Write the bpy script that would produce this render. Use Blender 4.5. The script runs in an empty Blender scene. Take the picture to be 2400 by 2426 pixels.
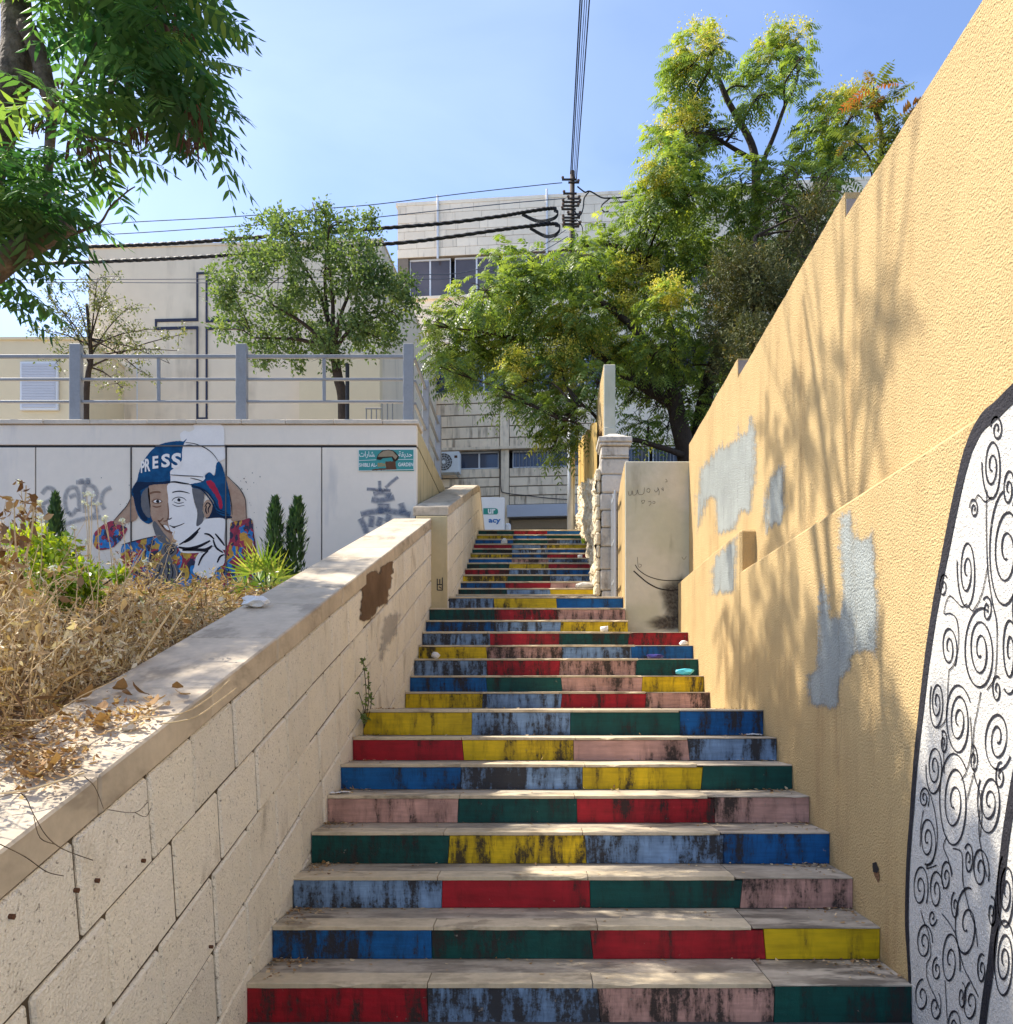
import bpy, math, random
import numpy as np
from mathutils import Vector, Matrix, noise as mnoise

rng = random.Random(7)
nrg = np.random.default_rng(11)
scene = bpy.context.scene
COL = scene.collection

# ---------------------------------------------------------------- camera
EYE = 1.40          # camera height above the lower street
FOC = 2000.0        # focal length in photograph pixels (photo is 2400 x 2426)
VPX, VPY = 1277.0, 1665.0   # vanishing point of the stair axis in the photograph
cam_data = bpy.data.cameras.new('camera')
cam = bpy.data.objects.new('camera', cam_data)
COL.objects.link(cam)
cam.location = (0, 0, EYE)
cam.rotation_euler = (math.radians(90), 0, 0)
cam_data.sensor_width = 36.0
cam_data.lens = 36.0 * FOC / 2426.0
cam_data.shift_x = (1200 - VPX) / 2426.0
cam_data.shift_y = (VPY - 1213) / 2426.0
cam_data.clip_start = 0.05
cam_data.clip_end = 3000
scene.camera = cam

# ---------------------------------------------------------------- light
SUN_DIR = Vector((-0.74, 0.27, 1.0)).normalized()
sun_elev = math.asin(SUN_DIR.z)
sun_az = math.atan2(SUN_DIR.x, SUN_DIR.y)     # from +Y towards +X
world = bpy.data.worlds.new('World')
scene.world = world
world.use_nodes = True
wn = world.node_tree
wn.nodes.clear()
sky = wn.nodes.new('ShaderNodeTexSky')
sky.sky_type = 'NISHITA'
sky.sun_disc = False
sky.sun_elevation = sun_elev
sky.sun_rotation = sun_az
sky.altitude = 800
sky.air_density = 0.6
sky.dust_density = 1.5
sky.ozone_density = 2.2
wbg = wn.nodes.new('ShaderNodeBackground')
wbg.inputs['Strength'].default_value = 0.12
wout = wn.nodes.new('ShaderNodeOutputWorld')
# thin high cloud veils
wtc = wn.nodes.new('ShaderNodeTexCoord')
wmp = wn.nodes.new('ShaderNodeMapping')
wmp.inputs['Scale'].default_value = (1.2, 1.2, 4.5)
wmp.inputs['Rotation'].default_value = (0.25, 0.3, 0.4)
wno = wn.nodes.new('ShaderNodeTexNoise')
wno.inputs['Scale'].default_value = 1.6
wno.inputs['Detail'].default_value = 7
wno.inputs['Distortion'].default_value = 0.6
wrp = wn.nodes.new('ShaderNodeMapRange')
wrp.inputs[1].default_value = 0.42; wrp.inputs[2].default_value = 0.85
wrp.inputs[3].default_value = 0.0; wrp.inputs[4].default_value = 0.12
wmx = wn.nodes.new('ShaderNodeMixRGB')
wmx.inputs[2].default_value = (5.2, 5.8, 6.8, 1)
wn.links.new(wtc.outputs['Generated'], wmp.inputs['Vector'])
wn.links.new(wmp.outputs['Vector'], wno.inputs['Vector'])
wn.links.new(wno.outputs['Fac'], wrp.inputs[0])
wn.links.new(wrp.outputs[0], wmx.inputs[0])
wn.links.new(sky.outputs[0], wmx.inputs[1])
wn.links.new(wmx.outputs[0], wbg.inputs['Color'])
wn.links.new(wbg.outputs[0], wout.inputs['Surface'])

sun_data = bpy.data.lights.new('sun', 'SUN')
sun_data.energy = 2.4
sun_data.angle = math.radians(0.53)
sun_data.color = (1.0, 0.94, 0.84)
sun = bpy.data.objects.new('sun', sun_data)
sun.rotation_euler = SUN_DIR.to_track_quat('Z', 'Y').to_euler()
sun.location = SUN_DIR * 60
COL.objects.link(sun)

scene.view_settings.view_transform = 'Standard'
scene.view_settings.look = 'None'
scene.view_settings.exposure = 1.85
scene.view_settings.gamma = 1.0
scene.view_settings.use_curve_mapping = False
scene.cycles.max_bounces = 5
scene.cycles.diffuse_bounces = 3
scene.cycles.glossy_bounces = 2
scene.cycles.transmission_bounces = 4
scene.cycles.transparent_max_bounces = 8

# ---------------------------------------------------------------- helpers
def P(px, py, Y):
    """photo pixel at depth Y -> point in the place"""
    return Vector(((px - VPX) * Y / FOC, Y, EYE + (VPY - py) * Y / FOC))
def PX(px, py, X):
    """photo pixel on the vertical plane x = X"""
    Y = X * FOC / (px - VPX)
    return Vector((X, Y, EYE + (VPY - py) * Y / FOC))

def s2l(r, g, b):
    f = lambda c: (c / 255 / 12.92) if c / 255 <= 0.04045 else ((c / 255 + 0.055) / 1.055) ** 2.4
    return (f(r), f(g), f(b), 1.0)

class MB:
    def __init__(s):
        s.v = []; s.f = []
    def add(s, vs, fs):
        o = len(s.v); s.v += [tuple(p) for p in vs]; s.f += [tuple(i + o for i in f) for f in fs]; return s
    def box(s, x0, x1, y0, y1, z0, z1):
        vs = [(x, y, z) for z in (z0, z1) for y in (y0, y1) for x in (x0, x1)]
        return s.add(vs, [(0, 2, 3, 1), (4, 5, 7, 6), (0, 1, 5, 4), (2, 6, 7, 3), (0, 4, 6, 2), (1, 3, 7, 5)])
    def bbox(s, x0, x1, y0, y1, z0, z1, b=0.008, fn=None):
        """box with bevelled edges; fn maps every vertex (for slanted blocks)"""
        lo = (x0, y0, z0); hi = (x1, y1, z1)
        idx = {}; vs = []
        for cx in (0, 1):
            for cy in (0, 1):
                for cz in (0, 1):
                    c = (cx, cy, cz)
                    for ax in range(3):
                        p = []
                        for a in range(3):
                            e = hi[a] if c[a] else lo[a]
                            if a != ax: e += -b if c[a] else b
                            p.append(e)
                        idx[(c, ax)] = len(vs); vs.append(tuple(p))
        fs = []
        for ax in range(3):
            a1, a2 = (ax + 1) % 3, (ax + 2) % 3
            for sd in (0, 1):
                q = []
                for (i, j) in ((0, 0), (1, 0), (1, 1), (0, 1)):
                    c = [0, 0, 0]; c[ax] = sd; c[a1] = i; c[a2] = j
                    q.append(idx[(tuple(c), ax)])
                fs.append(tuple(q if sd else q[::-1]))
        for ax in range(3):
            a1, a2 = (ax + 1) % 3, (ax + 2) % 3
            for i in (0, 1):
                for j in (0, 1):
                    c0 = [0, 0, 0]; c1 = [0, 0, 0]
                    c0[ax] = 0; c1[ax] = 1
                    for c in (c0, c1): c[a1] = i; c[a2] = j
                    c0 = tuple(c0); c1 = tuple(c1)
                    q = (idx[(c0, a1)], idx[(c1, a1)], idx[(c1, a2)], idx[(c0, a2)])
                    fs.append(q if (i ^ j) == 0 else q[::-1])
        for cx in (0, 1):
            for cy in (0, 1):
                for cz in (0, 1):
                    c = (cx, cy, cz)
                    t = (idx[(c, 0)], idx[(c, 1)], idx[(c, 2)])
                    fs.append(t if (cx ^ cy ^ cz) else t[::-1])
        if fn: vs = [fn(*p) for p in vs]
        return s.add(vs, fs)
    def poly(s, pts):
        return s.add(pts, [tuple(range(len(pts)))])
    def prism(s, pts, off):
        """closed polygon extruded by vector off"""
        n = len(pts); a = [tuple(p) for p in pts]; b = [tuple(Vector(p) + Vector(off)) for p in pts]
        fs = [tuple(range(n)), tuple(range(2 * n - 1, n - 1, -1))]
        fs += [(i, n + i, n + (i + 1) % n, (i + 1) % n) for i in range(n)]
        return s.add(a + b, fs)
    def tube(s, pts, rad, n=6, cap=True):
        pts = [Vector(p) for p in pts]
        if not hasattr(rad, '__len__'): rad = [rad] * len(pts)
        vs = []; fs = []
        ref = Vector((0.31, 0.87, 0.2)).normalized()
        for i, p in enumerate(pts):
            t = (pts[min(i + 1, len(pts) - 1)] - pts[max(i - 1, 0)])
            t = t.normalized() if t.length > 1e-9 else Vector((0, 0, 1))
            a = t.cross(ref)
            if a.length < 0.15: a = t.cross(Vector((1, 0, 0)))
            a.normalize(); b = t.cross(a)
            for k in range(n):
                w = 2 * math.pi * k / n
                vs.append(p + (a * math.cos(w) + b * math.sin(w)) * rad[i])
        for i in range(len(pts) - 1):
            for k in range(n):
                fs.append((i * n + k, i * n + (k + 1) % n, (i + 1) * n + (k + 1) % n, (i + 1) * n + k))
        if cap:
            fs.append(tuple(range(n - 1, -1, -1))); fs.append(tuple(range((len(pts) - 1) * n, len(pts) * n)))
        return s.add(vs, fs)
    def ribbon(s, pts, wid, nrm, closed=False):
        """flat stroke of a given width lying in the plane with normal nrm"""
        pts = [Vector(p) for p in pts]; nrm = Vector(nrm)
        if not hasattr(wid, '__len__'): wid = [wid] * len(pts)
        vs = []; n = len(pts)
        for i, p in enumerate(pts):
            t = pts[(i + 1) % n if closed else min(i + 1, n - 1)] - pts[(i - 1) % n if closed else max(i - 1, 0)]
            sd = nrm.cross(t)
            sd = sd.normalized() if sd.length > 1e-9 else Vector((0, 0, 1))
            vs += [p + sd * wid[i] / 2, p - sd * wid[i] / 2]
        m = n if closed else n - 1
        fs = [(2 * i, 2 * ((i + 1) % n), 2 * ((i + 1) % n) + 1, 2 * i + 1) for i in range(m)]
        return s.add(vs, fs)
    def build(s, name, mat, parent=None, smooth=False, world=True):
        me = bpy.data.meshes.new(name)
        me.from_pydata(s.v, [], s.f)
        return link(name, me, mat, parent, smooth, world)

def link(name, me, mat, parent=None, smooth=False, world=True):
    if mat is not None:
        me.materials.append(mat)
    if smooth:
        me.polygons.foreach_set('use_smooth', [True] * len(me.polygons))
    o = bpy.data.objects.new(name, me)
    COL.objects.link(o)
    if parent is not None:
        o.parent = parent
        if world and parent.type == 'EMPTY':
            o.matrix_parent_inverse = Matrix.Translation(-Vector(parent.location))
    return o

def big_mesh(name, V, F, mat, parent=None, tint=None, smooth=False):
    """quads from numpy arrays, with an optional per-face 'tint' attribute"""
    me = bpy.data.meshes.new(name)
    nv, nf = len(V), len(F)
    k = F.shape[1]
    me.vertices.add(nv); me.vertices.foreach_set('co', np.ascontiguousarray(V, dtype=np.float32).ravel())
    me.loops.add(nf * k); me.loops.foreach_set('vertex_index', np.ascontiguousarray(F, dtype=np.int32).ravel())
    me.polygons.add(nf)
    me.polygons.foreach_set('loop_start', np.arange(0, nf * k, k, dtype=np.int32))
    try: me.polygons.foreach_set('loop_total', np.full(nf, k, dtype=np.int32))
    except Exception: pass
    me.update(calc_edges=True)
    if tint is not None:
        at = me.attributes.new('tint', 'FLOAT', 'FACE')
        at.data.foreach_set('value', np.ascontiguousarray(tint, dtype=np.float32))
    return link(name, me, mat, parent, smooth)

def tag(o, label=None, cat=None, group=None, kind=None):
    if label: o['label'] = label
    if cat: o['category'] = cat
    if group: o['group'] = group
    if kind: o['kind'] = kind
    return o
def thing(name, label, cat, loc=(0, 0, 0), group=None, kind=None, rotz=0.0):
    o = bpy.data.objects.new(name, None)
    o.empty_display_size = 0.2
    COL.objects.link(o)
    o.location = loc; o.rotation_euler = (0, 0, rotz)
    return tag(o, label, cat, group, kind)
def catmull(pts, n=6, closed=False):
    pts = [Vector(p) for p in pts]; out = []
    m = len(pts)
    for i in range(m if closed else m - 1):
        if closed:
            p0, p1, p2, p3 = pts[(i - 1) % m], pts[i], pts[(i + 1) % m], pts[(i + 2) % m]
        else:
            p0, p1, p2, p3 = pts[max(i - 1, 0)], pts[i], pts[i + 1], pts[min(i + 2, m - 1)]
        for k in range(n):
            t = k / n
            out.append(0.5 * ((2 * p1) + (p2 - p0) * t + (2 * p0 - 5 * p1 + 4 * p2 - p3) * t * t + (3 * p1 - p0 - 3 * p2 + p3) * t ** 3))
    if not closed: out.append(pts[-1])
    return out

# ---------------------------------------------------------------- materials
class NT:
    def __init__(s, name):
        s.m = bpy.data.materials.new(name); s.m.use_nodes = True
        s.t = s.m.node_tree; s.t.nodes.clear()
        s.out = s.n('ShaderNodeOutputMaterial')
    def n(s, typ, ins=None, **kw):
        nd = s.t.nodes.new(typ)
        for k, v in kw.items(): setattr(nd, k, v)
        for k, v in (ins or {}).items():
            if isinstance(v, bpy.types.NodeSocket): s.t.links.new(v, nd.inputs[k])
            else:
                if hasattr(v, '__len__'): v = tuple(v)[:len(nd.inputs[k].default_value)]
                nd.inputs[k].default_value = v
        return nd
    def l(s, a, b): s.t.links.new(a, b)
    def math(s, op, a, b=0.0, clamp=False):
        return s.n('ShaderNodeMath', {0: a, 1: b}, operation=op, use_clamp=clamp).outputs[0]
    def mix(s, fac, a, b, blend='MIX'):
        return s.n('ShaderNodeMixRGB', {0: fac, 1: a, 2: b}, blend_type=blend).outputs[0]
    def rng(s, v, a, b, c=0.0, d=1.0, smooth=False):
        nd = s.n('ShaderNodeMapRange', {0: v, 1: a, 2: b, 3: c, 4: d}, clamp=True)
        if smooth: nd.interpolation_type = 'SMOOTHSTEP'
        return nd.outputs[0]
    def noise(s, vec, scale, detail=5, rough=0.55, dist=0.0):
        return s.n('ShaderNodeTexNoise', {'Vector': vec, 'Scale': scale, 'Detail': detail, 'Roughness': rough, 'Distortion': dist}).outputs['Fac']

def surf(name, col, rough=0.85, var=0.18, vs=2.5, bump=0.4, bs=45.0, bd=0.006, spec=0.25, col2=None, grime=None,
         gs=(7, 7, 1.2), gthr=(0.52, 0.72), gamt=0.7, objvar=0.0, shift=0.0, speck=0.0, speck_col=(0.05, 0.045, 0.04, 1), metal=0.0, bump2=0.0, bs2=8.0):
    """general weathered surface"""
    m = NT(name)
    pos = m.n('ShaderNodeNewGeometry').outputs['Position']
    oi = m.n('ShaderNodeObjectInfo')
    if shift:
        sc = m.n('ShaderNodeVectorMath', {0: (37.0, 53.0, 19.0), 3: m.math('MULTIPLY', oi.outputs['Random'], shift)}, operation='SCALE')
        pos = m.n('ShaderNodeVectorMath', {0: pos, 1: sc.outputs[0]}, operation='ADD').outputs[0]
    n1 = m.noise(pos, vs, 4, 0.6)
    n2 = m.noise(pos, vs * 7.3, 3, 0.6)
    c = col
    if col2 is not None:
        c = m.mix(m.rng(n1, 0.38, 0.62, smooth=True), col, col2)
    f = m.math('ADD', m.math('MULTIPLY', m.math('SUBTRACT', n1, 0.5), var * 2.6), m.math('MULTIPLY', m.math('SUBTRACT', n2, 0.5), var * 1.6))
    if objvar:
        f = m.math('ADD', f, m.math('MULTIPLY', m.math('SUBTRACT', oi.outputs['Random'], 0.5), objvar * 2))
    f = m.math('ADD', f, 1.0)
    c = m.n('ShaderNodeVectorMath', {0: c, 3: f}, operation='SCALE').outputs[0]
    if speck:
        sp = m.noise(pos, 62.0, 3, 0.65)
        c = m.mix(m.rng(sp, 0.60, 0.70, 0, speck), c, speck_col)
    if grime is not None:
        mp = m.n('ShaderNodeMapping', {'Vector': pos, 'Scale': gs}).outputs[0]
        g = m.noise(mp, 1.0, 4, 0.65)
        g = m.math('MULTIPLY', m.rng(g, gthr[0], gthr[1], smooth=True), m.rng(m.noise(pos, 1.3, 3), 0.35, 0.62))
        c = m.mix(m.math('MULTIPLY', g, gamt), c, grime)
    b = m.n('ShaderNodeBsdfPrincipled', {'Base Color': c, 'Roughness': rough, 'Specular IOR Level': spec, 'Metallic': metal})
    if bump:
        h = m.noise(pos, bs, 2, 0.6)
        bn = m.n('ShaderNodeBump', {'Strength': bump, 'Distance': bd, 'Height': h})
        if bump2:
            bn2 = m.n('ShaderNodeBump', {'Strength': bump2, 'Distance': 0.02, 'Height': m.noise(pos, bs2, 4, 0.55), 'Normal': bn.outputs[0]})
            bn = bn2
        m.l(bn.outputs[0], b.inputs['Normal'])
    m.l(b.outputs[0], m.out.inputs[0])
    return m.m

def flat(name, col, rough=0.6, metal=0.0, spec=0.4, var=0.06):
    return surf(name, col, rough=rough, var=var, vs=4, bump=0.08, bs=120, bd=0.002, spec=spec, metal=metal)

def riser_paint(name, col, dirt=(0.034, 0.028, 0.023, 1), lo=0.50):
    m = NT(name)
    pos = m.n('ShaderNodeNewGeometry').outputs['Position']
    rnd = m.n('ShaderNodeObjectInfo').outputs['Random']
    sc = m.n('ShaderNodeVectorMath', {0: (31.0, 17.0, 43.0), 3: rnd}, operation='SCALE').outputs[0]
    q = m.n('ShaderNodeVectorMath', {0: pos, 1: sc}, operation='ADD').outputs[0]
    q = m.n('ShaderNodeVectorMath', {0: q, 3: m.rng(rnd, 0.0, 1.0, 0.62, 1.35)}, operation='SCALE').outputs[0]
    streak = m.noise(m.n('ShaderNodeMapping', {'Vector': q, 'Scale': (13, 3, 2.6)}).outputs[0], 1.0, 5, 0.7)
    broad = m.noise(q, 2.3, 3, 0.6)
    fine = m.noise(q, 46.0, 4, 0.75)
    amt = m.math('ADD', m.math('MULTIPLY', streak, 0.62), m.math('MULTIPLY', broad, 0.40))
    amt = m.math('ADD', amt, m.math('MULTIPLY', m.math('SUBTRACT', rnd, 0.5), 0.10))
    amt2 = m.math('ADD', amt, m.math('MULTIPLY', m.math('SUBTRACT', fine, 0.5), 0.30))
    soft = m.rng(amt, lo - 0.05, lo + 0.10, 0.0, 0.62, smooth=True)
    msk = m.rng(amt2, lo + 0.045, lo + 0.115, 0.0, 0.9)
    tone = m.math('ADD', m.math('MULTIPLY', m.noise(q, 6.0, 3, 0.6), 0.6), m.math('MULTIPLY', m.noise(m.n('ShaderNodeMapping', {'Vector': q, 'Scale': (5, 5, 60)}).outputs[0], 1.0, 3, 0.6), 0.4))
    c = m.n('ShaderNodeVectorMath', {0: col, 3: m.rng(tone, 0.32, 0.68, 0.62, 1.28)}, operation='SCALE').outputs[0]
    dk = m.n('ShaderNodeVectorMath', {0: m.mix(0.35, col, dirt), 3: 0.32}, operation='SCALE').outputs[0]
    c = m.mix(soft, c, dk)
    c = m.mix(msk, c, dirt)
    # bare pale chips of stone
    chip = m.math('MULTIPLY', m.rng(m.noise(q, 23.0, 4, 0.6), 0.70, 0.73), 0.65)
    c = m.mix(chip, c, (0.30, 0.26, 0.21, 1))
    b = m.n('ShaderNodeBsdfPrincipled', {'Base Color': c, 'Roughness': m.rng(msk, 0, 1, 0.55, 0.9), 'Specular IOR Level': 0.3})
    bn = m.n('ShaderNodeBump', {'Strength': 0.6, 'Distance': 0.006, 'Height': m.math('ADD', m.noise(q, 26.0, 6, 0.65), m.math('MULTIPLY', msk, -0.3))})
    m.l(bn.outputs[0], b.inputs['Normal']); m.l(b.outputs[0], m.out.inputs[0])
    return m.m

def leaf_mat(name, c0, c1, c2, rough=0.42, trans=0.35, spec=0.5):
    """leaf colours run c0..c1..c2 with the per-leaf tint"""
    m = NT(name)
    at = m.n('ShaderNodeAttribute', attribute_name='tint').outputs['Fac']
    c = m.mix(m.rng(at, 0.0, 0.55), c0, c1)
    c = m.mix(m.rng(at, 0.6, 1.0), c, c2)
    b = m.n('ShaderNodeBsdfPrincipled', {'Base Color': c, 'Roughness': rough, 'Specular IOR Level': spec})
    tc = m.n('ShaderNodeVectorMath', {0: c, 1: (1.45, 1.5, 0.6)}, operation='MULTIPLY').outputs[0]
    t = m.n('ShaderNodeBsdfTranslucent', {'Color': tc})
    mx = m.n('ShaderNodeMixShader', {0: trans, 1: b.outputs[0], 2: t.outputs[0]})
    m.l(mx.outputs[0], m.out.inputs[0])
    return m.m

def glass_mat(name, col, rough=0.08):
    m = NT(name)
    pos = m.n('ShaderNodeNewGeometry').outputs['Position']
    n1 = m.noise(pos, 0.7, 4)
    c = m.n('ShaderNodeVectorMath', {0: col, 3: m.rng(n1, 0.3, 0.7, 0.7, 1.3)}, operation='SCALE').outputs[0]
    b = m.n('ShaderNodeBsdfPrincipled', {'Base Color': c, 'Roughness': rough, 'Specular IOR Level': 0.6})
    m.l(b.outputs[0], m.out.inputs[0])
    return m.m

def spray_mat(name, col, dens=0.75):
    """soft-edged spray paint: 'edge' attribute runs -1..1 across the stroke"""
    m = NT(name)
    at = m.n('ShaderNodeAttribute', attribute_name='edge').outputs['Fac']
    pos = m.n('ShaderNodeNewGeometry').outputs['Position']
    a = m.math('SUBTRACT', 1.0, m.math('ABSOLUTE', at))
    a = m.rng(a, 0.0, 0.75, 0.0, dens, smooth=True)
    a = m.math('MULTIPLY', a, m.rng(m.noise(pos, 30.0, 4), 0.25, 0.6, 0.6, 1.0))
    b = m.n('ShaderNodeBsdfPrincipled', {'Base Color': col, 'Roughness': 0.8})
    t = m.n('ShaderNodeBsdfTransparent')
    mx = m.n('ShaderNodeMixShader', {0: a, 1: t.outputs[0], 2: b.outputs[0]})
    m.l(mx.outputs[0], m.out.inputs[0])
    return m.m

def wall_paint(name, col, holes=0.0, bump=0.9, bs=70.0, bd=0.008, rough=0.85, var=0.1, hs=40.0):
    """paint on stucco; 'holes' lets bits of the wall show through a worn coat"""
    m = NT(name)
    pos = m.n('ShaderNodeNewGeometry').outputs['Position']
    n1 = m.noise(pos, 3.0, 6, 0.6)
    c = m.n('ShaderNodeVectorMath', {0: col, 3: m.rng(n1, 0.3, 0.7, 1 - var, 1 + var)}, operation='SCALE').outputs[0]
    b = m.n('ShaderNodeBsdfPrincipled', {'Base Color': c, 'Roughness': rough, 'Specular IOR Level': 0.25})
    bn = m.n('ShaderNodeBump', {'Strength': bump, 'Distance': bd, 'Height': m.noise(pos, bs, 4, 0.6)})
    m.l(bn.outputs[0], b.inputs['Normal'])
    if holes:
        a = m.rng(m.noise(pos, hs, 6, 0.7), 0.5 + 0.2 * (1 - holes), 0.56 + 0.2 * (1 - holes))
        t = m.n('ShaderNodeBsdfTransparent')
        mx = m.n('ShaderNodeMixShader', {0: a, 1: b.outputs[0], 2: t.outputs[0]})
        m.l(mx.outputs[0], m.out.inputs[0])
    else:
        m.l(b.outputs[0], m.out.inputs[0])
    return m.m

def soft_paint(name, col, dens=1.0, gs=(9, 9, 1.6), bs=85.0, bd=0.015, bump=1.0, var=0.14):
    """brushed coat that thins out towards its rim ('edge' 0 inside .. 1 at the rim)"""
    m = NT(name)
    at = m.n('ShaderNodeAttribute', attribute_name='edge').outputs['Fac']
    pos = m.n('ShaderNodeNewGeometry').outputs['Position']
    st = m.noise(m.n('ShaderNodeMapping', {'Vector': pos, 'Scale': gs}).outputs[0], 1.0, 4, 0.6)
    fi = m.noise(pos, 70.0, 2, 0.6)
    a = m.math('ADD', m.math('SUBTRACT', 1.0, at), m.math('ADD', m.math('MULTIPLY', m.math('SUBTRACT', st, 0.5), 1.5), m.math('MULTIPLY', m.math('SUBTRACT', fi, 0.5), 0.9)))
    a = m.rng(a, 0.15, 0.95, 0.0, dens, smooth=True)
    c = m.n('ShaderNodeVectorMath', {0: col, 3: m.rng(m.noise(pos, 3.0, 3, 0.6), 0.3, 0.7, 1 - var, 1 + var)}, operation='SCALE').outputs[0]
    b = m.n('ShaderNodeBsdfPrincipled', {'Base Color': c, 'Roughness': 0.88, 'Specular IOR Level': 0.2})
    bn = m.n('ShaderNodeBump', {'Strength': bump, 'Distance': bd, 'Height': m.noise(pos, bs, 2, 0.6)})
    m.l(bn.outputs[0], b.inputs['Normal'])
    mx_ = m.n('ShaderNodeMixShader', {0: a, 1: m.n('ShaderNodeBsdfTransparent').outputs[0], 2: b.outputs[0]})
    m.l(mx_.outputs[0], m.out.inputs[0])
    return m.m

def soft_patch(name, pts2, f, mat, parent, inset, step=3.0):
    """flat patch with a fading rim; pts2 is a 2-D outline, f lifts it onto the surface"""
    Q = np.array([tuple(q) for q in pts2], dtype=float); R = np.roll(Q, -1, 0)
    lo, hi = Q.min(0), Q.max(0)
    nx_, ny_ = int((hi[0] - lo[0]) / step) + 2, int((hi[1] - lo[1]) / step) + 2
    vs, ed, idx = [], [], {}
    for i in range(nx_):
        for j in range(ny_):
            x, y = lo[0] + i * step, lo[1] + j * step
            c = ((Q[:, 1] > y) != (R[:, 1] > y)) & (x < (R[:, 0] - Q[:, 0]) * (y - Q[:, 1]) / (R[:, 1] - Q[:, 1] + 1e-12) + Q[:, 0])
            if c.sum() % 2 == 0: continue
            d = R - Q; t = np.clip(((x - Q[:, 0]) * d[:, 0] + (y - Q[:, 1]) * d[:, 1]) / (np.sum(d * d, 1) + 1e-9), 0, 1)
            dist = np.sqrt(((Q[:, 0] + d[:, 0] * t - x) ** 2 + (Q[:, 1] + d[:, 1] * t - y) ** 2).min())
            idx[(i, j)] = len(vs); vs.append(f(x, y)); ed.append(1.0 - min(1.0, dist / inset))
    fs = [(idx[(i, j)], idx[(i + 1, j)], idx[(i + 1, j + 1)], idx[(i, j + 1)]) for (i, j) in idx if (i + 1, j) in idx and (i, j + 1) in idx and (i + 1, j + 1) in idx]
    mb = MB(); mb.add(vs, fs); o = mb.build(name, mat, parent)
    at = o.data.attributes.new('edge', 'FLOAT', 'POINT'); at.data.foreach_set('value', ed)
    return o

MAT = {}
MAT['stone_cream'] = surf('cream_stone', s2l(240, 230, 210), var=0.12, vs=2.2, bump=1.0, bs=95, bd=0.011, objvar=0.06, shift=1.0, col2=s2l(234, 225, 208),
                          speck=0.75, speck_col=(0.18, 0.14, 0.10, 1), grime=s2l(134, 114, 86), gs=(5, 5, 2.5), gamt=0.5)
MAT['coping'] = surf('coping_stone', s2l(196, 180, 156), var=0.22, vs=3.0, bump=0.3, bs=30, bd=0.006, objvar=0.05, shift=1.0, grime=s2l(116, 104, 90), gs=(6, 2, 6), gthr=(.46, .66), gamt=0.6)
MAT['joint'] = surf('mortar', s2l(84, 73, 58), var=0.2, vs=6, bump=0.4)
MAT['tread'] = surf('grey_tread', s2l(184, 170, 148), var=0.30, vs=3.2, bump=0.45, bs=50, bd=0.005, objvar=0.06, shift=0.6, grime=s2l(92, 82, 70), gs=(3, 9, 9), gthr=(0.42, 0.60), gamt=0.8)
MAT['nosing'] = surf('nosing_stone', s2l(206, 188, 156), var=0.24, vs=3.5, bump=0.3, bs=50, bd=0.004, objvar=0.08, shift=1.0, grime=s2l(112, 96, 76), gs=(5, 9, 9), gthr=(0.46, 0.64), gamt=0.7)
MAT['core'] = surf('old_concrete', s2l(120, 112, 100), var=0.2)
YEL = s2l(196, 167, 118)
MAT['stucco'] = surf('yellow_stucco', YEL, var=0.13, vs=0.9, bump=1.0, bs=85, bd=0.015, rough=0.9, spec=0.15, grime=s2l(146, 112, 72), gs=(3.2, 3.2, 0.45), gthr=(0.48, 0.75), gamt=0.5)
MAT['stucco_edge'] = surf('bare_wall_end', s2l(150, 138, 128), var=0.2, vs=5, bump=0.8, bs=40, bd=0.01)
MAT['plaster_grey'] = surf('grey_green_plaster', s2l(206, 198, 176), var=0.12, vs=1.3, bump=0.35, bs=40, bd=0.005, col2=s2l(188, 183, 156), grime=s2l(120, 110, 90), gs=(3, 3, 0.8), gthr=(0.55, 0.75), gamt=0.6)
MAT['mural_wall'] = surf('painted_grey_wall', s2l(236, 222, 202), var=0.06, vs=1.2, bump=0.12, bs=60, bd=0.003, rough=0.75, grime=s2l(190, 184, 178), gs=(3, 3, 0.6), gamt=0.5)
MAT['side_wall'] = surf('tan_side_wall', s2l(196, 178, 136), var=0.12, vs=1.6, bump=0.3, grime=s2l(120, 106, 78), gs=(5, 5, 0.9), gthr=(0.48, 0.7), gamt=0.7)
MAT['slab'] = surf('coping_slab', s2l(206, 192, 172), var=0.2, vs=4, bump=0.5, bs=30, bd=0.008, objvar=0.06, shift=1.0)
MAT['rail'] = surf('grey_rail_paint', s2l(148, 148, 148), rough=0.5, var=0.14, vs=5, bump=0.1, grime=s2l(112, 100, 88), gs=(5, 5, 2), gamt=.4)
MAT['soil'] = surf('dry_soil', s2l(120, 92, 60), var=0.35, vs=6, bump=1.0, bs=24, bd=0.03, col2=s2l(92, 70, 46))
MAT['asphalt'] = surf('asphalt', s2l(88, 86, 84), var=0.2, bump=0.5)
MAT['paving'] = surf('paving', s2l(150, 142, 130), var=0.2, bump=0.4)
MAT['terrace'] = surf('terrace_paving', s2l(176, 166, 150), var=0.15, bump=0.3)
MAT['bld_stone'] = surf('building_stone', s2l(242, 226, 200), var=0.12, vs=0.8, bump=0.3, bs=14, bd=0.01, objvar=0.07, shift=0.4, grime=s2l(92, 80, 66), gs=(5.5, 5.5, 0.55), gthr=(0.56, 0.74), gamt=0.4)
MAT['bld_stone_dirty'] = surf('streaked_building_stone', s2l(240, 218, 186), var=0.14, vs=0.8, bump=0.3, bs=14, bd=0.01, objvar=0.07, shift=0.15, grime=s2l(96, 76, 58), gs=(5.5, 5.5, 0.7), gthr=(0.46, 0.66), gamt=0.7)
MAT['bld_joint'] = surf('building_joint', s2l(128, 116, 102), var=0.2)
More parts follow.
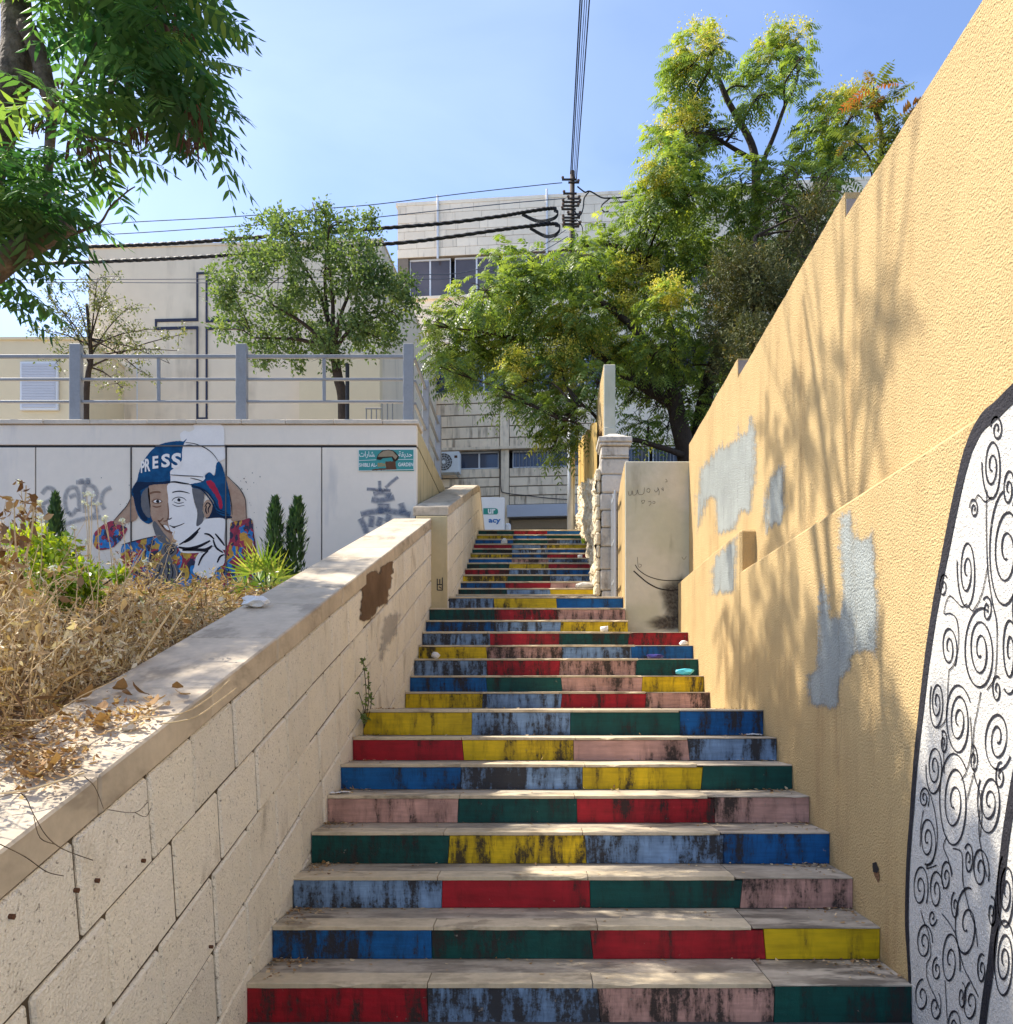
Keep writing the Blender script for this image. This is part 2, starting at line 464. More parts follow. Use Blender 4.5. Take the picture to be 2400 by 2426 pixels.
MAT['cream_wall'] = surf('cream_render', s2l(230, 211, 182), var=0.07, vs=0.5, bump=0.15, bs=20, grime=s2l(150, 134, 112), gs=(2, 2, 0.30), gthr=(.48, .72), gamt=0.5)
MAT['yellow_render'] = surf('yellow_render', s2l(222, 203, 166), var=0.07, vs=0.5, bump=0.15, bs=20)
MAT['navy'] = flat('navy_trim', s2l(44, 44, 62))
MAT['window_frame'] = flat('white_window_frame', s2l(214, 214, 214), rough=0.4)
MAT['glass'] = glass_mat('dark_glass', s2l(92, 84, 84))
MAT['glass_blue'] = glass_mat('blue_dark_glass', s2l(66, 72, 88))
MAT['shutter_grey'] = flat('roller_shutter', s2l(188, 188, 192), rough=0.5)
MAT['shutter_brown'] = surf('brown_shutter', s2l(150, 126, 96), var=0.2, vs=2, gs=(1, 1, 12), grime=s2l(80, 62, 44))
MAT['dark'] = flat('dark_gap', s2l(36, 34, 34))
MAT['ac_white'] = flat('ac_casing', s2l(222, 222, 218), rough=0.4)
MAT['ac_dark'] = flat('ac_fan_dark', s2l(92, 86, 80), rough=0.5)
MAT['galv'] = surf('galvanised_steel', s2l(176, 178, 178), rough=0.42, var=0.08, metal=0.55, bump=0.05)
MAT['pole_dark'] = surf('dark_brown_steel', s2l(66, 56, 50), rough=0.7, var=0.25, vs=9, bump=0.3)  # dark brown tone for the upper pole shaft and cross arms
MAT['porcelain'] = flat('insulator_porcelain', s2l(120, 92, 76), rough=0.3)
MAT['cable'] = flat('black_cable', s2l(30, 29, 31), rough=0.6)
MAT['wire'] = flat('thin_wire', s2l(58, 66, 82), rough=0.5)
MAT['old_stone'] = surf('old_pillar_stone', s2l(198, 188, 172), var=0.2, vs=4, bump=0.7, bs=30, bd=0.012, objvar=0.08, shift=1.0, grime=s2l(96, 86, 74), gs=(6, 6, 3), gthr=(0.5, 0.7), gamt=0.7)
MAT['rubble'] = surf('rough_rubble', s2l(214, 198, 166), var=0.25, vs=5, bump=1.0, bs=22, bd=0.03, grime=s2l(120, 98, 70), gs=(7, 7, 4), gamt=0.6)
MAT['corrugated'] = surf('yellow_sheet', s2l(206, 170, 96), rough=0.6, var=0.1, vs=3, bump=0.1, grime=s2l(140, 104, 60), gs=(8, 8, 0.8), gamt=0.5)
MAT['sign_white'] = flat('sign_white', s2l(226, 230, 234), rough=0.35)
MAT['sign_teal'] = flat('sign_teal', s2l(40, 140, 128), rough=0.4, var=0.12)
MAT['sign_blue'] = flat('sign_blue', s2l(24, 104, 178), rough=0.4)
MAT['garden_teal'] = flat('garden_sign_teal', s2l(60, 142, 136), rough=0.5, var=0.12)
MAT['white_paint'] = flat('white_lettering', s2l(226, 226, 220), rough=0.6)
MAT['ochre_paint'] = flat('ochre_lettering', s2l(176, 136, 62), rough=0.6)
MAT['rust'] = surf('rust_brown', s2l(96, 66, 48), var=0.3, vs=20, bump=0.4)
MAT['sign_scar'] = surf('beige_scar', s2l(150, 134, 108), var=0.25, vs=18, bump=0.4)
MAT['scar_dark'] = surf('dark_scar', s2l(56, 44, 36), var=0.3, vs=18, bump=0.4)
MAT['bark'] = surf('tree_bark', s2l(88, 76, 62), var=0.35, vs=9, bump=1.0, bs=22, bd=0.02, col2=s2l(116, 100, 80), grime=s2l(46, 40, 34), gs=(14, 14, 3), gamt=0.7)
MAT['bark_dark'] = surf('dark_bark', s2l(66, 54, 44), var=0.35, vs=9, bump=1.0, bs=22, bd=0.02)
MAT['straw'] = None
# ================================================================ SETTING: ground, street, terrace, soil
U = 3.7
def depth_of(k):
    if k <= 8: return U * (1 + 0.0946 * (k - 1))
    if k <= 16: return U * (2.184 + 0.0798 * (k - 9))
    if k == 17: return U * 2.97
    return U * (3.06 + 0.0918 * (k - 18))
EDGE_Y = [0, 2329, 2193, 2076, 1970, 1884, 1810, 1746, 1681, 1638.5, 1600, 1560, 1528, 1496.5, 1469, 1440, 1413.5, 1408, 1393, 1377.5, 1361, 1346.5, 1333, 1321.5, 1310, 1299, 1288, 1276.5, 1266, 1255]
D = [0] + [depth_of(k) for k in range(1, 30)]
H = [0.0] + [EYE + (VPY - EDGE_Y[k]) * D[k] / FOC for k in range(1, 30)]
TOPZ = H[29]
XL, XR = -1.282, 1.635       # stair walls of the lower flights
XL2, XR2 = -1.085, 0.757     # walls of the top flight
XE = 1.02                    # joint between the stone stair and the later concrete strip
SLOPE = 0.317
def cop_z(Y): return 1.087 + SLOPE * (Y - 2.135)

g = MB(); g.poly([(-600, -600, 0), (600, -600, 0), (600, 900, 0), (-600, 900, 0)])
tag(g.build('ground', MAT['asphalt']), kind='structure')
g = MB(); g.box(-120, 120, 17.6, 200, 4.0, 4.36)
tag(g.build('upper_street', MAT['asphalt']), kind='structure')
g = MB(); g.box(-1.5, 40, D[29] + 0.36, 17.6, 3.9, TOPZ - 0.002)
tag(g.build('upper_pavement', MAT['paving']), kind='structure')
TERZ = 4.83
g = MB(); g.box(-40, -1.62, 10.85, 13.7, 0.5, TERZ); g.box(-40, -3.2, 13.7, 17.55, 0.5, TERZ - 0.001); g.box(-40, -4.4, 17.55, 34, 0.5, TERZ - 0.003)
tag(g.build('terrace_floor', MAT['terrace']), kind='structure')
g = MB(); g.box(1.95, 40, 10.9, 15.3, 0.3, 3.0)
tag(g.build('yard_ground', MAT['paving']), kind='structure')

def soil_z(X, Y):
    pts = [(-2, -0.2), (0, 0.38), (2, 1.0), (4, 1.58), (6, 2.0), (8, 2.32), (10.8, 2.68)]
    for (a, za), (b, zb) in zip(pts, pts[1:]):
        if Y <= b:
            z = za + (zb - za) * (Y - a) / (b - a); break
    else: z = pts[-1][1]
    bumpy = 0.07 * mnoise.noise(Vector((X * 1.3, Y * 1.3, 0))) + 0.03 * mnoise.noise(Vector((X * 5, Y * 5, 3)))
    rise = 0.10 * min(1.0, max(0.0, (-1.9 - X) / 1.2))
    return z + bumpy * min(1.0, (-1.72 - X) * 3 + 0.1) + rise
nx, ny = 70, 80
V = []; F = []
for j in range(ny + 1):
    Y = -1.5 + (10.548 + 1.5) * j / ny
    for i in range(nx + 1):
        X = -12 + (12 - 1.735) * (i / nx) ** 0.6
        V.append((X, Y, soil_z(X, Y)))
for j in range(ny):
    for i in range(nx):
        a = j * (nx + 1) + i
        F.append((a, a + 1, a + nx + 2, a + nx + 1))
m = MB(); m.v = V; m.f = F
tag(m.build('planter_soil', MAT['soil'], smooth=True), kind='structure')

# ================================================================ STAIRCASE
PAL = {
    'R': riser_paint('red_paint', s2l(160, 22, 32), lo=0.495),
    'B': riser_paint('blue_paint', s2l(8, 88, 146), lo=0.49),
    'L': riser_paint('light_blue_paint', s2l(124, 152, 182), lo=0.475),
    'G': riser_paint('green_paint', s2l(4, 70, 62), lo=0.495),
    'Y': riser_paint('yellow_paint', s2l(208, 174, 14), lo=0.485),
    'P': riser_paint('pink_paint', s2l(192, 148, 132), lo=0.48),
}
COLN = {'R': 'red', 'B': 'blue', 'L': 'light blue', 'G': 'dark green', 'Y': 'yellow', 'P': 'pink'}
PANELS = {
    1: ('RLPG', [584, 1013, 1419, 1834, 2161]), 2: ('BGRY', [639, 1023, 1402, 1811, 2093]), 3: ('LRGP', [688, 1047, 1398, 1756, 2020]),
    4: ('GYLB', [733, 1063, 1388, 1714, 1965]), 5: ('PGRP', [770, 1085, 1367, 1693, 1913]), 6: ('BLYG', [799, 1092, 1380, 1663, 1875]),
    7: ('RYPL', [835, 1097, 1359, 1632, 1841]), 8: ('YLGB', [860, 1118, 1351, 1611, 1808]), 9: ('YLRP', [956, 1143, 1330, 1530, 1678]),
    10: ('BGPY', [970, 1153, 1331, 1521, 1664]), 11: ('LRPG', [980, 1153, 1326, 1507, 1650]), 12: ('YPLB', [991, 1153, 1332, 1496, 1635]),
    13: ('LRGR', [1000, 1161, 1325, 1489, 1623]), 14: ('BLY', [1009, 1171, 1328, 1482]), 15: ('GRP', [1018, 1172, 1322, 1472]),
    16: ('LYB', [1024, 1171, 1319, 1468]), 17: ('LLL', [1085, 1200, 1300, 1415]), 18: ('GLY', [1090, 1201, 1304, 1411]),
    19: ('BRP', [1092, 1198, 1304, 1412]), 20: ('YGL', [1098, 1202, 1303, 1410]), 21: ('RLB', [1101, 1206, 1302, 1406]),
    22: ('GYR', [1105, 1206, 1299, 1402]), 23: ('BPL', [1120, 1213, 1300, 1391]), 24: ('YBR', [1123, 1213, 1296, 1387]),
    25: ('GLB', [1126, 1213, 1297, 1385]), 26: ('RLY', [1128, 1212, 1295, 1383]), 27: ('BGL', [1131, 1216, 1297, 1380]),
    28: ('YBG', [1134, 1216, 1296, 1378]), 29: ('GRB', [1135, 1217, 1296, 1377]),
}
stair = thing('staircase', 'long public staircase with risers painted in red, blue, green, yellow and pink', 'staircase', (0, 3.7, 0), kind='structure')
core = MB()
SL = 0.020   # thickness of the stone edge that shows above the paint
def strip(mb, x0, x1, y0, y1, z0, z1, chip=0.006, seg=0.08, hw=0.0025, skew=(0.0, 0.0), lift=0.003):
    """slab with a worn, uneven front edge"""
    n = max(2, int((x1 - x0) / seg)); vs = []; fs = []
    for i in range(n + 1):
        x = x0 + (x1 - x0) * i / n
        w = mnoise.noise(Vector((x * 2.1, y0 * 3, 1))) * 0.004 + mnoise.noise(Vector((x * 9, y0 * 7, 2))) * hw
        c = 0.002 + max(0.0, mnoise.noise(Vector((x * 7.5, y0 * 5, 7))) - 0.22) * chip * 2.6 + abs(mnoise.noise(Vector((x * 26, y0 * 5, 3)))) * chip * 0.3
        hz = mnoise.noise(Vector((x * 1.2, y0 * 2, 5))) * lift; sk = (skew[0] + (skew[1] - skew[0]) * i / n) / 2
        vs += [(x - sk, y0 + w + c * 0.4, z0), (x + sk, y0 + w, z1 - c + hz), (x + sk, y0 + w + c, z1 + hz), (x + sk, y1, z1 + hz * 0.3), (x - sk, y1, z0)]
    for i in range(n):
        a = i * 5; b = a + 5
        for k in range(5):
            fs.append((a + k, a + (k + 1) % 5, b + (k + 1) % 5, b + k))
    fs.append((4, 3, 2, 1, 0)); e = n * 5; fs.append((e, e + 1, e + 2, e + 3, e + 4))
    return mb.add(vs, fs)
for k in range(1, 30):
    y0 = D[k]; y1 = D[k + 1] if k < 29 else D[29] + 0.36
    zb, zt = H[k - 1], H[k]
    names, cuts = PANELS[k]
    if k <= 13: xl, xr = XL, XR
    elif k <= 16: xl, xr = XL, 1.01
    else: xl, xr = XL2, XR2 + 0.03
    if k == 13: xr_core = XR
    bx = [(c - VPX) * y0 / FOC for c in cuts]
    bx[0] = xl + 0.002; bx[-1] = xr - 0.002
    core.box(xl + 0.003, xr - 0.003, y0 + 0.025, y1 + 0.024, (zb - 0.02 if k > 1 else 0.0), zt - SL - 0.001)
    sks = [0.0] + [rng.uniform(-0.016, 0.016) for _ in names[1:]] + [0.0]
    for i, ch in enumerate(names):
        ext = (len(names) == 4 and i == 3)
        a, b = bx[i], bx[i + 1]
        fy = y0 + (0.0 if not ext else -0.004) + rng.uniform(-0.002, 0.002)
        mb = MB()
        top = zt - SL - 0.001 if not ext else zt - 0.012
        strip(mb, a + 0.0015, b - 0.0015, fy, y0 + 0.025, zb + 0.001, top - 0.001, chip=0.004, seg=0.12, hw=0.004, skew=(sks[i], sks[i + 1]), lift=0.001)
        o = mb.build('riser_panel', PAL[ch], stair)
        o['label'] = '%s painted riser panel' % COLN[ch]
    nose = 0.14 if k < 16 else 0.12
    xs = xr if len(names) == 3 else XE
    cutx = [xl + 0.002] + [bx[1] + rng.uniform(-0.03, 0.03), bx[2] + rng.uniform(-0.03, 0.03)] + [xs - 0.002]
    for a, b in zip(cutx, cutx[1:]):
        mb = MB(); strip(mb, a + 0.002, b - 0.002, y0 - 0.008, y0 + nose, zt - SL, zt, chip=0.013, seg=0.03, hw=0.005, lift=0.006)
        mb.build('nosing_stone', MAT['nosing'], stair)
    mb = MB(); mb.box(xl + 0.004, xs - 0.003, y0 + nose + 0.003, y1 + 0.022, zt - SL, zt - 0.002)
    mb.build('tread_slab', MAT['tread'], stair)
    if len(names) == 4:
        mb = MB(); strip(mb, xs + 0.004, xr - 0.004, y0 - 0.010, (y1 if k < 13 else 9.95) + 0.0, zt - 0.012, zt - 0.004, chip=0.006)
        mb.build('concrete_tread', MAT['tread'], stair)
core.build('stair_core', MAT['core'], stair)

# ================================================================ LOWER LEFT STONE WALL (sloping courses)
def sloped_wall(name, label, x_in, x_out, Y0, Y1, ztop, courses, ch, blen, cop_t, zfloor, seed, end_face=True, cmat='coping'):
    r = random.Random(seed)
    w = thing(name, label, 'wall', ((x_in + x_out) / 2, (Y0 + Y1) / 2, 0))
    c = MB()
    pts = [(Y0 + 0.006, zfloor), (Y1 - 0.006, zfloor), (Y1 - 0.006, ztop(Y1) - cop_t - 0.004), (Y0 + 0.006, ztop(Y0) - cop_t - 0.004)]
    c.prism([(x_out + 0.02, y, z) for y, z in pts], (x_in - x_out - 0.032, 0, 0))
    c.build('wall_core', MAT['joint'], w)
    # facing stones
    for ci in range(courses):
        top_off = cop_t + 0.008 + ci * (ch + 0.010)
        y = Y0 - r.uniform(0, blen)
        while y < Y1:
            L = blen * r.uniform(0.85, 1.18)
            a, b = max(y, Y0), min(y + L, Y1)
            y += L + 0.016
            if b - a < 0.06: continue
            mid = (a + b) / 2
            if ztop(mid) - top_off < zfloor: continue
            prou = r.uniform(-0.004, 0.004)
            lean = 0.14
            def fn(px_, s_, t_, a=a, b=b, top_off=top_off):
                yy = s_ + (ch - t_) * lean * (0.0 if (s_ < Y0 + 0.02 or s_ > Y1 - 0.02) else 1.0)
                yy = min(max(yy, Y0), Y1)
                return (px_, yy, ztop(yy) - top_off - (ch - t_))
            mb = MB(); mb.bbox(x_in - 0.05, x_in + prou, a, b, 0, ch, b=0.009, fn=fn)
            mb.build('stone_block', MAT['stone_cream'], w)
    # coping slabs
    y = Y0
    while y < Y1 - 0.02:
        L = r.uniform(0.5, 0.95); b = min(y + L, Y1)
        if Y1 - b < 0.25: b = Y1
        def fn2(px_, s_, t_):
            j = 0.003 * mnoise.noise(Vector((px_ * 3, s_ * 5, t_ * 9 + seed)))
            return (px_ + j, s_, ztop(s_) - cop_t + t_ + j)
        mb = MB(); mb.bbox(x_out, x_in + 0.004 + r.uniform(-0.002, 0.003), y + 0.003, b - 0.002, 0, cop_t, b=0.007, fn=fn2)
        mb.build('coping_stone', MAT[cmat], w)
        y = b
    return w
lower_wall = sloped_wall('stone_wall', 'low cream stone wall sloping up the left side of the lower stairs', XL, -1.729, -1.2, 10.04, cop_z, 6, 0.30, 0.385, 0.118, -0.05, 3)
def cop2_z(Y):
    return 3.735 + 0.31 * (Y - 10.05) if Y <= 15.44 else 5.406 - 0.42 * (Y - 15.44)
upper_wall = sloped_wall('stone_wall', 'upper cream stone wall beside the narrow top flight below the terrace', XL2, -1.50, 10.06, 17.2, cop2_z, 7, 0.33, 0.42, 0.11, 2.4, 5)
mb = MB(); mb.bbox(-1.46, XL2 - 0.004, 10.028, 10.056, 2.45, cop2_z(10.05) - 0.115, b=0.006)
mb.build('end_face', MAT['side_wall'], upper_wall)
# small square scribble low on the end face
mb = MB()
ez = lambda px, py: P(px, py, 10.024)
for st in ([(1036, 1371), (1036, 1398)], [(1036, 1385), (1048, 1385)], [(1042, 1372), (1042, 1384)], [(1048, 1368), (1048, 1398)], [(1036, 1398), (1049, 1398)], [(1040, 1390), (1046, 1394)]):
    mb.ribbon([ez(*q) for q in st], 0.012, (0, -1, 0))
mb.build('black_scribble', MAT['dark'], upper_wall)

# brown scraped patch and grey smear on the lower wall
def on_left(px, py, off=0.009):
    p = PX(px, py, XL); p.x += off; return p
def rough_poly(pts, amp, step, seed):
    """densify an outline and roughen it (2-D points)"""
    out = []
    n = len(pts)
    for i in range(n):
        a, b = Vector(pts[i]), Vector(pts[(i + 1) % n])
        m_ = max(1, int((b - a).length / step))
        for k in range(m_):
            q = a.lerp(b, k / m_)
            out.append((q.x + amp * mnoise.noise(Vector((q.x * .13, q.y * .13, seed))) * 1.6, q.y + amp * mnoise.noise(Vector((q.x * .13, q.y * .13, seed + 9))) * 1.6))
    return out
MAT['brown_patch'] = surf('brown_scraped_mortar', s2l(128, 94, 64), var=0.3, vs=14, bump=1.0, bs=60, bd=0.015, speck=0.6)
MAT['smear'] = soft_paint('grey_smear', s2l(176, 170, 164), dens=0.5, bs=60)
MAT['brown_soft'] = soft_paint('brown_scrape', s2l(118, 94, 72), gs=(16, 16, 9), bs=60, bd=.02, var=.3)
pp = rough_poly([(853, 1372), (872, 1352), (895, 1350), (910, 1330), (932, 1325), (932, 1370), (918, 1430), (900, 1440), (880, 1468), (862, 1478), (846, 1470), (850, 1420)], 5, 6, 1)
soft_patch('brown_patch', pp, lambda a, b: on_left(a, b, .0065), MAT['brown_soft'], lower_wall, 7)
pp = rough_poly([(905, 1460), (940, 1440), (955, 1450), (948, 1500), (925, 1530), (905, 1580), (892, 1560), (895, 1500)], 6, 6, 4)
soft_patch('grey_smear', pp, lambda a, b: on_left(a, b, .0075), MAT['smear'], lower_wall, 12)
# rusty nails and holes in the near stones
for q in ((335, 2038), (225, 2085), (176, 2108), (22, 2170), (497, 2242)):
    mb = MB(); p = on_left(*q, 0.0)
    mb.tube([p + Vector((-0.02, 0, 0)), p + Vector((0.012, 0, -0.002))], [0.006, 0.008], n=6)
    mb.build('nail', MAT['rust'], lower_wall)

# ================================================================ MURAL RETAINING WALL + TERRACE EDGE
MY = 10.55
mural = thing('retaining_wall', 'grey panelled retaining wall with a painted helmeted figure below the railing', 'wall', (-4, MY, 2.6))
mz = lambda py, Y=MY: EYE + (VPY - py) * Y / FOC
mx = lambda px, Y=MY: (px - VPX) * Y / FOC
XC = -1.53
mb = MB(); mb.box(-14, XC - 0.004, MY + 0.014, MY + 0.30, 1.2, 4.86); mb.build('wall_core', MAT['dark'], mural)
jx = [mx(v) for v in (-820, -594, -368, -142, 84, 311, 536, 762)] + [XC]
jx[0] = -14
for a, b in zip(jx, jx[1:]):
    mb = MB(); mb.bbox(a + 0.007, b - (0.007 if b < XC else 0.0), MY, MY + 0.10, 1.2, mz(1060), b=0.004)
    mb.build('wall_panel', MAT['mural_wall'], mural)
mb = MB(); mb.bbox(-14, XC, MY - 0.003, MY + 0.11, mz(1054), mz(1007), b=0.004); mb.build('top_band', MAT['mural_wall'], mural)
x = -14.0
r5 = random.Random(5)
while x < XC:
    L = r5.uniform(0.55, 0.72); b = min(x + L, XC + 0.03)
    if XC - b < 0.2: b = XC + 0.03
    mb = MB(); mb.bbox(x + 0.002, b - 0.002, MY - 0.035 + r5.uniform(-.006, .006), MY + 0.36, mz(1006), mz(995.5) + r5.uniform(-.004, .004), b=0.006)
    mb.build('coping_slab', MAT['slab'], mural); x = b
    if b > XC: break
# tan side of the terrace facing the stairs
mb = MB(); mb.box(XC - 0.09, XC - 0.001, MY + 0.102, 13.7, 2.0, 4.62); mb.build('side_face', MAT['side_wall'], mural)
mb = MB(); mb.box(XC - 0.088, XC - 0.006, MY + 0.102, 13.7, 4.62, 4.64); mb.build('groove', MAT['dark'], mural)
mb = MB(); mb.box(XC - 0.09, XC, MY + 0.112, 13.7, 4.64, 4.885); mb.build('side_face', MAT['side_wall'], mural)

# ---- terrace railing
rail = thing('terrace_railing', 'grey steel railing along the top of the retaining wall', 'railing', (-4, MY + .12, mz(995)))
rb = mz(996)
RY = MY + 0.09
def post(px0, px1, top_py, Y=RY):
    mb = MB(); mb.bbox(mx(px0, Y), mx(px1, Y), Y - 0.045, Y + 0.045, rb - 0.01, mz(top_py, Y), b=0.006)
    mb.build('post', MAT['rail'], rail)
posts = [(-612, -586), (-222, -196), (168, 194), (561, 586), (956, 980)]
for a, b in posts: post(a, b, 817)
for py in (845, 899, 952):
    for (p0, p1) in zip(posts, posts[1:]):
        mb = MB(); z = mz(py, RY); mb.bbox(mx(p0[1], RY) + .001, mx(p1[0], RY) - .001, RY - 0.018, RY + 0.018, z - (0.022 if py == 845 else 0.016), z + (0.022 if py == 845 else 0.016), b=0.005)
        mb.build('rail', MAT['rail'], rail)
for px in (-410, -15, 376, 768):
    mb = MB(); mb.bbox(mx(px - 4, RY), mx(px + 4, RY), RY - 0.012, RY + 0.012, mz(952, RY) + .017, mz(845, RY) - .023, b=0.004)
    mb.build('baluster', MAT['rail'], rail)
ys = [RY, 11.75, 13.2]
sx = XC - 0.045
for y in ys[1:]:
    mb = MB(); mb.bbox(sx - 0.045, sx + 0.045, y - 0.05, y + 0.05, 4.88, 5.88, b=0.006); mb.build('post', MAT['rail'], rail)
for a, b in zip(ys, ys[1:]):
    for py in (845, 899, 952):
        z = mz(py, RY); mb = MB(); mb.bbox(sx - 0.018, sx + 0.018, a + 0.052, b - 0.052, z - 0.018, z + 0.018, b=0.005)
        mb.build('rail', MAT['rail'], rail)

# ---- garden name sign on the retaining wall
sgn = thing('garden_sign', 'teal garden name sign with white lettering and a brown scar on the grey wall', 'sign', (mx(916), MY - 0.02, mz(1091)))
SY = MY - 0.012
mb = MB(); mb.bbox(mx(850), mx(981), SY, MY - 0.001, mz(1116), mz(1066), b=0.003); plate = mb.build('plate', MAT['garden_teal'], sgn)
def sgz(u, v): return Vector((mx(820 + u * 280 / 1911), SY - 0.002, mz(1000 + v * 280 / 1911)))
mb = MB()
for st in ([(205, 628), (490, 615)], [(830, 612), (1085, 606)], [(206, 455), (206, 790)], [(1096, 445), (1096, 775)], [(206, 455), (1096, 445)], [(206, 792), (1096, 772)]):
    mb.ribbon([sgz(*q) for q in st], 0.006, (0, -1, 0))
mb.build('border_line', MAT['white_paint'], sgn)

def text_mesh(name, s, mat, parent, width, height, origin, right, up, offs=0.0, bold=0.0):
    """flat lettering fitted into width x height at origin (lower left)"""
    cu = bpy.data.curves.new(name, 'FONT'); cu.body = s; cu.resolution_u = 3; cu.offset = bold
    to = bpy.data.objects.new(name, cu); COL.objects.link(to)
    bpy.context.view_layer.update()
    me = bpy.data.meshes.new_from_object(to.evaluated_get(bpy.context.evaluated_depsgraph_get()))
    bpy.data.objects.remove(to)
    co = np.array([v.co[:] for v in me.vertices])
    lo = co.min(0); hi = co.max(0)
    right = Vector(right).normalized(); up = Vector(up).normalized(); nrm = right.cross(up)
    for v in me.vertices:
        a = (v.co.x - lo[0]) / (hi[0] - lo[0]) * width; b = (v.co.y - lo[1]) / (hi[1] - lo[1]) * height
        v.co = Vector(origin) + right * a + up * b + nrm * offs
    return link(name, me, mat, parent)
k_ = 280 / 1911 * MY / FOC
def sign_text(s, u0, u1, v0, v1, mat, bold=0.0):
    text_mesh('lettering', s, mat, sgn, (u1 - u0) * k_, (v1 - v0) * k_, sgz(u0, v1), (1, 0, 0), (0, 0, 1), bold=bold)
# Arabic words in visual order with joined letter forms
ar_word = '\ufe94\ufed8\ufbff\ufeaa\ufea3'.replace('\ufbff', '\ufef3')
sign_text(ar_word, 850, 1070, 478, 590, MAT['white_paint'], 0.012)
sign_text('\ufe95\ufe8d\ufead\ufe8e\ufeb8', 215, 470, 478, 590, MAT['white_paint'], 0.012)
sign_text('SHIBLI AL-', 212, 500, 668, 728, MAT['white_paint'], 0.02)
sign_text('BISHARAT', 515, 805, 664, 726, MAT['ochre_paint'], 0.02)
sign_text('GARDEN', 845, 1088, 660, 720, MAT['white_paint'], 0.02)
mb = MB(); mb.poly([sgz(*q) + Vector((0, -0.001, 0)) for q in [(495, 590), (520, 530), (590, 462), (690, 450), (760, 462), (810, 500), (858, 565), (845, 610), (800, 645), (770, 640), (740, 575), (600, 590), (560, 618), (500, 610)]])
mb.build('dark_scar', MAT['scar_dark'], sgn)
mb = MB(); mb.poly([sgz(*q) + Vector((0, -0.002, 0)) for q in [(515, 570), (540, 520), (605, 475), (690, 462), (760, 480), (835, 560), (800, 612), (755, 560), (600, 568)]])
mb.build('beige_scar', MAT['sign_scar'], sgn)
mb = MB(); mb.poly([sgz(*q) + Vector((0, -0.0005, 0)) for q in rough_poly([(640, 640), (800, 640), (815, 770), (660, 775), (430, 790), (420, 770), (650, 745)], 8, 14, 3)])
mb.build('rust_run', MAT['rust'], sgn)

# ================================================================ RIGHT YELLOW WALL
XU = 1.766
PZ1, PZ2 = 2.472, 2.815
yw = thing('yellow_wall', 'tall rough yellow stucco wall along the right side of the stairs', 'wall', (XU, 4, 0))
MAT['ledge'] = MAT['stucco']
mb = MB(); mb.bbox(XR, XU + 0.02, -2.5, 6.87, -0.05, PZ1, b=0.02); mb.bbox(XR + 0.0005, XU + 0.02, 6.87, 9.935, -0.05, PZ2, b=0.02)
mb.build('plinth', MAT['stucco'], yw)
prof = [(-2.5, -0.05), (9.935, -0.05)]
for ya, za, yb_, zb in ((9.935, 4.44, 7.5, 4.46), (7.5, 4.285, 4.87, 4.345), (4.87, 4.195, -2.5, 4.20)):
    for i in range(46):
        t = i / 45; yy = ya + (yb_ - ya) * t
        prof.append((yy, za + (zb - za) * t + 0.012 * mnoise.noise(Vector((yy * 2.2, 1, 0))) + 0.007 * mnoise.noise(Vector((yy * 11, 4, 0)))))
mb = MB(); mb.prism([(XU, y, z) for y, z in prof], (0.16, 0, 0)); mb.build('wall_face', MAT['stucco'], yw)
mb = MB(); mb.ribbon([Vector((XU - .003, 3.02 + .1 * i, PZ1 + .0045 + .002 * mnoise.noise(Vector((i * 1.7, 0, 0))))) for i in range(9)], [.003, .004, .005, .009, .006, .003, .004, .003, .001], (-1, 0, 0)); mb.build('ledge_crack', MAT['dark'], yw)
for (y, z0, z1) in ((4.87, 4.21, 4.305), (7.5, 4.325, 4.44)):
    mb = MB(); mb.box(XU + 0.006, XU + 0.152, y - 0.006, y - 0.001, z0, z1); mb.build('bare_end', MAT['stucco_edge'], yw)
for k, st in enumerate(([(1990, 1560), (1985, 1640), (1994, 1720), (1986, 1800), (1990, 1880)], [(2060, 1300), (2090, 1330), (2080, 1380), (2110, 1420)], [(1850, 1480), (1862, 1530), (1856, 1600)], [(2030, 2110), (2050, 2160), (2044, 2220), (2070, 2260)])):
    mb = MB(); pts = [PX(v.x + 4 * mnoise.noise(Vector((v.y * .06, k, 0))), v.y, XR - .003) for v in catmull([Vector((a, b, 0)) for a, b in st], 8)]
    mb.ribbon(pts, [.0012 + .0022 * abs(mnoise.noise(Vector((i * .5, k, 1)))) for i in range(len(pts))], (-1, 0, 0)); mb.build('hairline_crack', MAT['rust'], yw)
# small hole in the plaster with a dark socket
mb = MB()
hp = [PX(px, py, XR - 0.004) for px, py in rough_poly([(2066, 2045), (2076, 2042), (2082, 2060), (2078, 2068), (2068, 2066)], 1, 3, 2)]
mb.poly(hp); mb.build('plaster_hole', MAT['dark'], yw)
mb = MB(); mb.poly([PX(px, py, XR - 0.003) for px, py in rough_poly([(2070, 2066), (2082, 2066), (2084, 2080), (2080, 2092), (2074, 2080)], 1, 3, 5)])
mb.build('plaster_chip', MAT['brown_patch'], yw)

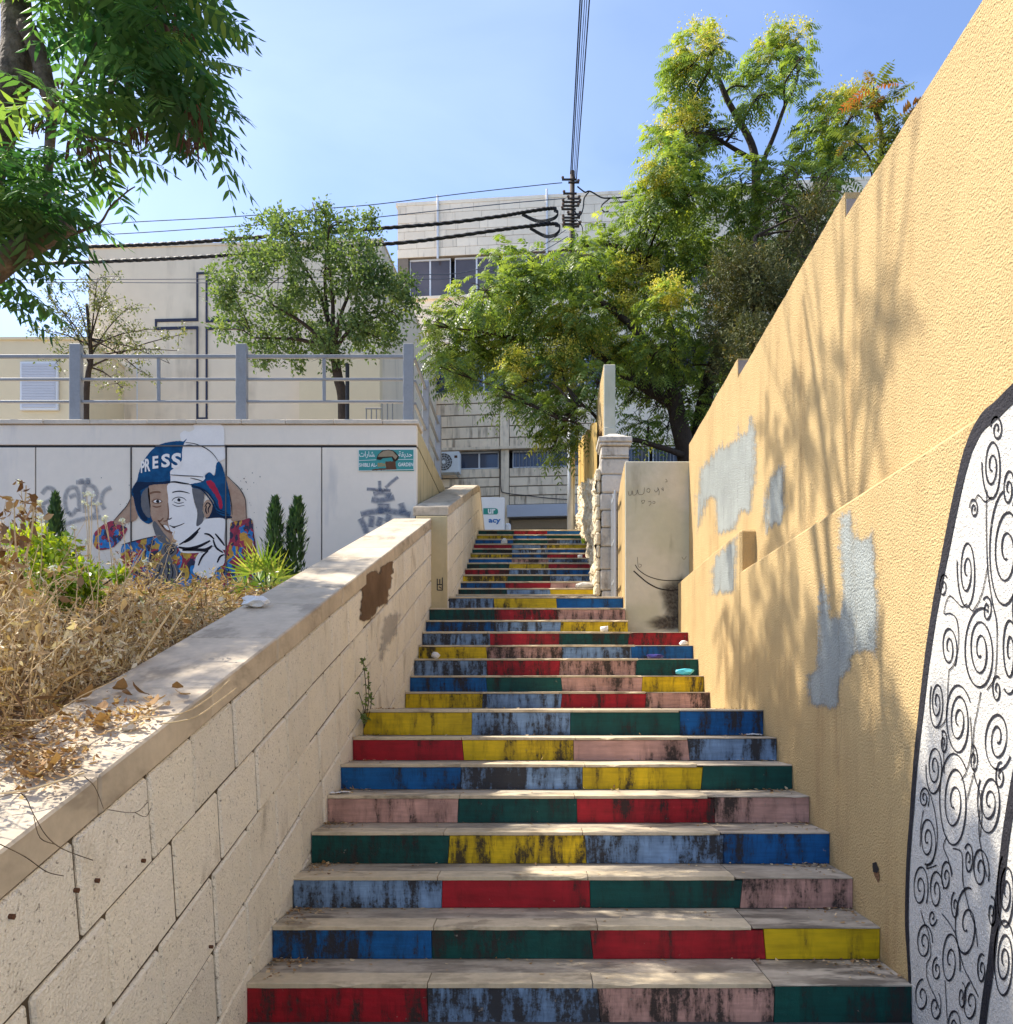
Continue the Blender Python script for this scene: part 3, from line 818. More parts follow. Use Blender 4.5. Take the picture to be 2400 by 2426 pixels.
# blue-grey overpainting
MAT['overpaint'] = soft_paint('grey_blue_overpaint', s2l(158, 162, 156), dens=.9)
def z7(u, v): return (1500 + u / 1.2656, 900 + v / 1.2656)
def wall_patch(pts, X, seed, name='overpaint_patch', amp=4):
    pp = rough_poly([z7(*q) for q in pts], amp, 5, seed)
    soft_patch(name, pp, lambda a, b: PX(a, b, X - 0.004), MAT['overpaint'], yw, 21)
wall_patch([(262, 160), (275, 190), (300, 170), (305, 120), (318, 100), (330, 150), (345, 95), (370, 105), (382, 160), (378, 280), (365, 400), (345, 415), (335, 410), (318, 440), (318, 452), (290, 470), (262, 478), (235, 462), (232, 370), (210, 440), (184, 478), (178, 350), (190, 260), (215, 235), (240, 205)], XU, 1)
wall_patch([(430, 250), (450, 235), (462, 210), (466, 300), (472, 390), (455, 435), (430, 445), (405, 475), (388, 465), (380, 360), (395, 290)], XU, 2)
wall_patch([(318, 449), (320, 590), (318, 640), (290, 650), (225, 655), (222, 570), (232, 530), (270, 495)], XR, 3)
wall_patch([(612, 400), (650, 368), (668, 372), (680, 460), (700, 455), (722, 420), (735, 470), (745, 600), (752, 720), (745, 830), (730, 862), (700, 820), (668, 840), (665, 880), (640, 900), (625, 985), (590, 1000), (550, 990), (512, 990), (508, 880), (540, 860), (545, 690), (555, 580), (575, 560), (598, 640), (605, 700), (615, 640), (610, 500)], XR, 4, amp=5)
# white trunk with black scrolls
MAT['mural_white'] = wall_paint('white_mural_paint', s2l(216, 210, 198), bs=85, bd=0.015, bump=1.0, var=0.07)
MAT['mural_black'] = wall_paint('black_mural_paint', s2l(46, 44, 48), holes=0.16, bs=66, bd=0.013, bump=1.0, var=0.2, hs=60)
EDGE = [(832, 1935), (828, 1790), (822, 1680), (820, 1600), (824, 1450), (835, 1300), (846, 1150), (862, 1000), (882, 830), (905, 680), (935, 520), (965, 370), (990, 260), (1012, 190), (1045, 128), (1090, 88), (1139, 40), (1215, -20), (1330, -90), (1500, -160)]
EW = [14, 16, 20, 20, 20, 22, 24, 26, 28, 30, 32, 32, 34, 36, 38, 38, 38, 40, 44, 48]
edge_px = [z7(*q) for q in EDGE]
def clipz(poly, zc, keep_above):
    out = []
    for i in range(len(poly)):
        a, b = poly[i], poly[(i + 1) % len(poly)]
        ia = (a.z > zc) == keep_above; ib = (b.z > zc) == keep_above
        if ia: out.append(a)
        if ia != ib:
            t = (zc - a.z) / (b.z - a.z); out.append(a.lerp(b, t))
    return out
pl = [PX(px, py, XR - 0.004) for px, py in edge_px]
poly = pl + [Vector((XR - 0.004, -2.4, pl[-1].z)), Vector((XR - 0.004, -2.4, 0.004))]
mb = MB(); mb.poly([Vector((p.x, p.y, max(p.z, 0.004))) for p in clipz(poly, PZ1 - 0.007, False)]); mb.build('white_trunk_paint', MAT['mural_white'], yw)
pu = [PX(px, py, XU - 0.004) for px, py in edge_px]
poly = pu + [Vector((XU - 0.004, -2.4, pu[-1].z)), Vector((XU - 0.004, -2.4, PZ1))]
cp = clipz(poly, PZ1 + 0.002, True)
if len(cp) > 2:
    mb = MB(); mb.poly(cp); mb.build('white_trunk_paint', MAT['mural_white'], yw)
def stroke_split(px_pts, wid):
    """lay a painted stroke on the plinth and, above the ledge, on the wall behind"""
    runs = {0: [], 1: []}; cur = None; seg = []
    def flush():
        if cur is not None and len(seg) > 1: runs[cur].append(list(seg))
    for (q, w) in zip(px_pts, wid):
        p = PX(q[0], q[1], XR - 0.007)
        lev = 0
        if p.z > PZ1 - 0.006:
            p = PX(q[0], q[1], XU - 0.007); lev = 1
            if p.z < PZ1: p.z = PZ1 + 0.001
        if lev != cur:
            flush(); seg = []; cur = lev
        seg.append((p, w))
    flush()
    return runs[0] + runs[1]
def strokes(name, list_px, list_w, mat, parent):
    mb = MB()
    for pts, ws in zip(list_px, list_w):
        for run in stroke_split(pts, ws):
            mb.ribbon([p for p, w in run], [w for p, w in run], (-1, 0, 0))
    return mb.build(name, mat, parent)
def smooth2(pts, n=6):
    return [(v.x, v.y) for v in catmull([Vector((a, b, 0)) for a, b in pts], n)]
ep = smooth2(edge_px, 8)
ew = [0.0018 * EW[min(int(i / 8), len(EW) - 1)] for i in range(len(ep))]
strokes('trunk_outline', [ep], [ew], MAT['mural_black'], yw)
rb_ = smooth2([z7(*q) for q in [(1044, 1960), (1056, 1860), (1070, 1770), (1080, 1680), (1092, 1580), (1104, 1480), (1118, 1360), (1139, 1230), (1160, 1120), (1190, 980)]], 6)
strokes('trunk_inner_line', [rb_], [[0.046] * len(rb_)], MAT['mural_black'], yw)
SP = [  # centre, half-width, half-height in the enlarged strip, turns, direction, tail
    (1075, 262, 28, 92, 2.2, 1), (1021, 388, 12, 30, 1.6, -1), (1000, 575, 27, 105, 2.2, 1), (1118, 520, 50, 165, 2.4, 1), (1040, 815, 44, 125, 2.5, 1), (946, 805, 22, 66, 1.8, 1),
    (910, 970, 20, 75, 2.2, 1), (975, 1025, 38, 105, 2.5, 1), (1092, 1078, 38, 92, 2.1, -1), (903, 1165, 23, 78, 2.2, 1), (962, 1270, 46, 140, 2.5, 1), (872, 1255, 14, 34, 1.8, 1), (1068, 1268, 35, 92, 2.3, 1),
    (882, 1380, 25, 70, 2.0, 1), (860, 1525, 22, 70, 1.8, 1), (908, 1535, 20, 62, 1.6, 1), (938, 1492, 17, 46, 1.6, 1), (1040, 1470, 24, 66, 1.7, 1), (897, 1612, 12, 26, 1.2, -1), (872, 1690, 22, 58, 1.7, 1), (1000, 1640, 38, 105, 1.5, 1),
    (950, 1745, 28, 84, 1.7, 1), (1118, 1540, 26, 105, 2.3, 1), (1112, 1745, 32, 115, 2.5, 1), (866, 1850, 20, 50, 1.4, 1), (905, 1880, 18, 42, 1.3, -1), (1012, 1870, 22, 58, 1.4, 1), (960, 1945, 20, 60, 1.8, 1), (1128, 820, 26, 120, 2.0, 1), (1090, 150, 16, 40, 1.6, -1), (1125, 330, 18, 60, 1.8, 1), (1060, 690, 14, 40, 1.5, -1), (930, 620, 12, 34, 1.5, 1), (1020, 1140, 12, 40, 1.5, -1), (930, 1090, 11, 34, 1.5, -1), (1100, 1190, 14, 40, 1.5, 1), (1005, 1440, 14, 46, 1.6, -1), (965, 1580, 12, 40, 1.4, 1), (1075, 1600, 14, 44, 1.5, -1), (910, 1770, 13, 36, 1.4, 1), (1045, 1770, 14, 44, 1.5, 1), (985, 1850, 12, 40, 1.4, -1), (1090, 930, 14, 40, 1.5, 1),
    (1190, 700, 50, 140, 2.4, 1), (1210, 1000, 55, 170, 2.4, -1), (1230, 1400, 60, 170, 2.4, 1), (1240, 1750, 60, 160, 2.4, 1)]
sl, sw = [], []
rs = random.Random(4)
for (cx, cy, rx, ry, tn, dr) in SP:
    if tn == 0: continue
    tn *= 1.05; rx *= 1.12; ry *= 1.1; n = int(tn * 30); pts = []; ws = []
    ph = rs.uniform(-0.4, 0.4) + math.pi * 0.5
    for i in range(n + 1):
        t = i / n; a = ph + dr * (1 - t) * tn * 2 * math.pi
        f = 1.0 - 0.88 * t
        off = 0.16 * (1 - f)
        wob = 1 + 0.04 * math.sin(a * 2.3 + cx)
        pts.append(z7(cx + rx * f * wob * math.cos(a), cy + ry * (f * wob * math.sin(a) - off * 0.3)))
        ws.append(0.0062 * (1.0 + 0.55 * math.sin(a + 0.5) ** 2 + 0.7 * mnoise.noise(Vector((t * 11, cx, cy)))))
    sl.append(pts); sw.append(ws)
LINKS = [[(1042, 935), (1030, 1000), (1020, 1060), (1022, 1180), (1036, 1230), (1045, 1300), (1040, 1370)], [(1060, 330), (1058, 420), (1062, 560), (1075, 660), (1090, 740), (1085, 880), (1060, 930)], [(1025, 360), (1035, 345), (1055, 365), (1075, 350)],
         [(1000, 670), (985, 680), (960, 655), (948, 648), (938, 665), (932, 700), (950, 700), (970, 720), (975, 790), (962, 850), (946, 870)], [(946, 870), (943, 920), (940, 1000), (930, 1030), (912, 1045)], [(925, 1050), (930, 1120), (932, 1180)],
         [(1010, 1010), (1014, 1100), (1000, 1170), (982, 1200)], [(958, 1405), (985, 1420), (988, 1500), (1005, 1580), (1025, 1640), (1032, 1700)], [(870, 1290), (862, 1340), (860, 1400)], [(885, 1450), (880, 1465), (910, 1455)], [(862, 1590), (870, 1620), (885, 1660), (892, 1720), (880, 1750)],
         [(880, 1750), (880, 1790), (895, 1830), (905, 1850), (922, 1900)], [(925, 1600), (945, 1625), (965, 1660), (975, 1700), (990, 1760), (1010, 1800), (1035, 1850)], [(940, 1370), (930, 1400), (945, 1440), (955, 1490)], [(935, 1800), (938, 1860), (942, 1930)], [(1020, 1180), (1000, 1260)],
         [(1005, 680), (1020, 690), (1045, 640), (1062, 560)], [(890, 1240), (905, 1300), (912, 1370), (905, 1420), (895, 1450)], [(1045, 1230), (1036, 1340), (1045, 1420), (1060, 1490)]]
for lk in LINKS:
    pts = smooth2([z7(*q) for q in lk], 6)
    sl.append(pts); sw.append([0.0056 + 0.0025 * mnoise.noise(Vector((i * .4, lk[0][0], 2))) for i in range(len(pts))])
strokes('scroll_lines', sl, sw, MAT['mural_black'], yw)

# ================================================================ GATE PIER, PILLAR, OLD WALLS ON THE RIGHT OF THE TOP FLIGHT
pier = thing('gate_pier', 'grey-green plastered pier with a yellow flank beside the middle steps', 'pier', (1.3, 9.8, H[13]))
PYF = 9.94
ptop = EYE + (VPY - 1093) * PYF / FOC
mb = MB(); mb.bbox(1.014, XU + 0.1, PYF, PYF + 0.03, H[13] - 0.003, ptop, b=0.008); mb.build('front_face', MAT['plaster_grey'], pier)
mb = MB()
mb.prism([(1.012, y, z) for y, z in ((PYF + 0.031, H[13]), (10.88, H[13]), (10.88, ptop - 0.28), (10.5, ptop - 0.1), (PYF + 0.031, ptop - 0.004))], (XU - 1.0, 0, 0))
mb.build('yellow_flank', MAT['stucco'], pier)
MAT['pencil'] = wall_paint('scratched_line', s2l(104, 96, 82), holes=0.25, bump=0.2, hs=120)
MAT['char'] = wall_paint('black_arc', s2l(44, 38, 34), holes=0.15, bump=0.2, hs=80)
MAT['stain'] = spray_mat('soot_stain', s2l(70, 60, 48), .85)
def pz(u, v, o=0.004): 
    q = P(1300 + u / 2.76, 820 + v / 2.76, PYF); q.y -= o; return q
mb = MB()
for st, w in (([(555, 1470), (600, 1510), (650, 1550), (720, 1585), (800, 1597), (850, 1590)], 0.014), ([(565, 1430), (590, 1465), (650, 1505), (740, 1530), (850, 1532), (908, 1515)], 0.009)):
    pts = [pz(v.x, v.y) for v in catmull([Vector((a, b, 0)) for a, b in st], 6)]
    mb.ribbon(pts, w, (0, -1, 0))
mb.build('black_arc', MAT['char'], pier)
for st in ([(520, 950), (525, 975), (540, 970), (545, 945), (552, 975), (575, 965), (580, 940), (590, 970), (620, 965), (625, 925)], [(640, 945), (650, 930), (662, 940), (655, 958), (640, 950)], [(690, 940), (700, 955), (715, 940), (712, 925), (722, 950), (720, 975)], [(735, 930), (750, 945), (745, 925)],
           [(605, 1010), (615, 1030), (628, 1012), (618, 1008), (608, 1015)], [(650, 1020), (665, 1015), (668, 1030), (655, 1045)], [(680, 1015), (695, 1018), (690, 1030), (678, 1025)], [(580, 1380), (585, 1440), (600, 1445), (606, 1430), (590, 1425)], [(870, 1380), (885, 1395), (900, 1375)], [(765, 870), (775, 885), (762, 890)]):
    mb = MB(); mb.ribbon([pz(v.x, v.y) for v in catmull([Vector((a, b, 0)) for a, b in st], 4)], 0.0048, (0, -1, 0)); mb.build('pencil_scribble', MAT['pencil'], pier)
pp = rough_poly([(700, 1600), (730, 1540), (800, 1500), (880, 1480), (905, 1500), (905, 1590), (900, 1700), (890, 1800), (860, 1840), (760, 1800), (730, 1700)], 14, 20, 7)
def soft_blob(name, mat, pts, cen, par, f):
    mb = MB(); n = len(pts); inner = [((a + cen[0]) / 2, (b + cen[1]) / 2) for a, b in pts]
    mb.add([f(*cen)] + [f(*q) for q in inner] + [f(*q) for q in pts], [(0, k + 1, (k + 1) % n + 1) for k in range(n)] + [(k + 1, n + k + 1, n + (k + 1) % n + 1, (k + 1) % n + 1) for k in range(n)])
    o = mb.build(name, mat, par); at = o.data.attributes.new('edge', 'FLOAT', 'POINT'); at.data.foreach_set('value', [0.0] + [0.35] * n + [1.0] * n); return o
soft_blob('soot_stain', MAT['stain'], pp, (840, 1640), pier, lambda a, b: pz(a, b, 0.003))
soft_blob('soot_stain', MAT['stain'], rough_poly([(600, 1800), (680, 1760), (800, 1740), (900, 1700), (915, 1850), (800, 1865), (650, 1862)], 12, 20, 3), (820, 1810), pier, lambda a, b: pz(a, b, 0.002))

# steel gate in the gap behind the pier
gate = thing('steel_gate', 'narrow grey steel gate in the gap between pier and stone pillar', 'gate', (0.95, 10.6, H[16]))
for y in (10.42, 10.60, 10.84):
    mb = MB(); mb.bbox(0.925, 0.955, y - 0.02, y + 0.02, H[16] + 0.002, 4.02, b=0.004); mb.build('gate_bar', MAT['galv'], gate)
for z in (2.9, 3.4, 3.95):
    mb = MB(); mb.box(0.93, 0.95, 10.44, 10.82, z, z + 0.04); mb.build('cross_rail', MAT['galv'], gate)
pil = thing('stone_pillar', 'old weathered stone pillar with a pointed cap beside the top flight', 'pillar', (0.98, 11.05, H[16]))
z = H[16] - 0.05; rp = random.Random(8)
pyt = lambda py, Y=10.9: EYE + (VPY - py) * Y / FOC
while z < pyt(1082):
    h = rp.uniform(0.20, 0.30); t = min(z + h, pyt(1079))
    j = rp.uniform(-0.012, 0.012)
    mb = MB(); mb.bbox(0.80 + j, 1.165 + j, 10.9 + rp.uniform(-.01, .012), 11.28, z + 0.004, t - 0.003, b=0.018); mb.build('pillar_stone', MAT['old_stone'], pil)
    z = t
mb = MB(); mb.bbox(0.805, 1.16, 10.905, 11.28, pyt(1079), pyt(1057), b=0.01); mb.build('neck', MAT['old_stone'], pil)
mb = MB(); mb.bbox(0.785, 1.185, 10.87, 11.31, pyt(1056), pyt(1049), b=0.008); mb.bbox(0.765, 1.20, 10.85, 11.33, pyt(1048.5), pyt(1036), b=0.010); mb.build('cornice', MAT['old_stone'], pil)
zc = pyt(1035.5)
mb = MB(); mb.add([(0.80, 10.88, zc), (1.17, 10.88, zc), (1.17, 11.3, zc), (0.80, 11.3, zc), (0.93, 11.05, pyt(1019)), (1.02, 11.05, pyt(1019)), (1.02, 11.12, pyt(1019)), (0.93, 11.12, pyt(1019))],
                  [(0, 1, 5, 4), (1, 2, 6, 5), (2, 3, 7, 6), (3, 0, 4, 7), (4, 5, 6, 7), (3, 2, 1, 0)])
mb.build('pointed_cap', MAT['old_stone'], pil)

# rough rubble wall along the top flight
rub = MB(); nyy, nzz = 90, 44; vs = []
def rub_top(Y): return 4.45 + (5.75 - 4.45) * (Y - 11.3) / (17.0 - 11.3)
def stair_z(Y):
    z = H[16]
    for k in range(17, 30):
        if Y >= D[k] - 0.1: z = H[k]
    return z
for i in range(nyy + 1):
    Y = 10.93 + (17.0 - 10.93) * i / nyy
    zb = 2.5 + (4.3 - 2.5) * min(1, max(0, (Y - 11.3) / 3.8))
    for j in range(nzz + 1):
        Z = zb + (rub_top(Y) + 0.05 * mnoise.noise(Vector((Y * 3, 0, 0))) - zb) * j / nzz
        q = Vector((0, Y * 1.5, Z * 2.6))
        d = 0.10 * mnoise.noise(q) + 0.09 * abs(mnoise.noise(q * 2.1)) + 0.05 * mnoise.noise(q * 5.2) + 0.03 * mnoise.noise(q * 11)
        vs.append((XR2 + 0.03 - max(-0.05, d) * 0.8, Y, Z))
fs = [(i * (nzz + 1) + j, i * (nzz + 1) + j + 1, (i + 1) * (nzz + 1) + j + 1, (i + 1) * (nzz + 1) + j) for i in range(nyy) for j in range(nzz)]
rub.add(vs, fs)
rw = thing('rubble_wall', 'rough sunlit rubble wall along the right of the top flight', 'wall', (0.9, 14, 3.5))
rub.build('rubble_face', MAT['rubble'], rw)
mb = MB()
for i in range(11):
    z0 = 2.62 + i * .165; mb.bbox(0.735 + .03 * mnoise.noise(Vector((i * 1.3, 0, 0))), 0.797, 10.915 + .012 * mnoise.noise(Vector((i * 2.1, 3, 0))), 11.28, z0, z0 + .163, b=0.02)
mb.build('rubble_end', MAT['rubble'], rw)
mb = MB(); mb.prism([(0.84, y, z) for y, z in ((11.3, 2.5), (17.0, 2.5), (17.0, rub_top(17) - .06), (11.3, rub_top(11.3) - .06))], (0.3, 0, 0)); mb.build('wall_core', MAT['old_stone'], rw)

# corrugated yellow sheet fence on the rubble wall
cf = thing('sheet_fence', 'yellow corrugated sheet fence standing on the rubble wall', 'fence', (0.82, 14, 5))
y = 11.9; i = 0
while y < 16.9:
    y2 = min(y + 0.62, 16.9); vs = []; fs = []
    n = 34
    for a in range(n + 1):
        yy = y + (y2 - y) * a / n
        xx = 0.80 + 0.018 * math.sin(yy * 2 * math.pi / 0.11) + (0.006 if i % 2 else 0)
        zt = 5.30 + (6.30 - 5.30) * (yy - 11.6) / 4.1 + (0.03 if i % 2 else -0.02)
        vs += [(xx, yy, rub_top(yy) - 0.02), (xx, yy, zt), (xx + 0.004, yy, zt), (xx + 0.004, yy, rub_top(yy) - 0.02)]
    for a in range(n):
        for k in range(4): fs.append((a * 4 + k, a * 4 + (k + 1) % 4, a * 4 + 4 + (k + 1) % 4, a * 4 + 4 + k))
    mb = MB(); mb.add(vs, fs); mb.build('corrugated_sheet', MAT['corrugated'], cf)
    y = y2 + 0.002; i += 1
# tall wall end behind the pillar
we = thing('wall_stub', 'tall narrow yellow wall end rising behind the stone pillar', 'wall', (1.0, 12, 3))
q0, q1 = P(1431, 863, 11.62), P(1458, 863, 11.62)
mb = MB(); mb.bbox(0.892, q1.x, 11.62, 11.66, 3.0, q0.z, b=0.008); mb.build('grey_end', MAT['plaster_grey'], we)
mb = MB(); mb.bbox(0.89, q1.x - 0.003, 11.661, 13.1, 3.0, q0.z - 0.004, b=0.008); mb.build('yellow_face', MAT['stucco'], we)
mb = MB(); mb.bbox(0.895, q1.x + 0.006, 11.60, 11.625, 3.0, P(0, 1012, 11.6).z, b=0.006); mb.build('end_base', MAT['plaster_grey'], we)
# ================================================================ STONE BUILDING ACROSS THE UPPER STREET
def facade(A, ang):
    c, s = math.cos(ang), math.sin(ang)
    def f(px, py):
        k = (px - VPX) / FOC
        u = (k * A[1] - A[0]) / (c + k * s)
        Y = A[1] - u * s
        return u, EYE + (VPY - py) * Y / FOC
    return f
SA = ((942 - VPX) * 26 / FOC, 26.0); sang = math.radians(5.4)
fs_ = facade(SA, sang)
GZ = 4.36
sb = thing('stone_building', 'pale stone building with dark window bands behind the trees at the stair top', 'building', (SA[0], SA[1], GZ), rotz=-sang)
def lpart(mb, name, mat, par=sb): return mb.build(name, mat, par, world=False)
UW = 24.0
Zr = fs_(942, 490)[1] - GZ
zz = lambda py, px=960: fs_(px, py)[1] - GZ
# window bands: (top, bottom)
bands = [(zz(612), zz(708)), (zz(838), zz(935)), (zz(1068, 1100), zz(1112, 1100))]
levels = [(Zr, bands[0][0]), (bands[0][1], bands[1][0]), (bands[1][1], bands[2][0]), (bands[2][1], 0.0)]
mb = MB()
for a, b in levels: mb.box(0, UW, 0.0, 0.35, b, a)
for (t, b) in bands: mb.box(0, fs_(967, 650)[0], 0.001, 0.35, b, t); mb.box(UW - 1, UW, 0.001, 0.35, b, t)
mb.box(0, UW, 0.36, 11, 0, Zr - 0.02); lpart(mb, 'wall', MAT['bld_joint'])
mb = MB(); mb.box(0.0, UW, 0.34, 0.357, 0.01, Zr - 0.3); lpart(mb, 'recess_back', MAT['dark'])
mb = MB(); mb.box(-0.05, UW, -0.03, 0.4, Zr, Zr + 0.10); lpart(mb, 'roof_coping', MAT['bld_stone'])
nblk = 0
unit = {}
def block(u0, u1, z0, z1, prou, mat):
    """facing stone: one shared unit mesh, scaled"""
    if mat not in unit:
        b = MB(); b.box(0, 1, -1, 0, 0, 1)
        me = bpy.data.meshes.new('stone_block'); me.from_pydata(b.v, [], b.f); me.materials.append(MAT[mat]); unit[mat] = me
    o = bpy.data.objects.new('stone_block', unit[mat]); COL.objects.link(o); o.parent = sb
    o.location = (u0, -0.0005, z0); o.scale = (u1 - u0, prou, z1 - z0)
rb2 = random.Random(21)
def coursed(u0, u1, z0, z1, n, L, gap, prou, mat):
    h = (z1 - z0) / n
    for i in range(n):
        a = u0 - rb2.uniform(0, L) ; 
        while a < u1:
            l = L * rb2.uniform(0.8, 1.3); p, q = max(a, u0), min(a + l, u1); a += l
            if q - p < 0.08: continue
            block(p + 0.004, q - 0.004, z0 + i * h + gap / 2, z0 + (i + 1) * h - gap / 2, prou + rb2.uniform(-.004, .004), mat)
uend = fs_(1560, 600)[0]
coursed(0, uend, levels[0][1], levels[0][0], 6, 0.66, 0.012, 0.018, 'bld_stone')
coursed(0, fs_(1080, 760)[0], levels[1][1], levels[1][0], 6, 0.66, 0.012, 0.018, 'bld_stone')
ua = fs_(1020, 1000)[0]
upil0, upil1 = fs_(1185, 1000)[0], fs_(1206, 1000)[0]
ue = fs_(1400, 1000)[0]
coursed(ua, upil0 - 0.02, levels[2][1], levels[2][0], 5, 0.7, 0.035, 0.04, 'bld_stone_dirty')
coursed(upil1 + 0.02, ue, levels[2][1], levels[2][0], 5, 0.7, 0.035, 0.04, 'bld_stone_dirty')
zd = zz(1196, 1250)
coursed(ua, upil0 - 0.02, zd, levels[3][0], 4, 0.9, 0.035, 0.04, 'bld_stone_dirty')
coursed(upil1 + 0.02, ue, zd, levels[3][0], 4, 0.9, 0.035, 0.04, 'bld_stone_dirty')
mb = MB(); mb.bbox(upil0, upil1, -0.06, -0.001, 0, levels[2][0] - 0.02, b=0.01); lpart(mb, 'pilaster', MAT['bld_stone_dirty'])
# plain stone where trees hide the courses
mb = MB(); mb.box(uend + .01, UW, -0.018, -0.001, levels[0][1], levels[0][0] - .002); mb.box(fs_(1080, 760)[0] + .01, UW, -0.018, -0.001, levels[1][1], levels[1][0]); mb.box(ue + .01, UW, -0.018, -0.001, levels[2][1], levels[2][0]); mb.box(ue + .01, UW, -0.018, -0.001, 0, levels[3][0]); mb.box(0, ua - .01, -0.018, -0.001, levels[2][1], levels[2][0]); mb.box(0, ua - .01, -0.018, -0.001, 0, levels[3][0])
lpart(mb, 'plain_facing', MAT['bld_stone'])
def window(u0, u1, z0, z1, npane, fm, gm, bars=False):
    fr = MB(); d0, d1 = 0.10, 0.16; t = 0.05
    fr.box(u0, u1, d0, d1, z0, z0 + t); fr.box(u0, u1, d0, d1, z1 - t, z1)
    pw = (u1 - u0) / npane
    for i in range(npane + 1):
        x = u0 + i * pw; fr.box(max(u0, x - t / 2), min(u1, x + t / 2), d0 + 0.002, d1 - 0.002, z0 + t, z1 - t)
    w = lpart(fr, 'window', fm)
    for i in range(npane):
        p = MB(); p.box(u0 + i * pw + t / 2 + 0.002, u0 + (i + 1) * pw - t / 2 - 0.002, 0.125, 0.135, z0 + t + .001, z1 - t - .001)
        p.build('pane', gm, w, world=False)
    if bars:
        b = MB(); n = int((u1 - u0) / 0.10)
        for i in range(1, n):
            x = u0 + (u1 - u0) * i / n; b.box(x - 0.007, x + 0.007, 0.05, 0.064, z0, z1)
        b.build('window_bars', MAT['rail'], w, world=False)
u = fs_(969, 650)[0]
for (px0, px1, n) in ((969, 1066, 2), (1076, 1180, 2), (1190, 1300, 2), (1310, 1420, 2), (1430, 1540, 2), (1550, 1660, 2)):
    window(fs_(px0, 650)[0], fs_(px1, 650)[0], bands[0][1] + 0.01, bands[0][0] - 0.01, n, MAT['window_frame'], MAT['glass'])
for (px0, px1, n) in ((975, 1080, 2), (1090, 1200, 2), (1210, 1320, 2), (1330, 1440, 2)):
    window(fs_(px0, 880)[0], fs_(px1, 880)[0], bands[1][1] + 0.01, bands[1][0] - 0.01, n, MAT['window_frame'], MAT['glass_blue'])
for (px0, px1, n, bars) in ((1030, 1086, 1, False), (1086, 1182, 2, False), (1212, 1300, 1, True), (1300, 1390, 1, True), (1485, 1540, 1, True), (1545, 1640, 1, True)):
    window(fs_(px0, 1090)[0] + .02, fs_(px1, 1090)[0] - .02, bands[2][1] + 0.01, bands[2][0] - 0.01, n, MAT['window_frame'], MAT['glass_blue'], bars)
mb = MB(); mb.box(ua, ue, -0.16, 0.0, bands[2][0] - 0.02, bands[2][0] + 0.06); lpart(mb, 'window_canopy', MAT['bld_stone_dirty'])
mb = MB(); mb.box(0.3, fs_(1420, 600)[0], -0.12, 0.0, bands[0][1] - 0.08, bands[0][1] - 0.002); lpart(mb, 'window_sill', MAT['bld_stone'])
for px in (1038, 1296):
    uu = fs_(px, 550)[0]
    mb = MB(); mb.tube([(uu, -0.06, bands[0][0] - 0.1), (uu, -0.06, Zr + 0.25)], 0.035, 8); lpart(mb, 'downpipe', MAT['window_frame'])
# shop front
us0, us1 = fs_(1212, 1220)[0], fs_(1372, 1220)[0]
mb = MB(); mb.box(us0 - .1, us1, -0.30, -0.045, zz(1228, 1280), zz(1200, 1280)); lpart(mb, 'shop_fascia', MAT['shutter_grey'])
mb = MB()
for i in range(9):
    z0 = 0.0 + i * (zz(1232, 1280)) / 9; mb.box(us0, us1, -0.09 - 0.01 * (i % 2), -0.045, z0, z0 + zz(1232, 1280) / 9 - 0.01)
lpart(mb, 'shop_shutter', MAT['shutter_brown'])

# air conditioner on the facade
def ac_unit(name, label, px0, px1, py0, py1, fac_, A, ang, gz):
    u0, z1 = fac_(px0, py0); u1, z0 = fac_(px1, py1)
    t = thing(name, label, 'air conditioner', (A[0] + u0 * math.cos(ang), A[1] - u0 * math.sin(ang), z0), rotz=-ang)
    w, h = u1 - u0, z1 - z0; o = -0.55
    def b(mb, n, m): return mb.build(n, m, t, world=False)
    mb = MB(); mb.bbox(0, w, o, o + 0.32, 0, h, b=0.015); b(mb, 'casing', MAT['ac_white'])
    cx, cz, r = w * 0.36, h * 0.5, h * 0.42
    mb = MB(); ring = [(cx + r * math.cos(a), o - 0.006, cz + r * math.sin(a)) for a in [k * 2 * math.pi / 28 for k in range(28)]]
    mb.poly(ring[::-1]); b(mb, 'fan_opening', MAT['ac_dark'])
    mb = MB()
    for k in range(14):
        a = k * 2 * math.pi / 14; mb.tube([(cx + r * .18 * math.cos(a), o - 0.012, cz + r * .18 * math.sin(a)), (cx + r * math.cos(a + .15), o - 0.012, cz + r * math.sin(a + .15))], 0.005, 4)
    for rr in (0.5, 0.78, 1.0): mb.tube([(cx + r * rr * math.cos(k * math.pi / 12), o - 0.013, cz + r * rr * math.sin(k * math.pi / 12)) for k in range(25)], 0.005, 4, cap=False)
    b(mb, 'fan_guard', MAT['ac_white'])
    mb = MB(); mb.tube([(cx, o - 0.02, cz), (cx, o - 0.006, cz)], r * 0.2, 12); b(mb, 'hub', MAT['ac_white'])
    mb = MB(); mb.bbox(w * .80, w * .92, o - 0.004, o, h * .68, h * .80, b=0.001); b(mb, 'badge', MAT['rust'])
    for x in (w * .15, w * .85):
        mb = MB(); mb.box(x - .02, x + .02, o, -0.03, -0.04, -0.002); b(mb, 'bracket', MAT['galv'])
    return t
ac_unit('air_conditioner', 'white air conditioner with round fan on the stone facade left of the stair top', 1040, 1096, 1083, 1130, fs_, SA, sang, GZ)

# loose cable along the facade
mb = MB(); pts = []
for px, py in ((1187, 1066), (1187, 1110), (1188, 1160), (1200, 1170), (1250, 1176), (1300, 1182), (1345, 1185)):
    uu, z = fs_(px, py); pts.append((uu, -0.09, z - GZ))
mb.tube(catmull(pts, 5), 0.013, 5); lpart(mb, 'facade_cable', MAT['cable'])

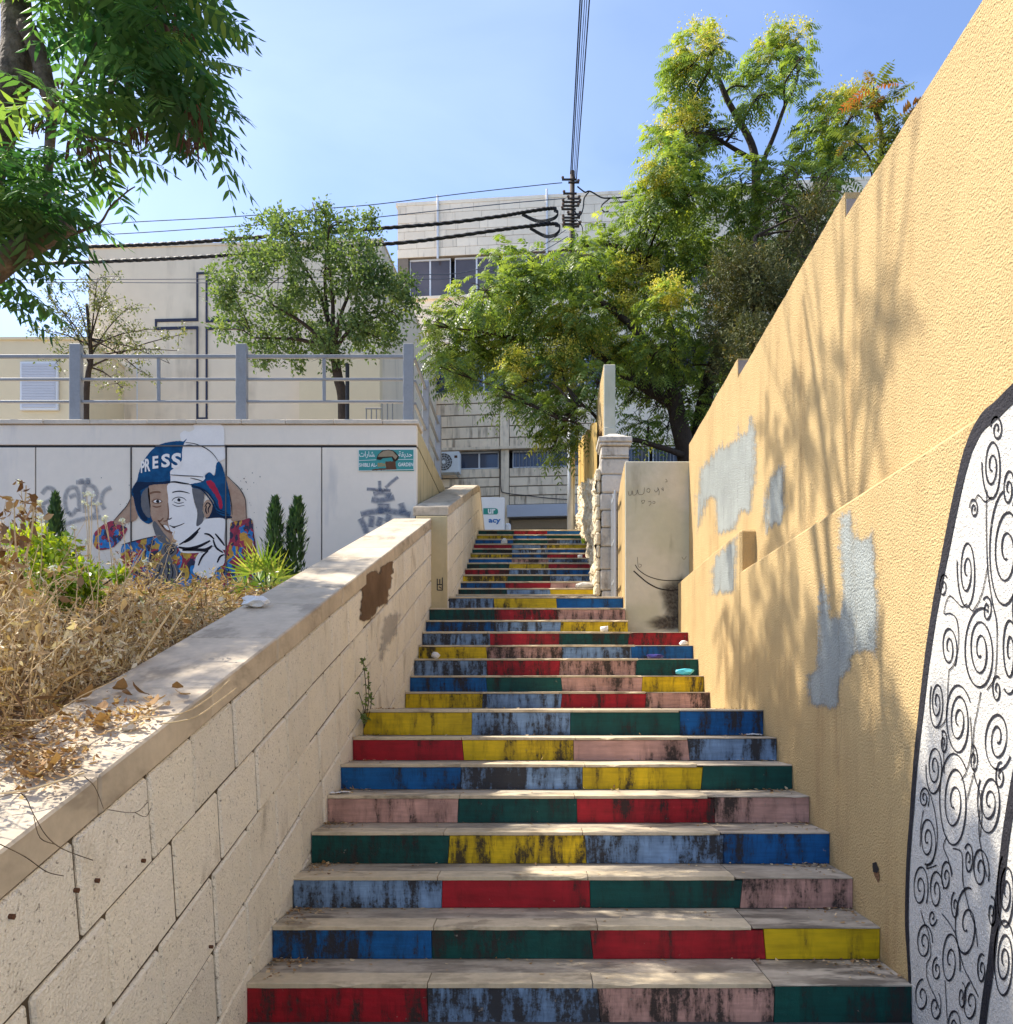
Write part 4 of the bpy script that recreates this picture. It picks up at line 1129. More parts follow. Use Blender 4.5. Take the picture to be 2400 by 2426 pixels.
# ================================================================ PHARMACY SIGN
ph = thing('pharmacy_sign', 'white pharmacy sign board with teal and blue letters at the stair top', 'sign', (P(1168, 1253, 18.4).x, 18.4, GZ))
a = P(1118, 1178, 18.4); b = P(1195, 1253, 18.4)
mb = MB(); mb.bbox(a.x, b.x, 18.4, 18.56, b.z - 0.35, a.z, b=0.01); mb.build('board', MAT['sign_white'], ph)
zz4 = lambda u, v: P(1100 + u / 4.7775, 1050 + v / 4.7775, 18.396)
pts = [zz4(u, v) for u, v in ((215, 735), (350, 735), (375, 745), (382, 765), (382, 790), (368, 806), (215, 806))]
mb = MB(); mb.poly(pts[::-1]); mb.build('teal_badge', MAT['sign_teal'], ph)
sc4 = 18.396 / FOC / 4.7775
def ptext(s, u0, u1, v0, v1, mat, o=0.003):
    p = zz4(u0, v1); p.y -= o
    text_mesh('lettering', s, mat, ph, (u1 - u0) * sc4, (v1 - v0) * sc4, p, (1, 0, 0), (0, 0, 1), bold=0.03)
ptext('ur', 268, 352, 742, 800, MAT['sign_white'])
ptext('acy', 275, 410, 858, 918, MAT['sign_blue'])
for x in (a.x + .1, b.x - .1):
    mb = MB(); mb.box(x - .03, x + .03, 18.45, 18.51, GZ - 0.01, b.z - .352); mb.build('leg', MAT['galv'], ph)
mb = MB(); mb.bbox(P(1196.5, 0, 18.6).x, P(1210, 0, 18.6).x, 18.55, 18.8, GZ, P(0, 1240, 18.6).z, b=0.03)
tag(mb.build('utility_box', MAT['sign_white']), 'small white box standing right of the pharmacy sign', 'box')

# ================================================================ UTILITY POLE AND WIRES
PY_ = 16.0
pole = thing('utility_pole', 'tall steel utility pole with dark insulator racks at the stair top', 'pole', (P(1353, 0, PY_).x, PY_, TOPZ))
pxm = P(1353, 0, PY_).x; pxt = P(1356, 0, PY_).x
ztop = P(0, 406, PY_).z
mb = MB(); mb.tube([(pxm, PY_, TOPZ), (pxm, PY_, TOPZ + 1.2), (pxm + .006, PY_, 8.6)], [0.075, 0.075, 0.062], 14); mb.build('lower_shaft', MAT['galv'], pole, smooth=True)
mb = MB(); mb.tube([(pxm + .006, PY_, 8.601), (pxt, PY_, ztop)], [0.058, 0.048], 10); mb.build('upper_shaft', MAT['pole_dark'], pole, smooth=True)
for i, (py, l, r_) in enumerate(((430, 25, 8), (437, 10, 16), (463, 22, 10), (475, 12, 18), (483, 24, 20), (492, 24, 16), (500, 26, 8), (512, 12, 20), (520, 24, 18), (527, 24, 10), (535, 22, 20), (541, 24, 16))):
    z = P(0, py, PY_).z
    mb = MB(); mb.box(P(1356 - l, 0, PY_).x, P(1356 + r_, 0, PY_).x, PY_ - 0.075, PY_ - 0.045, z - 0.014, z + 0.014); arm = mb.build('cross_arm', MAT['pole_dark'], pole)
    for s in (-l + 2, r_ - 2):
        if abs(s) < 10: continue
        x = P(1356 + s, 0, PY_).x
        mb = MB(); mb.tube([(x, PY_ - 0.06, z + 0.015), (x, PY_ - 0.06, z + 0.03), (x, PY_ - 0.06, z + 0.05), (x, PY_ - 0.06, z + 0.062)], [0.014, 0.028, 0.028, 0.012], 8)
        mb.build('insulator', MAT['porcelain'], arm)
# wires running overhead towards the viewer, to a pole down the hill
for i, (px, w, dx, nm) in enumerate(((1352, 0.011, -0.02, 'leftmost thick'), (1355, 0.010, 0.03, 'second thick'), (1359, 0.006, 0.10, 'thin middle'), (1362, 0.006, 0.18, 'thin right'), (1365, 0.010, 0.30, 'rightmost thick'))):
    p0 = P(px, 412 + i * 5, PY_ - 0.1); p1 = Vector((0.46 + dx * 0.75, -14.0, 11.4 + 0.04 * i))
    pts = []
    for k in range(41):
        t = k / 40; q = p0.lerp(p1, t); q.z -= 1.2 * 4 * t * (1 - t) * 0.22; pts.append(q)
    mb = MB(); mb.tube(pts, w, 5)
    tag(mb.build('overhead_wire', MAT['cable']), '%s overhead wire rising from the pole to the top of the frame' % nm, 'wire', 'wires overhead')
def side_wire(pts_px, r, label, name='overhead_wire', twist=False, Yl=14.5, Yr=15.9, mat='cable'):
    pts = []
    n = len(pts_px)
    for i, (px, py) in enumerate(pts_px):
        t = (px - pts_px[0][0]) / (pts_px[-1][0] - pts_px[0][0])
        pts.append(P(px, py, Yl + (Yr - Yl) * t))
    pts = catmull(pts, 14 if twist else 6)
    mb = MB()
    if twist:
        L = 0
        for s in range(3):
            hp = []; L = 0
            dens = []
            for a_, b_ in zip(pts, pts[1:]):
                m_ = max(1, int((b_ - a_).length / 0.05))
                dens += [a_.lerp(b_, k / m_) for k in range(m_)]
            for k, q in enumerate(dens):
                w = k * 0.05 / 0.42 * 2 * math.pi + s * 2.09
                hp.append(q + Vector((0, math.cos(w), math.sin(w))) * r * 0.85)
            mb.tube(hp, r * 0.8, 4)
    else: mb.tube(pts, r, 5)
    tag(mb.build(name, MAT[mat]), label, 'wire', 'wires to the left of the pole')
    return mb
side_wire([(-420, 606), (0, 594), (120, 587), (400, 577), (700, 555), (940, 538), (1060, 528), (1180, 513), (1240, 503), (1300, 494), (1318, 495)], 0.022, 'upper thick twisted black cable sagging left from the pole', twist=True)
side_wire([(-420, 640), (0, 630), (50, 626), (300, 617), (500, 607), (700, 590), (940, 576), (1060, 562), (1180, 545), (1260, 535), (1310, 530), (1322, 533)], 0.022, 'lower thick twisted black cable sagging left from the pole', twist=True)
for lab, loop in (('upper', [(1236, 504), (1270, 520), (1295, 520), (1316, 512), (1322, 500), (1312, 495)]), ('lower', [(1255, 537), (1290, 556), (1312, 555), (1324, 545), (1326, 533), (1315, 530)])):
    mb = MB()
    for s in range(3): mb.tube(catmull([P(x_, y_ + s * 3, 15.85 + s * .01) for x_, y_ in loop], 6), 0.010, 5)
    tag(mb.build('cable_loop', MAT['cable']), '%s black slack cable loop left of the pole top' % lab, 'cable')
side_wire([(-420, 570), (150, 540), (300, 527), (560, 513), (760, 495), (900, 483), (1100, 458), (1290, 437), (1332, 433)], 0.008, 'topmost thin wire running left from the pole', mat='wire')
side_wire([(-420, 575), (100, 560), (300, 553), (560, 536), (820, 521), (1000, 503), (1200, 482), (1340, 470)], 0.008, 'second thin wire running left from the pole above the twisted cables', mat='wire')
side_wire([(-420, 664), (0, 663), (210, 662), (470, 661), (750, 658), (970, 651), (1100, 645), (1250, 600), (1340, 545)], 0.007, 'thin level wire crossing in front of the cross upper one', mat='wire')
side_wire([(-420, 671), (0, 670), (210, 669), (470, 670), (750, 668), (970, 662), (1110, 655), (1250, 612), (1345, 560)], 0.007, 'thin level wire crossing in front of the cross lower one', mat='wire')
mb = MB()
mb.tube(catmull([P(*q, 15.9) for q in ((1368, 442), (1385, 455), (1393, 453), (1402, 455), (1425, 468), (1445, 469), (1480, 467), (1600, 455), (1900, 420))], 6), 0.014, 5)
mb.tube(catmull([P(*q, 15.92) for q in ((1445, 470), (1427, 485), (1425, 494), (1432, 502), (1442, 500))], 6), 0.013, 5)
mb.tube(catmull([P(*q, 15.92) for q in ((1445, 480), (1480, 478), (1600, 468), (1900, 436))], 6), 0.013, 5)
tag(mb.build('cable_bundle', MAT['cable']), 'black cables with a loop running right from the pole into the tree', 'cable')
mb = MB(); mb.tube(catmull([P(*q, 15.9) for q in ((1395, 455), (1384, 470), (1382, 490), (1378, 505), (1370, 512), (1362, 500))], 6), 0.012, 5)
mb.tube(catmull([P(*q, 15.9) for q in ((1366, 520), (1378, 535), (1380, 550), (1376, 580))], 6), 0.009, 5)
tag(mb.build('cable_loop', MAT['cable']), 'short black cable loops hanging right of the pole', 'cable')

# ================================================================ CREAM BUILDING WITH A CROSS, LEFT HOUSE
CA = ((210 - VPX) * 19 / FOC, 19.0); cang = math.radians(2.9)
fc = facade(CA, cang)
cb = thing('cream_building', 'blank cream building with a dark outlined cross behind the terrace', 'building', (CA[0], CA[1], TERZ), rotz=-cang)
cz = lambda py, px=400: fc(px, py)[1] - TERZ
uR = fc(725, 800)[0]; uR2 = fc(905, 800)[0]
mb = MB(); mb.box(0, uR2, 0, 7, 0, cz(590, 210)); cb_w = mb.build('wall', MAT['cream_wall'], cb, world=False)
mb = MB(); mb.box(-0.02, uR2 + .02, -0.02, 7.02, cz(590, 210), cz(590, 210) + 0.05); mb.build('roof_edge', MAT['cream_wall'], cb, world=False)
mb = MB(); mb.box(fc(718, 900)[0], uR2 + 0.01, -0.25, -0.002, 0, cz(850, 780)); mb.build('side_annex', MAT['yellow_render'], cb, world=False)
for px in (325,):
    uu = fc(px, 900)[0]; mb = MB(); mb.box(uu - .012, uu + .012, -0.006, -0.001, 0, cz(840)); mb.build('wall_joint', MAT['window_frame'], cb, world=False)
mb = MB(); t = 0.04
def cpt(px, py): u, z = fc(px, py); return (u, z - TERZ)
oz = [(468, 648), (490, 648), (490, 760), (585, 760), (585, 778), (490, 778), (490, 992), (468, 992), (468, 778), (370, 778), (370, 759), (468, 759)]
q = [cpt(*v) for v in oz]
for i, (a, b) in enumerate(zip(q, q[1:] + q[:1])):
    e = 0.0005 * (i % 2)
    mb.box(min(a[0], b[0]) - t / 2, max(a[0], b[0]) + t / 2, -0.022 - e, -0.001, min(a[1], b[1]) - t / 2, max(a[1], b[1]) + t / 2)
mb.build('cross_outline', MAT['navy'], cb, world=False)
for i, (px0, px1, y0, y1) in enumerate(((880, 925, 950, 990),)):
    pass
# low steel stair rail by the cream building
sr = thing('stair_rail', 'thin grey stair rail beside the cream building right of the terrace tree', 'railing', P(885, 995, 16))
for px in (868, 880, 892, 905, 918, 930):
    mb = MB(); mb.tube([P(px, 995, 16), P(px, 968 if px < 905 else 950, 16)], 0.014, 6); mb.build('rail_post', MAT['rail'], sr)
mb = MB(); mb.tube([P(866, 968, 16), P(905, 968, 16)], 0.016, 6); mb.tube([P(903, 950, 16), P(940, 950, 16)], 0.016, 6); mb.build('handrail', MAT['rail'], sr)
lh = thing('yellow_house', 'low yellow house with a grey shuttered window at the left edge', 'house', (P(60, 0, 17.5).x, 17.5, TERZ))
x0, x1 = P(-420, 0, 17.5).x, P(212, 0, 17.5).x
mb = MB(); mb.box(x0, x1, 17.5, 24, TERZ, P(0, 806, 17.5).z); mb.build('wall', MAT['yellow_render'], lh)
mb = MB(); mb.box(x0 - .03, x1 + .02, 17.46, 24.05, P(0, 806, 17.5).z, P(0, 800, 17.5).z); mb.build('roof_edge', MAT['yellow_render'], lh)
a, b = P(48, 857, 17.45), P(138, 972, 17.45)
mb = MB(); mb.bbox(a.x, b.x, 17.43, 17.497, b.z, a.z, b=0.01); wf = mb.build('window', MAT['window_frame'], lh)
n = 16
for i in range(n):
    zs = b.z + 0.05 + (a.z - b.z - 0.1) * i / n
    mb = MB(); mb.box(a.x + .05, b.x - .05, 17.415, 17.429, zs, zs + (a.z - b.z - 0.1) / n - 0.004); mb.build('shutter_slat', MAT['shutter_grey'], wf)
# ================================================================ VEGETATION
DS = 2400 / 1911.0
UP = np.array([0, 0, 1.0])
def unit_(a): return a / np.maximum(np.linalg.norm(a, axis=-1, keepdims=True), 1e-9)
def rand_dirs(n): return unit_(nrg.normal(size=(n, 3)))

def leaflets(start, ldir, wdir, ln, wd):
    """six-cornered pointed leaf blades -> verts (M*6,3), faces (M,6)"""
    M = len(start)
    nrm = np.cross(ldir, wdir)
    V = np.empty((M, 6, 3))
    L = ln[:, None]; W = wd[:, None]
    V[:, 0] = start
    V[:, 1] = start + ldir * L * .28 + wdir * W * .48 + nrm * W * .10
    V[:, 2] = start + ldir * L * .62 + wdir * W * .36 + nrm * W * .06
    V[:, 3] = start + ldir * L - nrm * L * .06
    V[:, 4] = start + ldir * L * .62 - wdir * W * .36 + nrm * W * .06
    V[:, 5] = start + ldir * L * .28 - wdir * W * .48 + nrm * W * .10
    return V.reshape(-1, 3), np.arange(M * 6).reshape(M, 6)

def compound(base, d, L, npairs, ll, wr, droop, tint, ang=1.15, hang=0.35, rach=0.004):
    """pinnate leaves: pairs of leaflets along a drooping rib"""
    N = len(base); d = unit_(d)
    S, LD, WD, LN, WI, TI = [], [], [], [], [], []
    side0 = unit_(np.cross(d, UP + 0.25 * nrg.normal(size=(N, 3))))
    pts = []
    for i in range(npairs + 1):
        t = 0.14 + 0.84 * i / npairs
        p = base + d * (L * t)[:, None] - UP * (droop * L * t * t)[:, None]
        tg = unit_(d - UP * (2 * droop * t)[:, None])
        sd = unit_(side0 - tg * np.sum(side0 * tg, -1, keepdims=True))
        pts.append(p)
        prof = 0.72 + 0.42 * math.sin(math.pi * min(1, 0.12 + 0.85 * i / npairs)) - 0.25 * (i / npairs) ** 3
        for s in ((1, -1) if i < npairs else (0,)):
            if s == 0: ld = tg
            else: ld = unit_(sd * s * math.sin(ang) + tg * math.cos(ang) - UP * hang + 0.12 * nrg.normal(size=(N, 3)))
            nr = unit_(np.cross(ld, tg) if s else np.cross(ld, sd) + 1e-6)
            wd = unit_(np.cross(nr, ld))
            ln = ll * prof * nrg.uniform(0.85, 1.12, N)
            S.append(p); LD.append(ld); WD.append(wd); LN.append(ln); WI.append(ln * wr); TI.append(np.clip(tint + nrg.normal(0, .05, N), 0, 1))
    if rach:
        prev = base
        for i in range(0, npairs + 1, max(1, npairs // 3)):
            p = pts[i]; dd = p - prev; ln = np.linalg.norm(dd, axis=1); ld = unit_(dd)
            wd = unit_(np.cross(ld, UP + 0.01))
            S.append(prev); LD.append(ld); WD.append(wd); LN.append(ln * 1.06); WI.append(np.full(N, rach)); TI.append(np.full(N, 0.30)); prev = p
    V, F = leaflets(np.concatenate(S), np.concatenate(LD), np.concatenate(WD), np.concatenate(LN), np.concatenate(WI))
    return V, F, np.concatenate(TI)

def simple_leaves(pos, ln, wr, tint, droop=0.3, out=None):
    N = len(pos)
    ld = rand_dirs(N); ld[:, 2] -= droop
    if out is not None: ld = ld + out * 0.6
    ld = unit_(ld); wd = unit_(np.cross(ld, rand_dirs(N)))
    return (*leaflets(pos, ld, wd, ln, ln * wr), tint)

def merge(parts):
    Vs, Fs, Ts = [], [], []; o = 0
    for V, F, T in parts:
        Vs.append(V); Fs.append(F + o); Ts.append(T); o += len(V)
    return np.concatenate(Vs), np.concatenate(Fs), np.concatenate(Ts)

def in_poly(x, y, poly):
    r = False; n = len(poly)
    for i in range(n):
        (x1, y1), (x2, y2) = poly[i], poly[(i + 1) % n]
        if (y1 > y) != (y2 > y) and x < (x2 - x1) * (y - y1) / (y2 - y1) + x1: r = not r
    return r

def limb(mb, pts, r0, r1, n=7, wob=0.0, seed=0):
    c = catmull(pts, 5)
    if wob:
        c = [p + Vector((mnoise.noise(p * 2 + Vector((seed, 0, 0))), mnoise.noise(p * 2 + Vector((0, seed, 5))), 0)) * wob for p in c]
    m = len(c)
    mb.tube(c, [r0 + (r1 - r0) * (i / (m - 1)) ** 0.8 for i in range(m)], n)
    return c

LM = {
    'ailanthus': leaf_mat('ailanthus_leaf', s2l(50, 90, 60), s2l(94, 130, 76), s2l(168, 180, 92), trans=0.48),
    'melia': leaf_mat('melia_leaf', s2l(80, 106, 58), s2l(148, 162, 80), s2l(212, 202, 100), rough=0.45, trans=0.42, spec=0.4),
    'flower': leaf_mat('yellow_spray', s2l(184, 176, 70), s2l(216, 202, 92), s2l(236, 222, 124), rough=0.7, trans=0.3),
    'olive': leaf_mat('terrace_leaf', s2l(70, 92, 56), s2l(122, 140, 84), s2l(176, 178, 112), trans=0.36, rough=0.6, spec=0.25),
    'sparse': leaf_mat('sparse_leaf', s2l(82, 92, 54), s2l(126, 130, 78), s2l(168, 160, 104), trans=0.25),
    'dark': leaf_mat('dark_needles', s2l(64, 72, 38), s2l(106, 106, 56), s2l(150, 126, 70), rough=0.7, trans=0.15),
    'cypress': leaf_mat('cypress_scales', s2l(32, 62, 32), s2l(64, 98, 44), s2l(120, 142, 64), rough=0.6, trans=0.15),
    'red': leaf_mat('reddish_leaf', s2l(62, 92, 50), s2l(120, 124, 58), s2l(158, 84, 54), trans=0.35),
    'straw': leaf_mat('dry_straw', s2l(112, 82, 54), s2l(186, 156, 112), s2l(232, 218, 188), rough=0.8, trans=0.15, spec=0.2),
    'shrub': leaf_mat('bright_shrub_leaf', s2l(58, 94, 30), s2l(132, 158, 36), s2l(212, 214, 60), trans=0.3),
    'palm': leaf_mat('palm_blade', s2l(70, 110, 44), s2l(140, 168, 66), s2l(206, 206, 110), rough=0.4, trans=0.25),
    'white': leaf_mat('white_petals', s2l(214, 210, 196), s2l(236, 234, 226), s2l(246, 246, 240), rough=0.8, trans=0.2),
    'litter': leaf_mat('dry_leaf_litter', s2l(112, 78, 50), s2l(176, 140, 96), s2l(224, 200, 160), rough=0.8, trans=0.1, spec=0.2),
}

# ---------------------------------------------------------------- left ailanthus
AY = 5.5
ail = thing('ailanthus_tree', 'large tree with long feathery leaves leaning in at the upper left', 'tree', (P(-225, 0, AY).x, AY, soil_z(P(-225, 0, AY).x, AY)))
mb = MB(); br = []
q = lambda px, py, dy=0.0: P(px, py, AY + dy)
base_z = soil_z(P(-225, 0, AY).x, AY) - 0.1
b0 = Vector((P(-225, 0, AY).x, AY, base_z))
br.append(limb(mb, [b0, q(-215, 1200), q(-190, 900), q(-125, 640), q(-40, 420), q(5, 270), q(40, 140, .05), q(40, 20, .1), q(20, -160, .3), q(-20, -420, .8)], 0.16, 0.075, 12, 0.012))
br.append(limb(mb, [q(8, 262), q(62, 192), q(110, 205), q(128, 235), q(120, 300), q(112, 400), q(108, 455), q(118, 500), q(150, 548)], 0.055, 0.016, 8, 0.01))
br.append(limb(mb, [q(150, 548), q(165, 556), q(210, 540), q(240, 525), q(262, 490), q(300, 455), q(320, 442)], 0.013, 0.004, 5))
br.append(limb(mb, [q(262, 490), q(258, 460), q(250, 437)], 0.007, 0.003, 4)); br.append(limb(mb, [q(300, 455), q(304, 438)], 0.005, 0.002, 4))
br.append(limb(mb, [q(-135, 700), q(-40, 655, -.1), q(40, 600, -.12), q(110, 560, -.12), q(166, 528, -.12)], 0.10, 0.055, 10, 0.014))
br.append(limb(mb, [q(112, 262), q(150, 290, -.1), q(200, 318, -.1), q(250, 330, -.2), q(300, 345, -.3)], 0.03, 0.008, 6))
br.append(limb(mb, [q(62, 60), q(90, 120), q(108, 200), q(122, 240)], 0.06, 0.05, 8, .01))
br.append(limb(mb, [q(245, 310, -.2), q(262, 220, -.1), q(285, 100), q(300, -40, .1), q(330, -250, .4)], 0.012, 0.03, 6))
br.append(limb(mb, [q(270, 260, -.2), q(320, 170, -.1), q(350, 80), q(378, -20, .1), q(400, -260, .4)], 0.010, 0.03, 6))
br.append(limb(mb, [q(165, 210), q(205, 150, .1), q(240, 80, .1), q(240, 20, .2), q(220, -150, .4)], 0.008, 0.03, 6))
br.append(limb(mb, [q(20, -160, .3), q(120, -420, .9), q(330, -640, 1.4), q(520, -760, 1.8)], 0.07, 0.02, 8, .02))
br.append(limb(mb, [q(-20, -420, .8), q(60, -800, 1.6), q(200, -1050, 2.2)], 0.06, 0.02, 8, .02))
br.append(limb(mb, [q(20, -160, .3), q(200, -280, .1), q(420, -330, 0), q(560, -300, -.2)], 0.06, 0.015, 8, .02))
sdv = Vector((SUN_DIR.x, SUN_DIR.y, SUN_DIR.z)) / SUN_DIR.z
wsh = lambda Y, Z, t=7.0: Vector((XU, Y, Z)) + sdv * t
fork = wsh(4.75, 2.2)
limb(mb, [q(-20, -420, .8), q(-60, -700, 1.2), fork], 0.07, 0.05, 8, .01)
for (Y_, Z_, bend, r_) in ((4.9, 4.7, .1, .035), (4.35, 4.8, -.15, .03), (5.5, 4.6, .1, .026), (3.7, 4.9, -.1, .022), (6.2, 4.5, .2, .02), (5.15, 4.9, .0, .018), (4.6, 5.0, .05, .02), (5.9, 4.9, .0, .014), (4.1, 4.4, .0, .014), (6.8, 4.4, .1, .014)):
    e = wsh(Y_, Z_, 7.0 + rng.uniform(-.3, .3)); mdl = fork.lerp(e, .45) + Vector((0, bend, .05)); limb(mb, [fork, mdl, e], r_, .006, 6)
    for k in range(4):
        a_ = mdl.lerp(e, rng.uniform(0, .8)); limb(mb, [a_, a_ + Vector((rng.uniform(-.1, .1), rng.uniform(-.25, .25), rng.uniform(.3, .7)))], .008, .003, 4)
mb.build('trunk', MAT['bark'], ail, smooth=True)
shoots = []
polyA = [(70, -420), (440, -420), (440, -150), (430, 20), (405, 110), (440, 215), (400, 275), (330, 290), (270, 300), (200, 300), (160, 280), (100, 250)]
polyB = [(0, 340), (90, 350), (150, 380), (140, 450), (60, 520), (-60, 560), (-60, 360)]
tries = 0
while len(shoots) < 46 and tries < 20000:
    tries += 1
    x, y = rng.uniform(60, 450), rng.uniform(-430, 310)
    if in_poly(x, y, polyA):
        p = q(x, y, rng.uniform(-0.9, 1.0))
        if all((p - s).length > 0.24 for s, _ in shoots): shoots.append((p, 1.0))
tries = 0; nB = 0
while nB < 22 and tries < 5000:
    tries += 1
    x, y = rng.uniform(-60, 160), rng.uniform(330, 560)
    if in_poly(x, y, polyB):
        p = q(x, y, rng.uniform(-0.5, 0.8)); shoots.append((p, 0.85)); nB += 1
for x, y in ((430, 40), (425, 110), (445, 190), (460, 235), (430, 275), (380, 295), (320, 320), (270, 345), (210, 360), (410, -20), (15, 640), (-10, 690), (60, 480), (130, 520)):
    shoots.append((q(x, y, rng.uniform(-.4, .4)), 0.8))
sd_ = Vector((SUN_DIR.x, SUN_DIR.y, SUN_DIR.z)) / SUN_DIR.z
def clear_of_steps(p):
    # keep the middle of the lower steps mostly open to the sun
    l = p - sd_ * (p.z - 0.55)
    return not (-0.55 < l.x < 0.75 and 3.2 < l.y < 7.2) or rng.random() < (.65 if VPY - (p.z - EYE) * FOC / p.y > 330 else .25)
shoots = [t for t in shoots if clear_of_steps(t[0])]
nvis = len(shoots)
# the crown goes on above the frame: it shades the lower steps and the right wall
sd_ = Vector((SUN_DIR.x, SUN_DIR.y, SUN_DIR.z)) / SUN_DIR.z
def sunward(Y, Z, t, X=XR): return Vector((X, Y, Z)) + sd_ * t
n_ = 0
while n_ < 46:
    Yt, Zt = rng.uniform(4.6, 8.4), rng.uniform(.5, 2.25)
    if n_ % 5 == 0: Yt, Zt = rng.uniform(3.9, 4.9), rng.uniform(.0, 1.1)
    c = sunward(Yt, Zt, rng.uniform(7.0, 8.6))
    if VPY - (c.z - EYE) * FOC / c.y < -60: shoots.append((c, .9)); n_ += 1
n_ = 0
while n_ < 18:
    c = Vector((-1.5, rng.uniform(3.2, 9.6), 0)); c.z = cop_z(c.y); c = c + sd_ * rng.uniform(4.6, 6.5); sx_ = VPX + c.x * FOC / c.y
    if sx_ < -190 or VPY - (c.z - EYE) * FOC / c.y < -100: shoots.append((c, .9)); n_ += 1
for i in range(12):
    c = sunward(rng.uniform(4.3, 6.6), rng.uniform(2.6, 3.9), rng.uniform(6.6, 7.4), XU); shoots.append((c, .7))
parts = []
for si, (p, sc) in enumerate(shoots):
    n = rng.randint(6, 9) if si < nvis else rng.randint(5, 7)
    az = np.arange(n) * 2.4 + rng.uniform(0, 6)
    el = nrg.uniform(-0.5, 0.45, n)
    d = np.stack([np.cos(az) * np.cos(el), np.sin(az) * np.cos(el), np.sin(el)], 1)
    L = nrg.uniform(0.40, 0.66, n) * sc
    tint = np.clip(nrg.normal(0.28, 0.2, n) + (0.35 if rng.random() < .10 else 0), 0, 1)
    parts.append(compound(np.repeat(np.array(p)[None], n, 0) + nrg.normal(0, .03, (n, 3)), d, L, 8, L * 0.25, 0.29, nrg.uniform(0.15, 0.6, n), tint, hang=0.45, rach=0.006))
V, F, T = merge(parts)
tag(big_mesh('crown', V, F, LM['ailanthus'], ail, T), kind='stuff')
# brown hanging seed bunches
mbs = MB()
for (x, y, s) in ((400, 60, 1.3), (150, 225, 1.0), (205, 340, 1.1), (450, 330, .8), (335, 320, .7), (475, 275, .8), (95, 290, .8)):
    c = q(x, y, -.3)
    for k in range(26):
        a = c + Vector((rng.gauss(0, .05), rng.gauss(0, .05), rng.uniform(-.02, .03))) * s; e = a + Vector((rng.gauss(0, .03), rng.gauss(0, .03), -rng.uniform(.05, .13))) * s
        w = Vector((rng.uniform(.004, .010), rng.uniform(-.006, .006), 0)) * s
        mbs.add([a - w, a + w, e + w * .6, e - w * .6], [(0, 1, 2, 3)])
tag(mbs.build('seed_bunches', MAT['rust'], ail), kind='stuff')

# ---------------------------------------------------------------- blob trees
def nearest(br, p):
    best = None
    for c in br:
        for x in c:
            d = (x - p).length + max(0, (x.z - p.z)) * 0.6
            if best is None or d < best[0]: best = (d, x)
    return best[1]
def blob_points(blobs, n, shell=0.45, gap=0.30, squash=1.0):
    """points through a set of (centre, radius) lumps, uneven with gaps; returns pos, outward dir, height 0..1 in its lump"""
    w = np.array([r ** 2.2 for c, r in blobs]); w /= w.sum()
    pos, out, hh = [], [], []
    cnt = nrg.multinomial(n, w)
    for (c, r), k in zip(blobs, cnt):
        m = int(k * 1.6) + 4
        d = rand_dirs(m); rad = r * nrg.uniform(0, 1, m) ** shell
        p = np.array(c)[None] + d * rad[:, None] * np.array([1, 1, squash])
        keep = []
        for i in range(m):
            v = Vector(p[i])
            if mnoise.noise(v * (1.1 / max(r, .3))) + 0.5 * mnoise.noise(v * (3.1 / max(r, .3))) > -gap: keep.append(i)
        keep = np.array(keep[:k], dtype=int)
        pos.append(p[keep]); out.append(d[keep]); hh.append((d[keep, 2] * rad[keep] / r + 1) / 2)
    return np.concatenate(pos), np.concatenate(out), np.concatenate(hh)

# ---- big feathery tree on the right
TY = 14.0
mel = thing('feathery_tree', 'big yellow-flowering feathery tree arching over the top of the stairs', 'tree', (P(1640, 0, TY).x, TY, 3.0))
mb = MB(); br = []
q = lambda px, py, dy=0.0: P(px, py, TY + dy)
br.append(limb(mb, [Vector((q(1650, 0).x, TY, 2.9)), q(1640, 1180), q(1622, 1060), q(1605, 980), q(1592, 930)], 0.20, 0.13, 10, .02))
br.append(limb(mb, [Vector((q(1668, 0).x, TY + .2, 2.9)), q(1662, 1150, .2), q(1655, 1040, .3), q(1680, 900, .4), q(1730, 760, .5), q(1780, 600, .6), q(1790, 430, .6), q(1780, 340, .6), q(1725, 240, .5), q(1690, 160, .5)], 0.19, 0.035, 10, .03))
br.append(limb(mb, [q(1600, 960), q(1560, 935, .1), q(1510, 905, .2), q(1470, 880, .4), q(1400, 830, .5), q(1300, 790, .5), q(1220, 800, .4)], 0.12, 0.03, 8, .03))
br.append(limb(mb, [q(1592, 930), q(1550, 840, .1), q(1480, 760, .2), q(1400, 700, .2), q(1280, 660, .2), q(1160, 700, .1)], 0.09, 0.025, 8, .03))
br.append(limb(mb, [q(1592, 930), q(1590, 800, .2), q(1560, 680, .4), q(1500, 600, .6), q(1400, 580, .8), q(1250, 620, .9)], 0.09, 0.025, 8, .03))
br.append(limb(mb, [q(1640, 1085), q(1580, 1065, -.3), q(1520, 1045, -.5), q(1450, 1030, -.8), q(1380, 960, -1.0), q(1340, 1000, -1.0)], 0.06, 0.015, 7, .03))
br.append(limb(mb, [q(1790, 430, .6), q(1830, 330, .5), q(1860, 250, .4), q(1890, 180, .4), q(1880, 120, .3)], 0.05, 0.015, 6, .02))
br.append(limb(mb, [q(1785, 380, .6), q(1700, 330, .4), q(1640, 300, .3), q(1640, 210, .3)], 0.045, 0.015, 6, .02))
br.append(limb(mb, [q(1730, 760, .5), q(1850, 620, .6), q(1940, 470, .7), q(2000, 340, .8)], 0.06, 0.015, 6, .02))
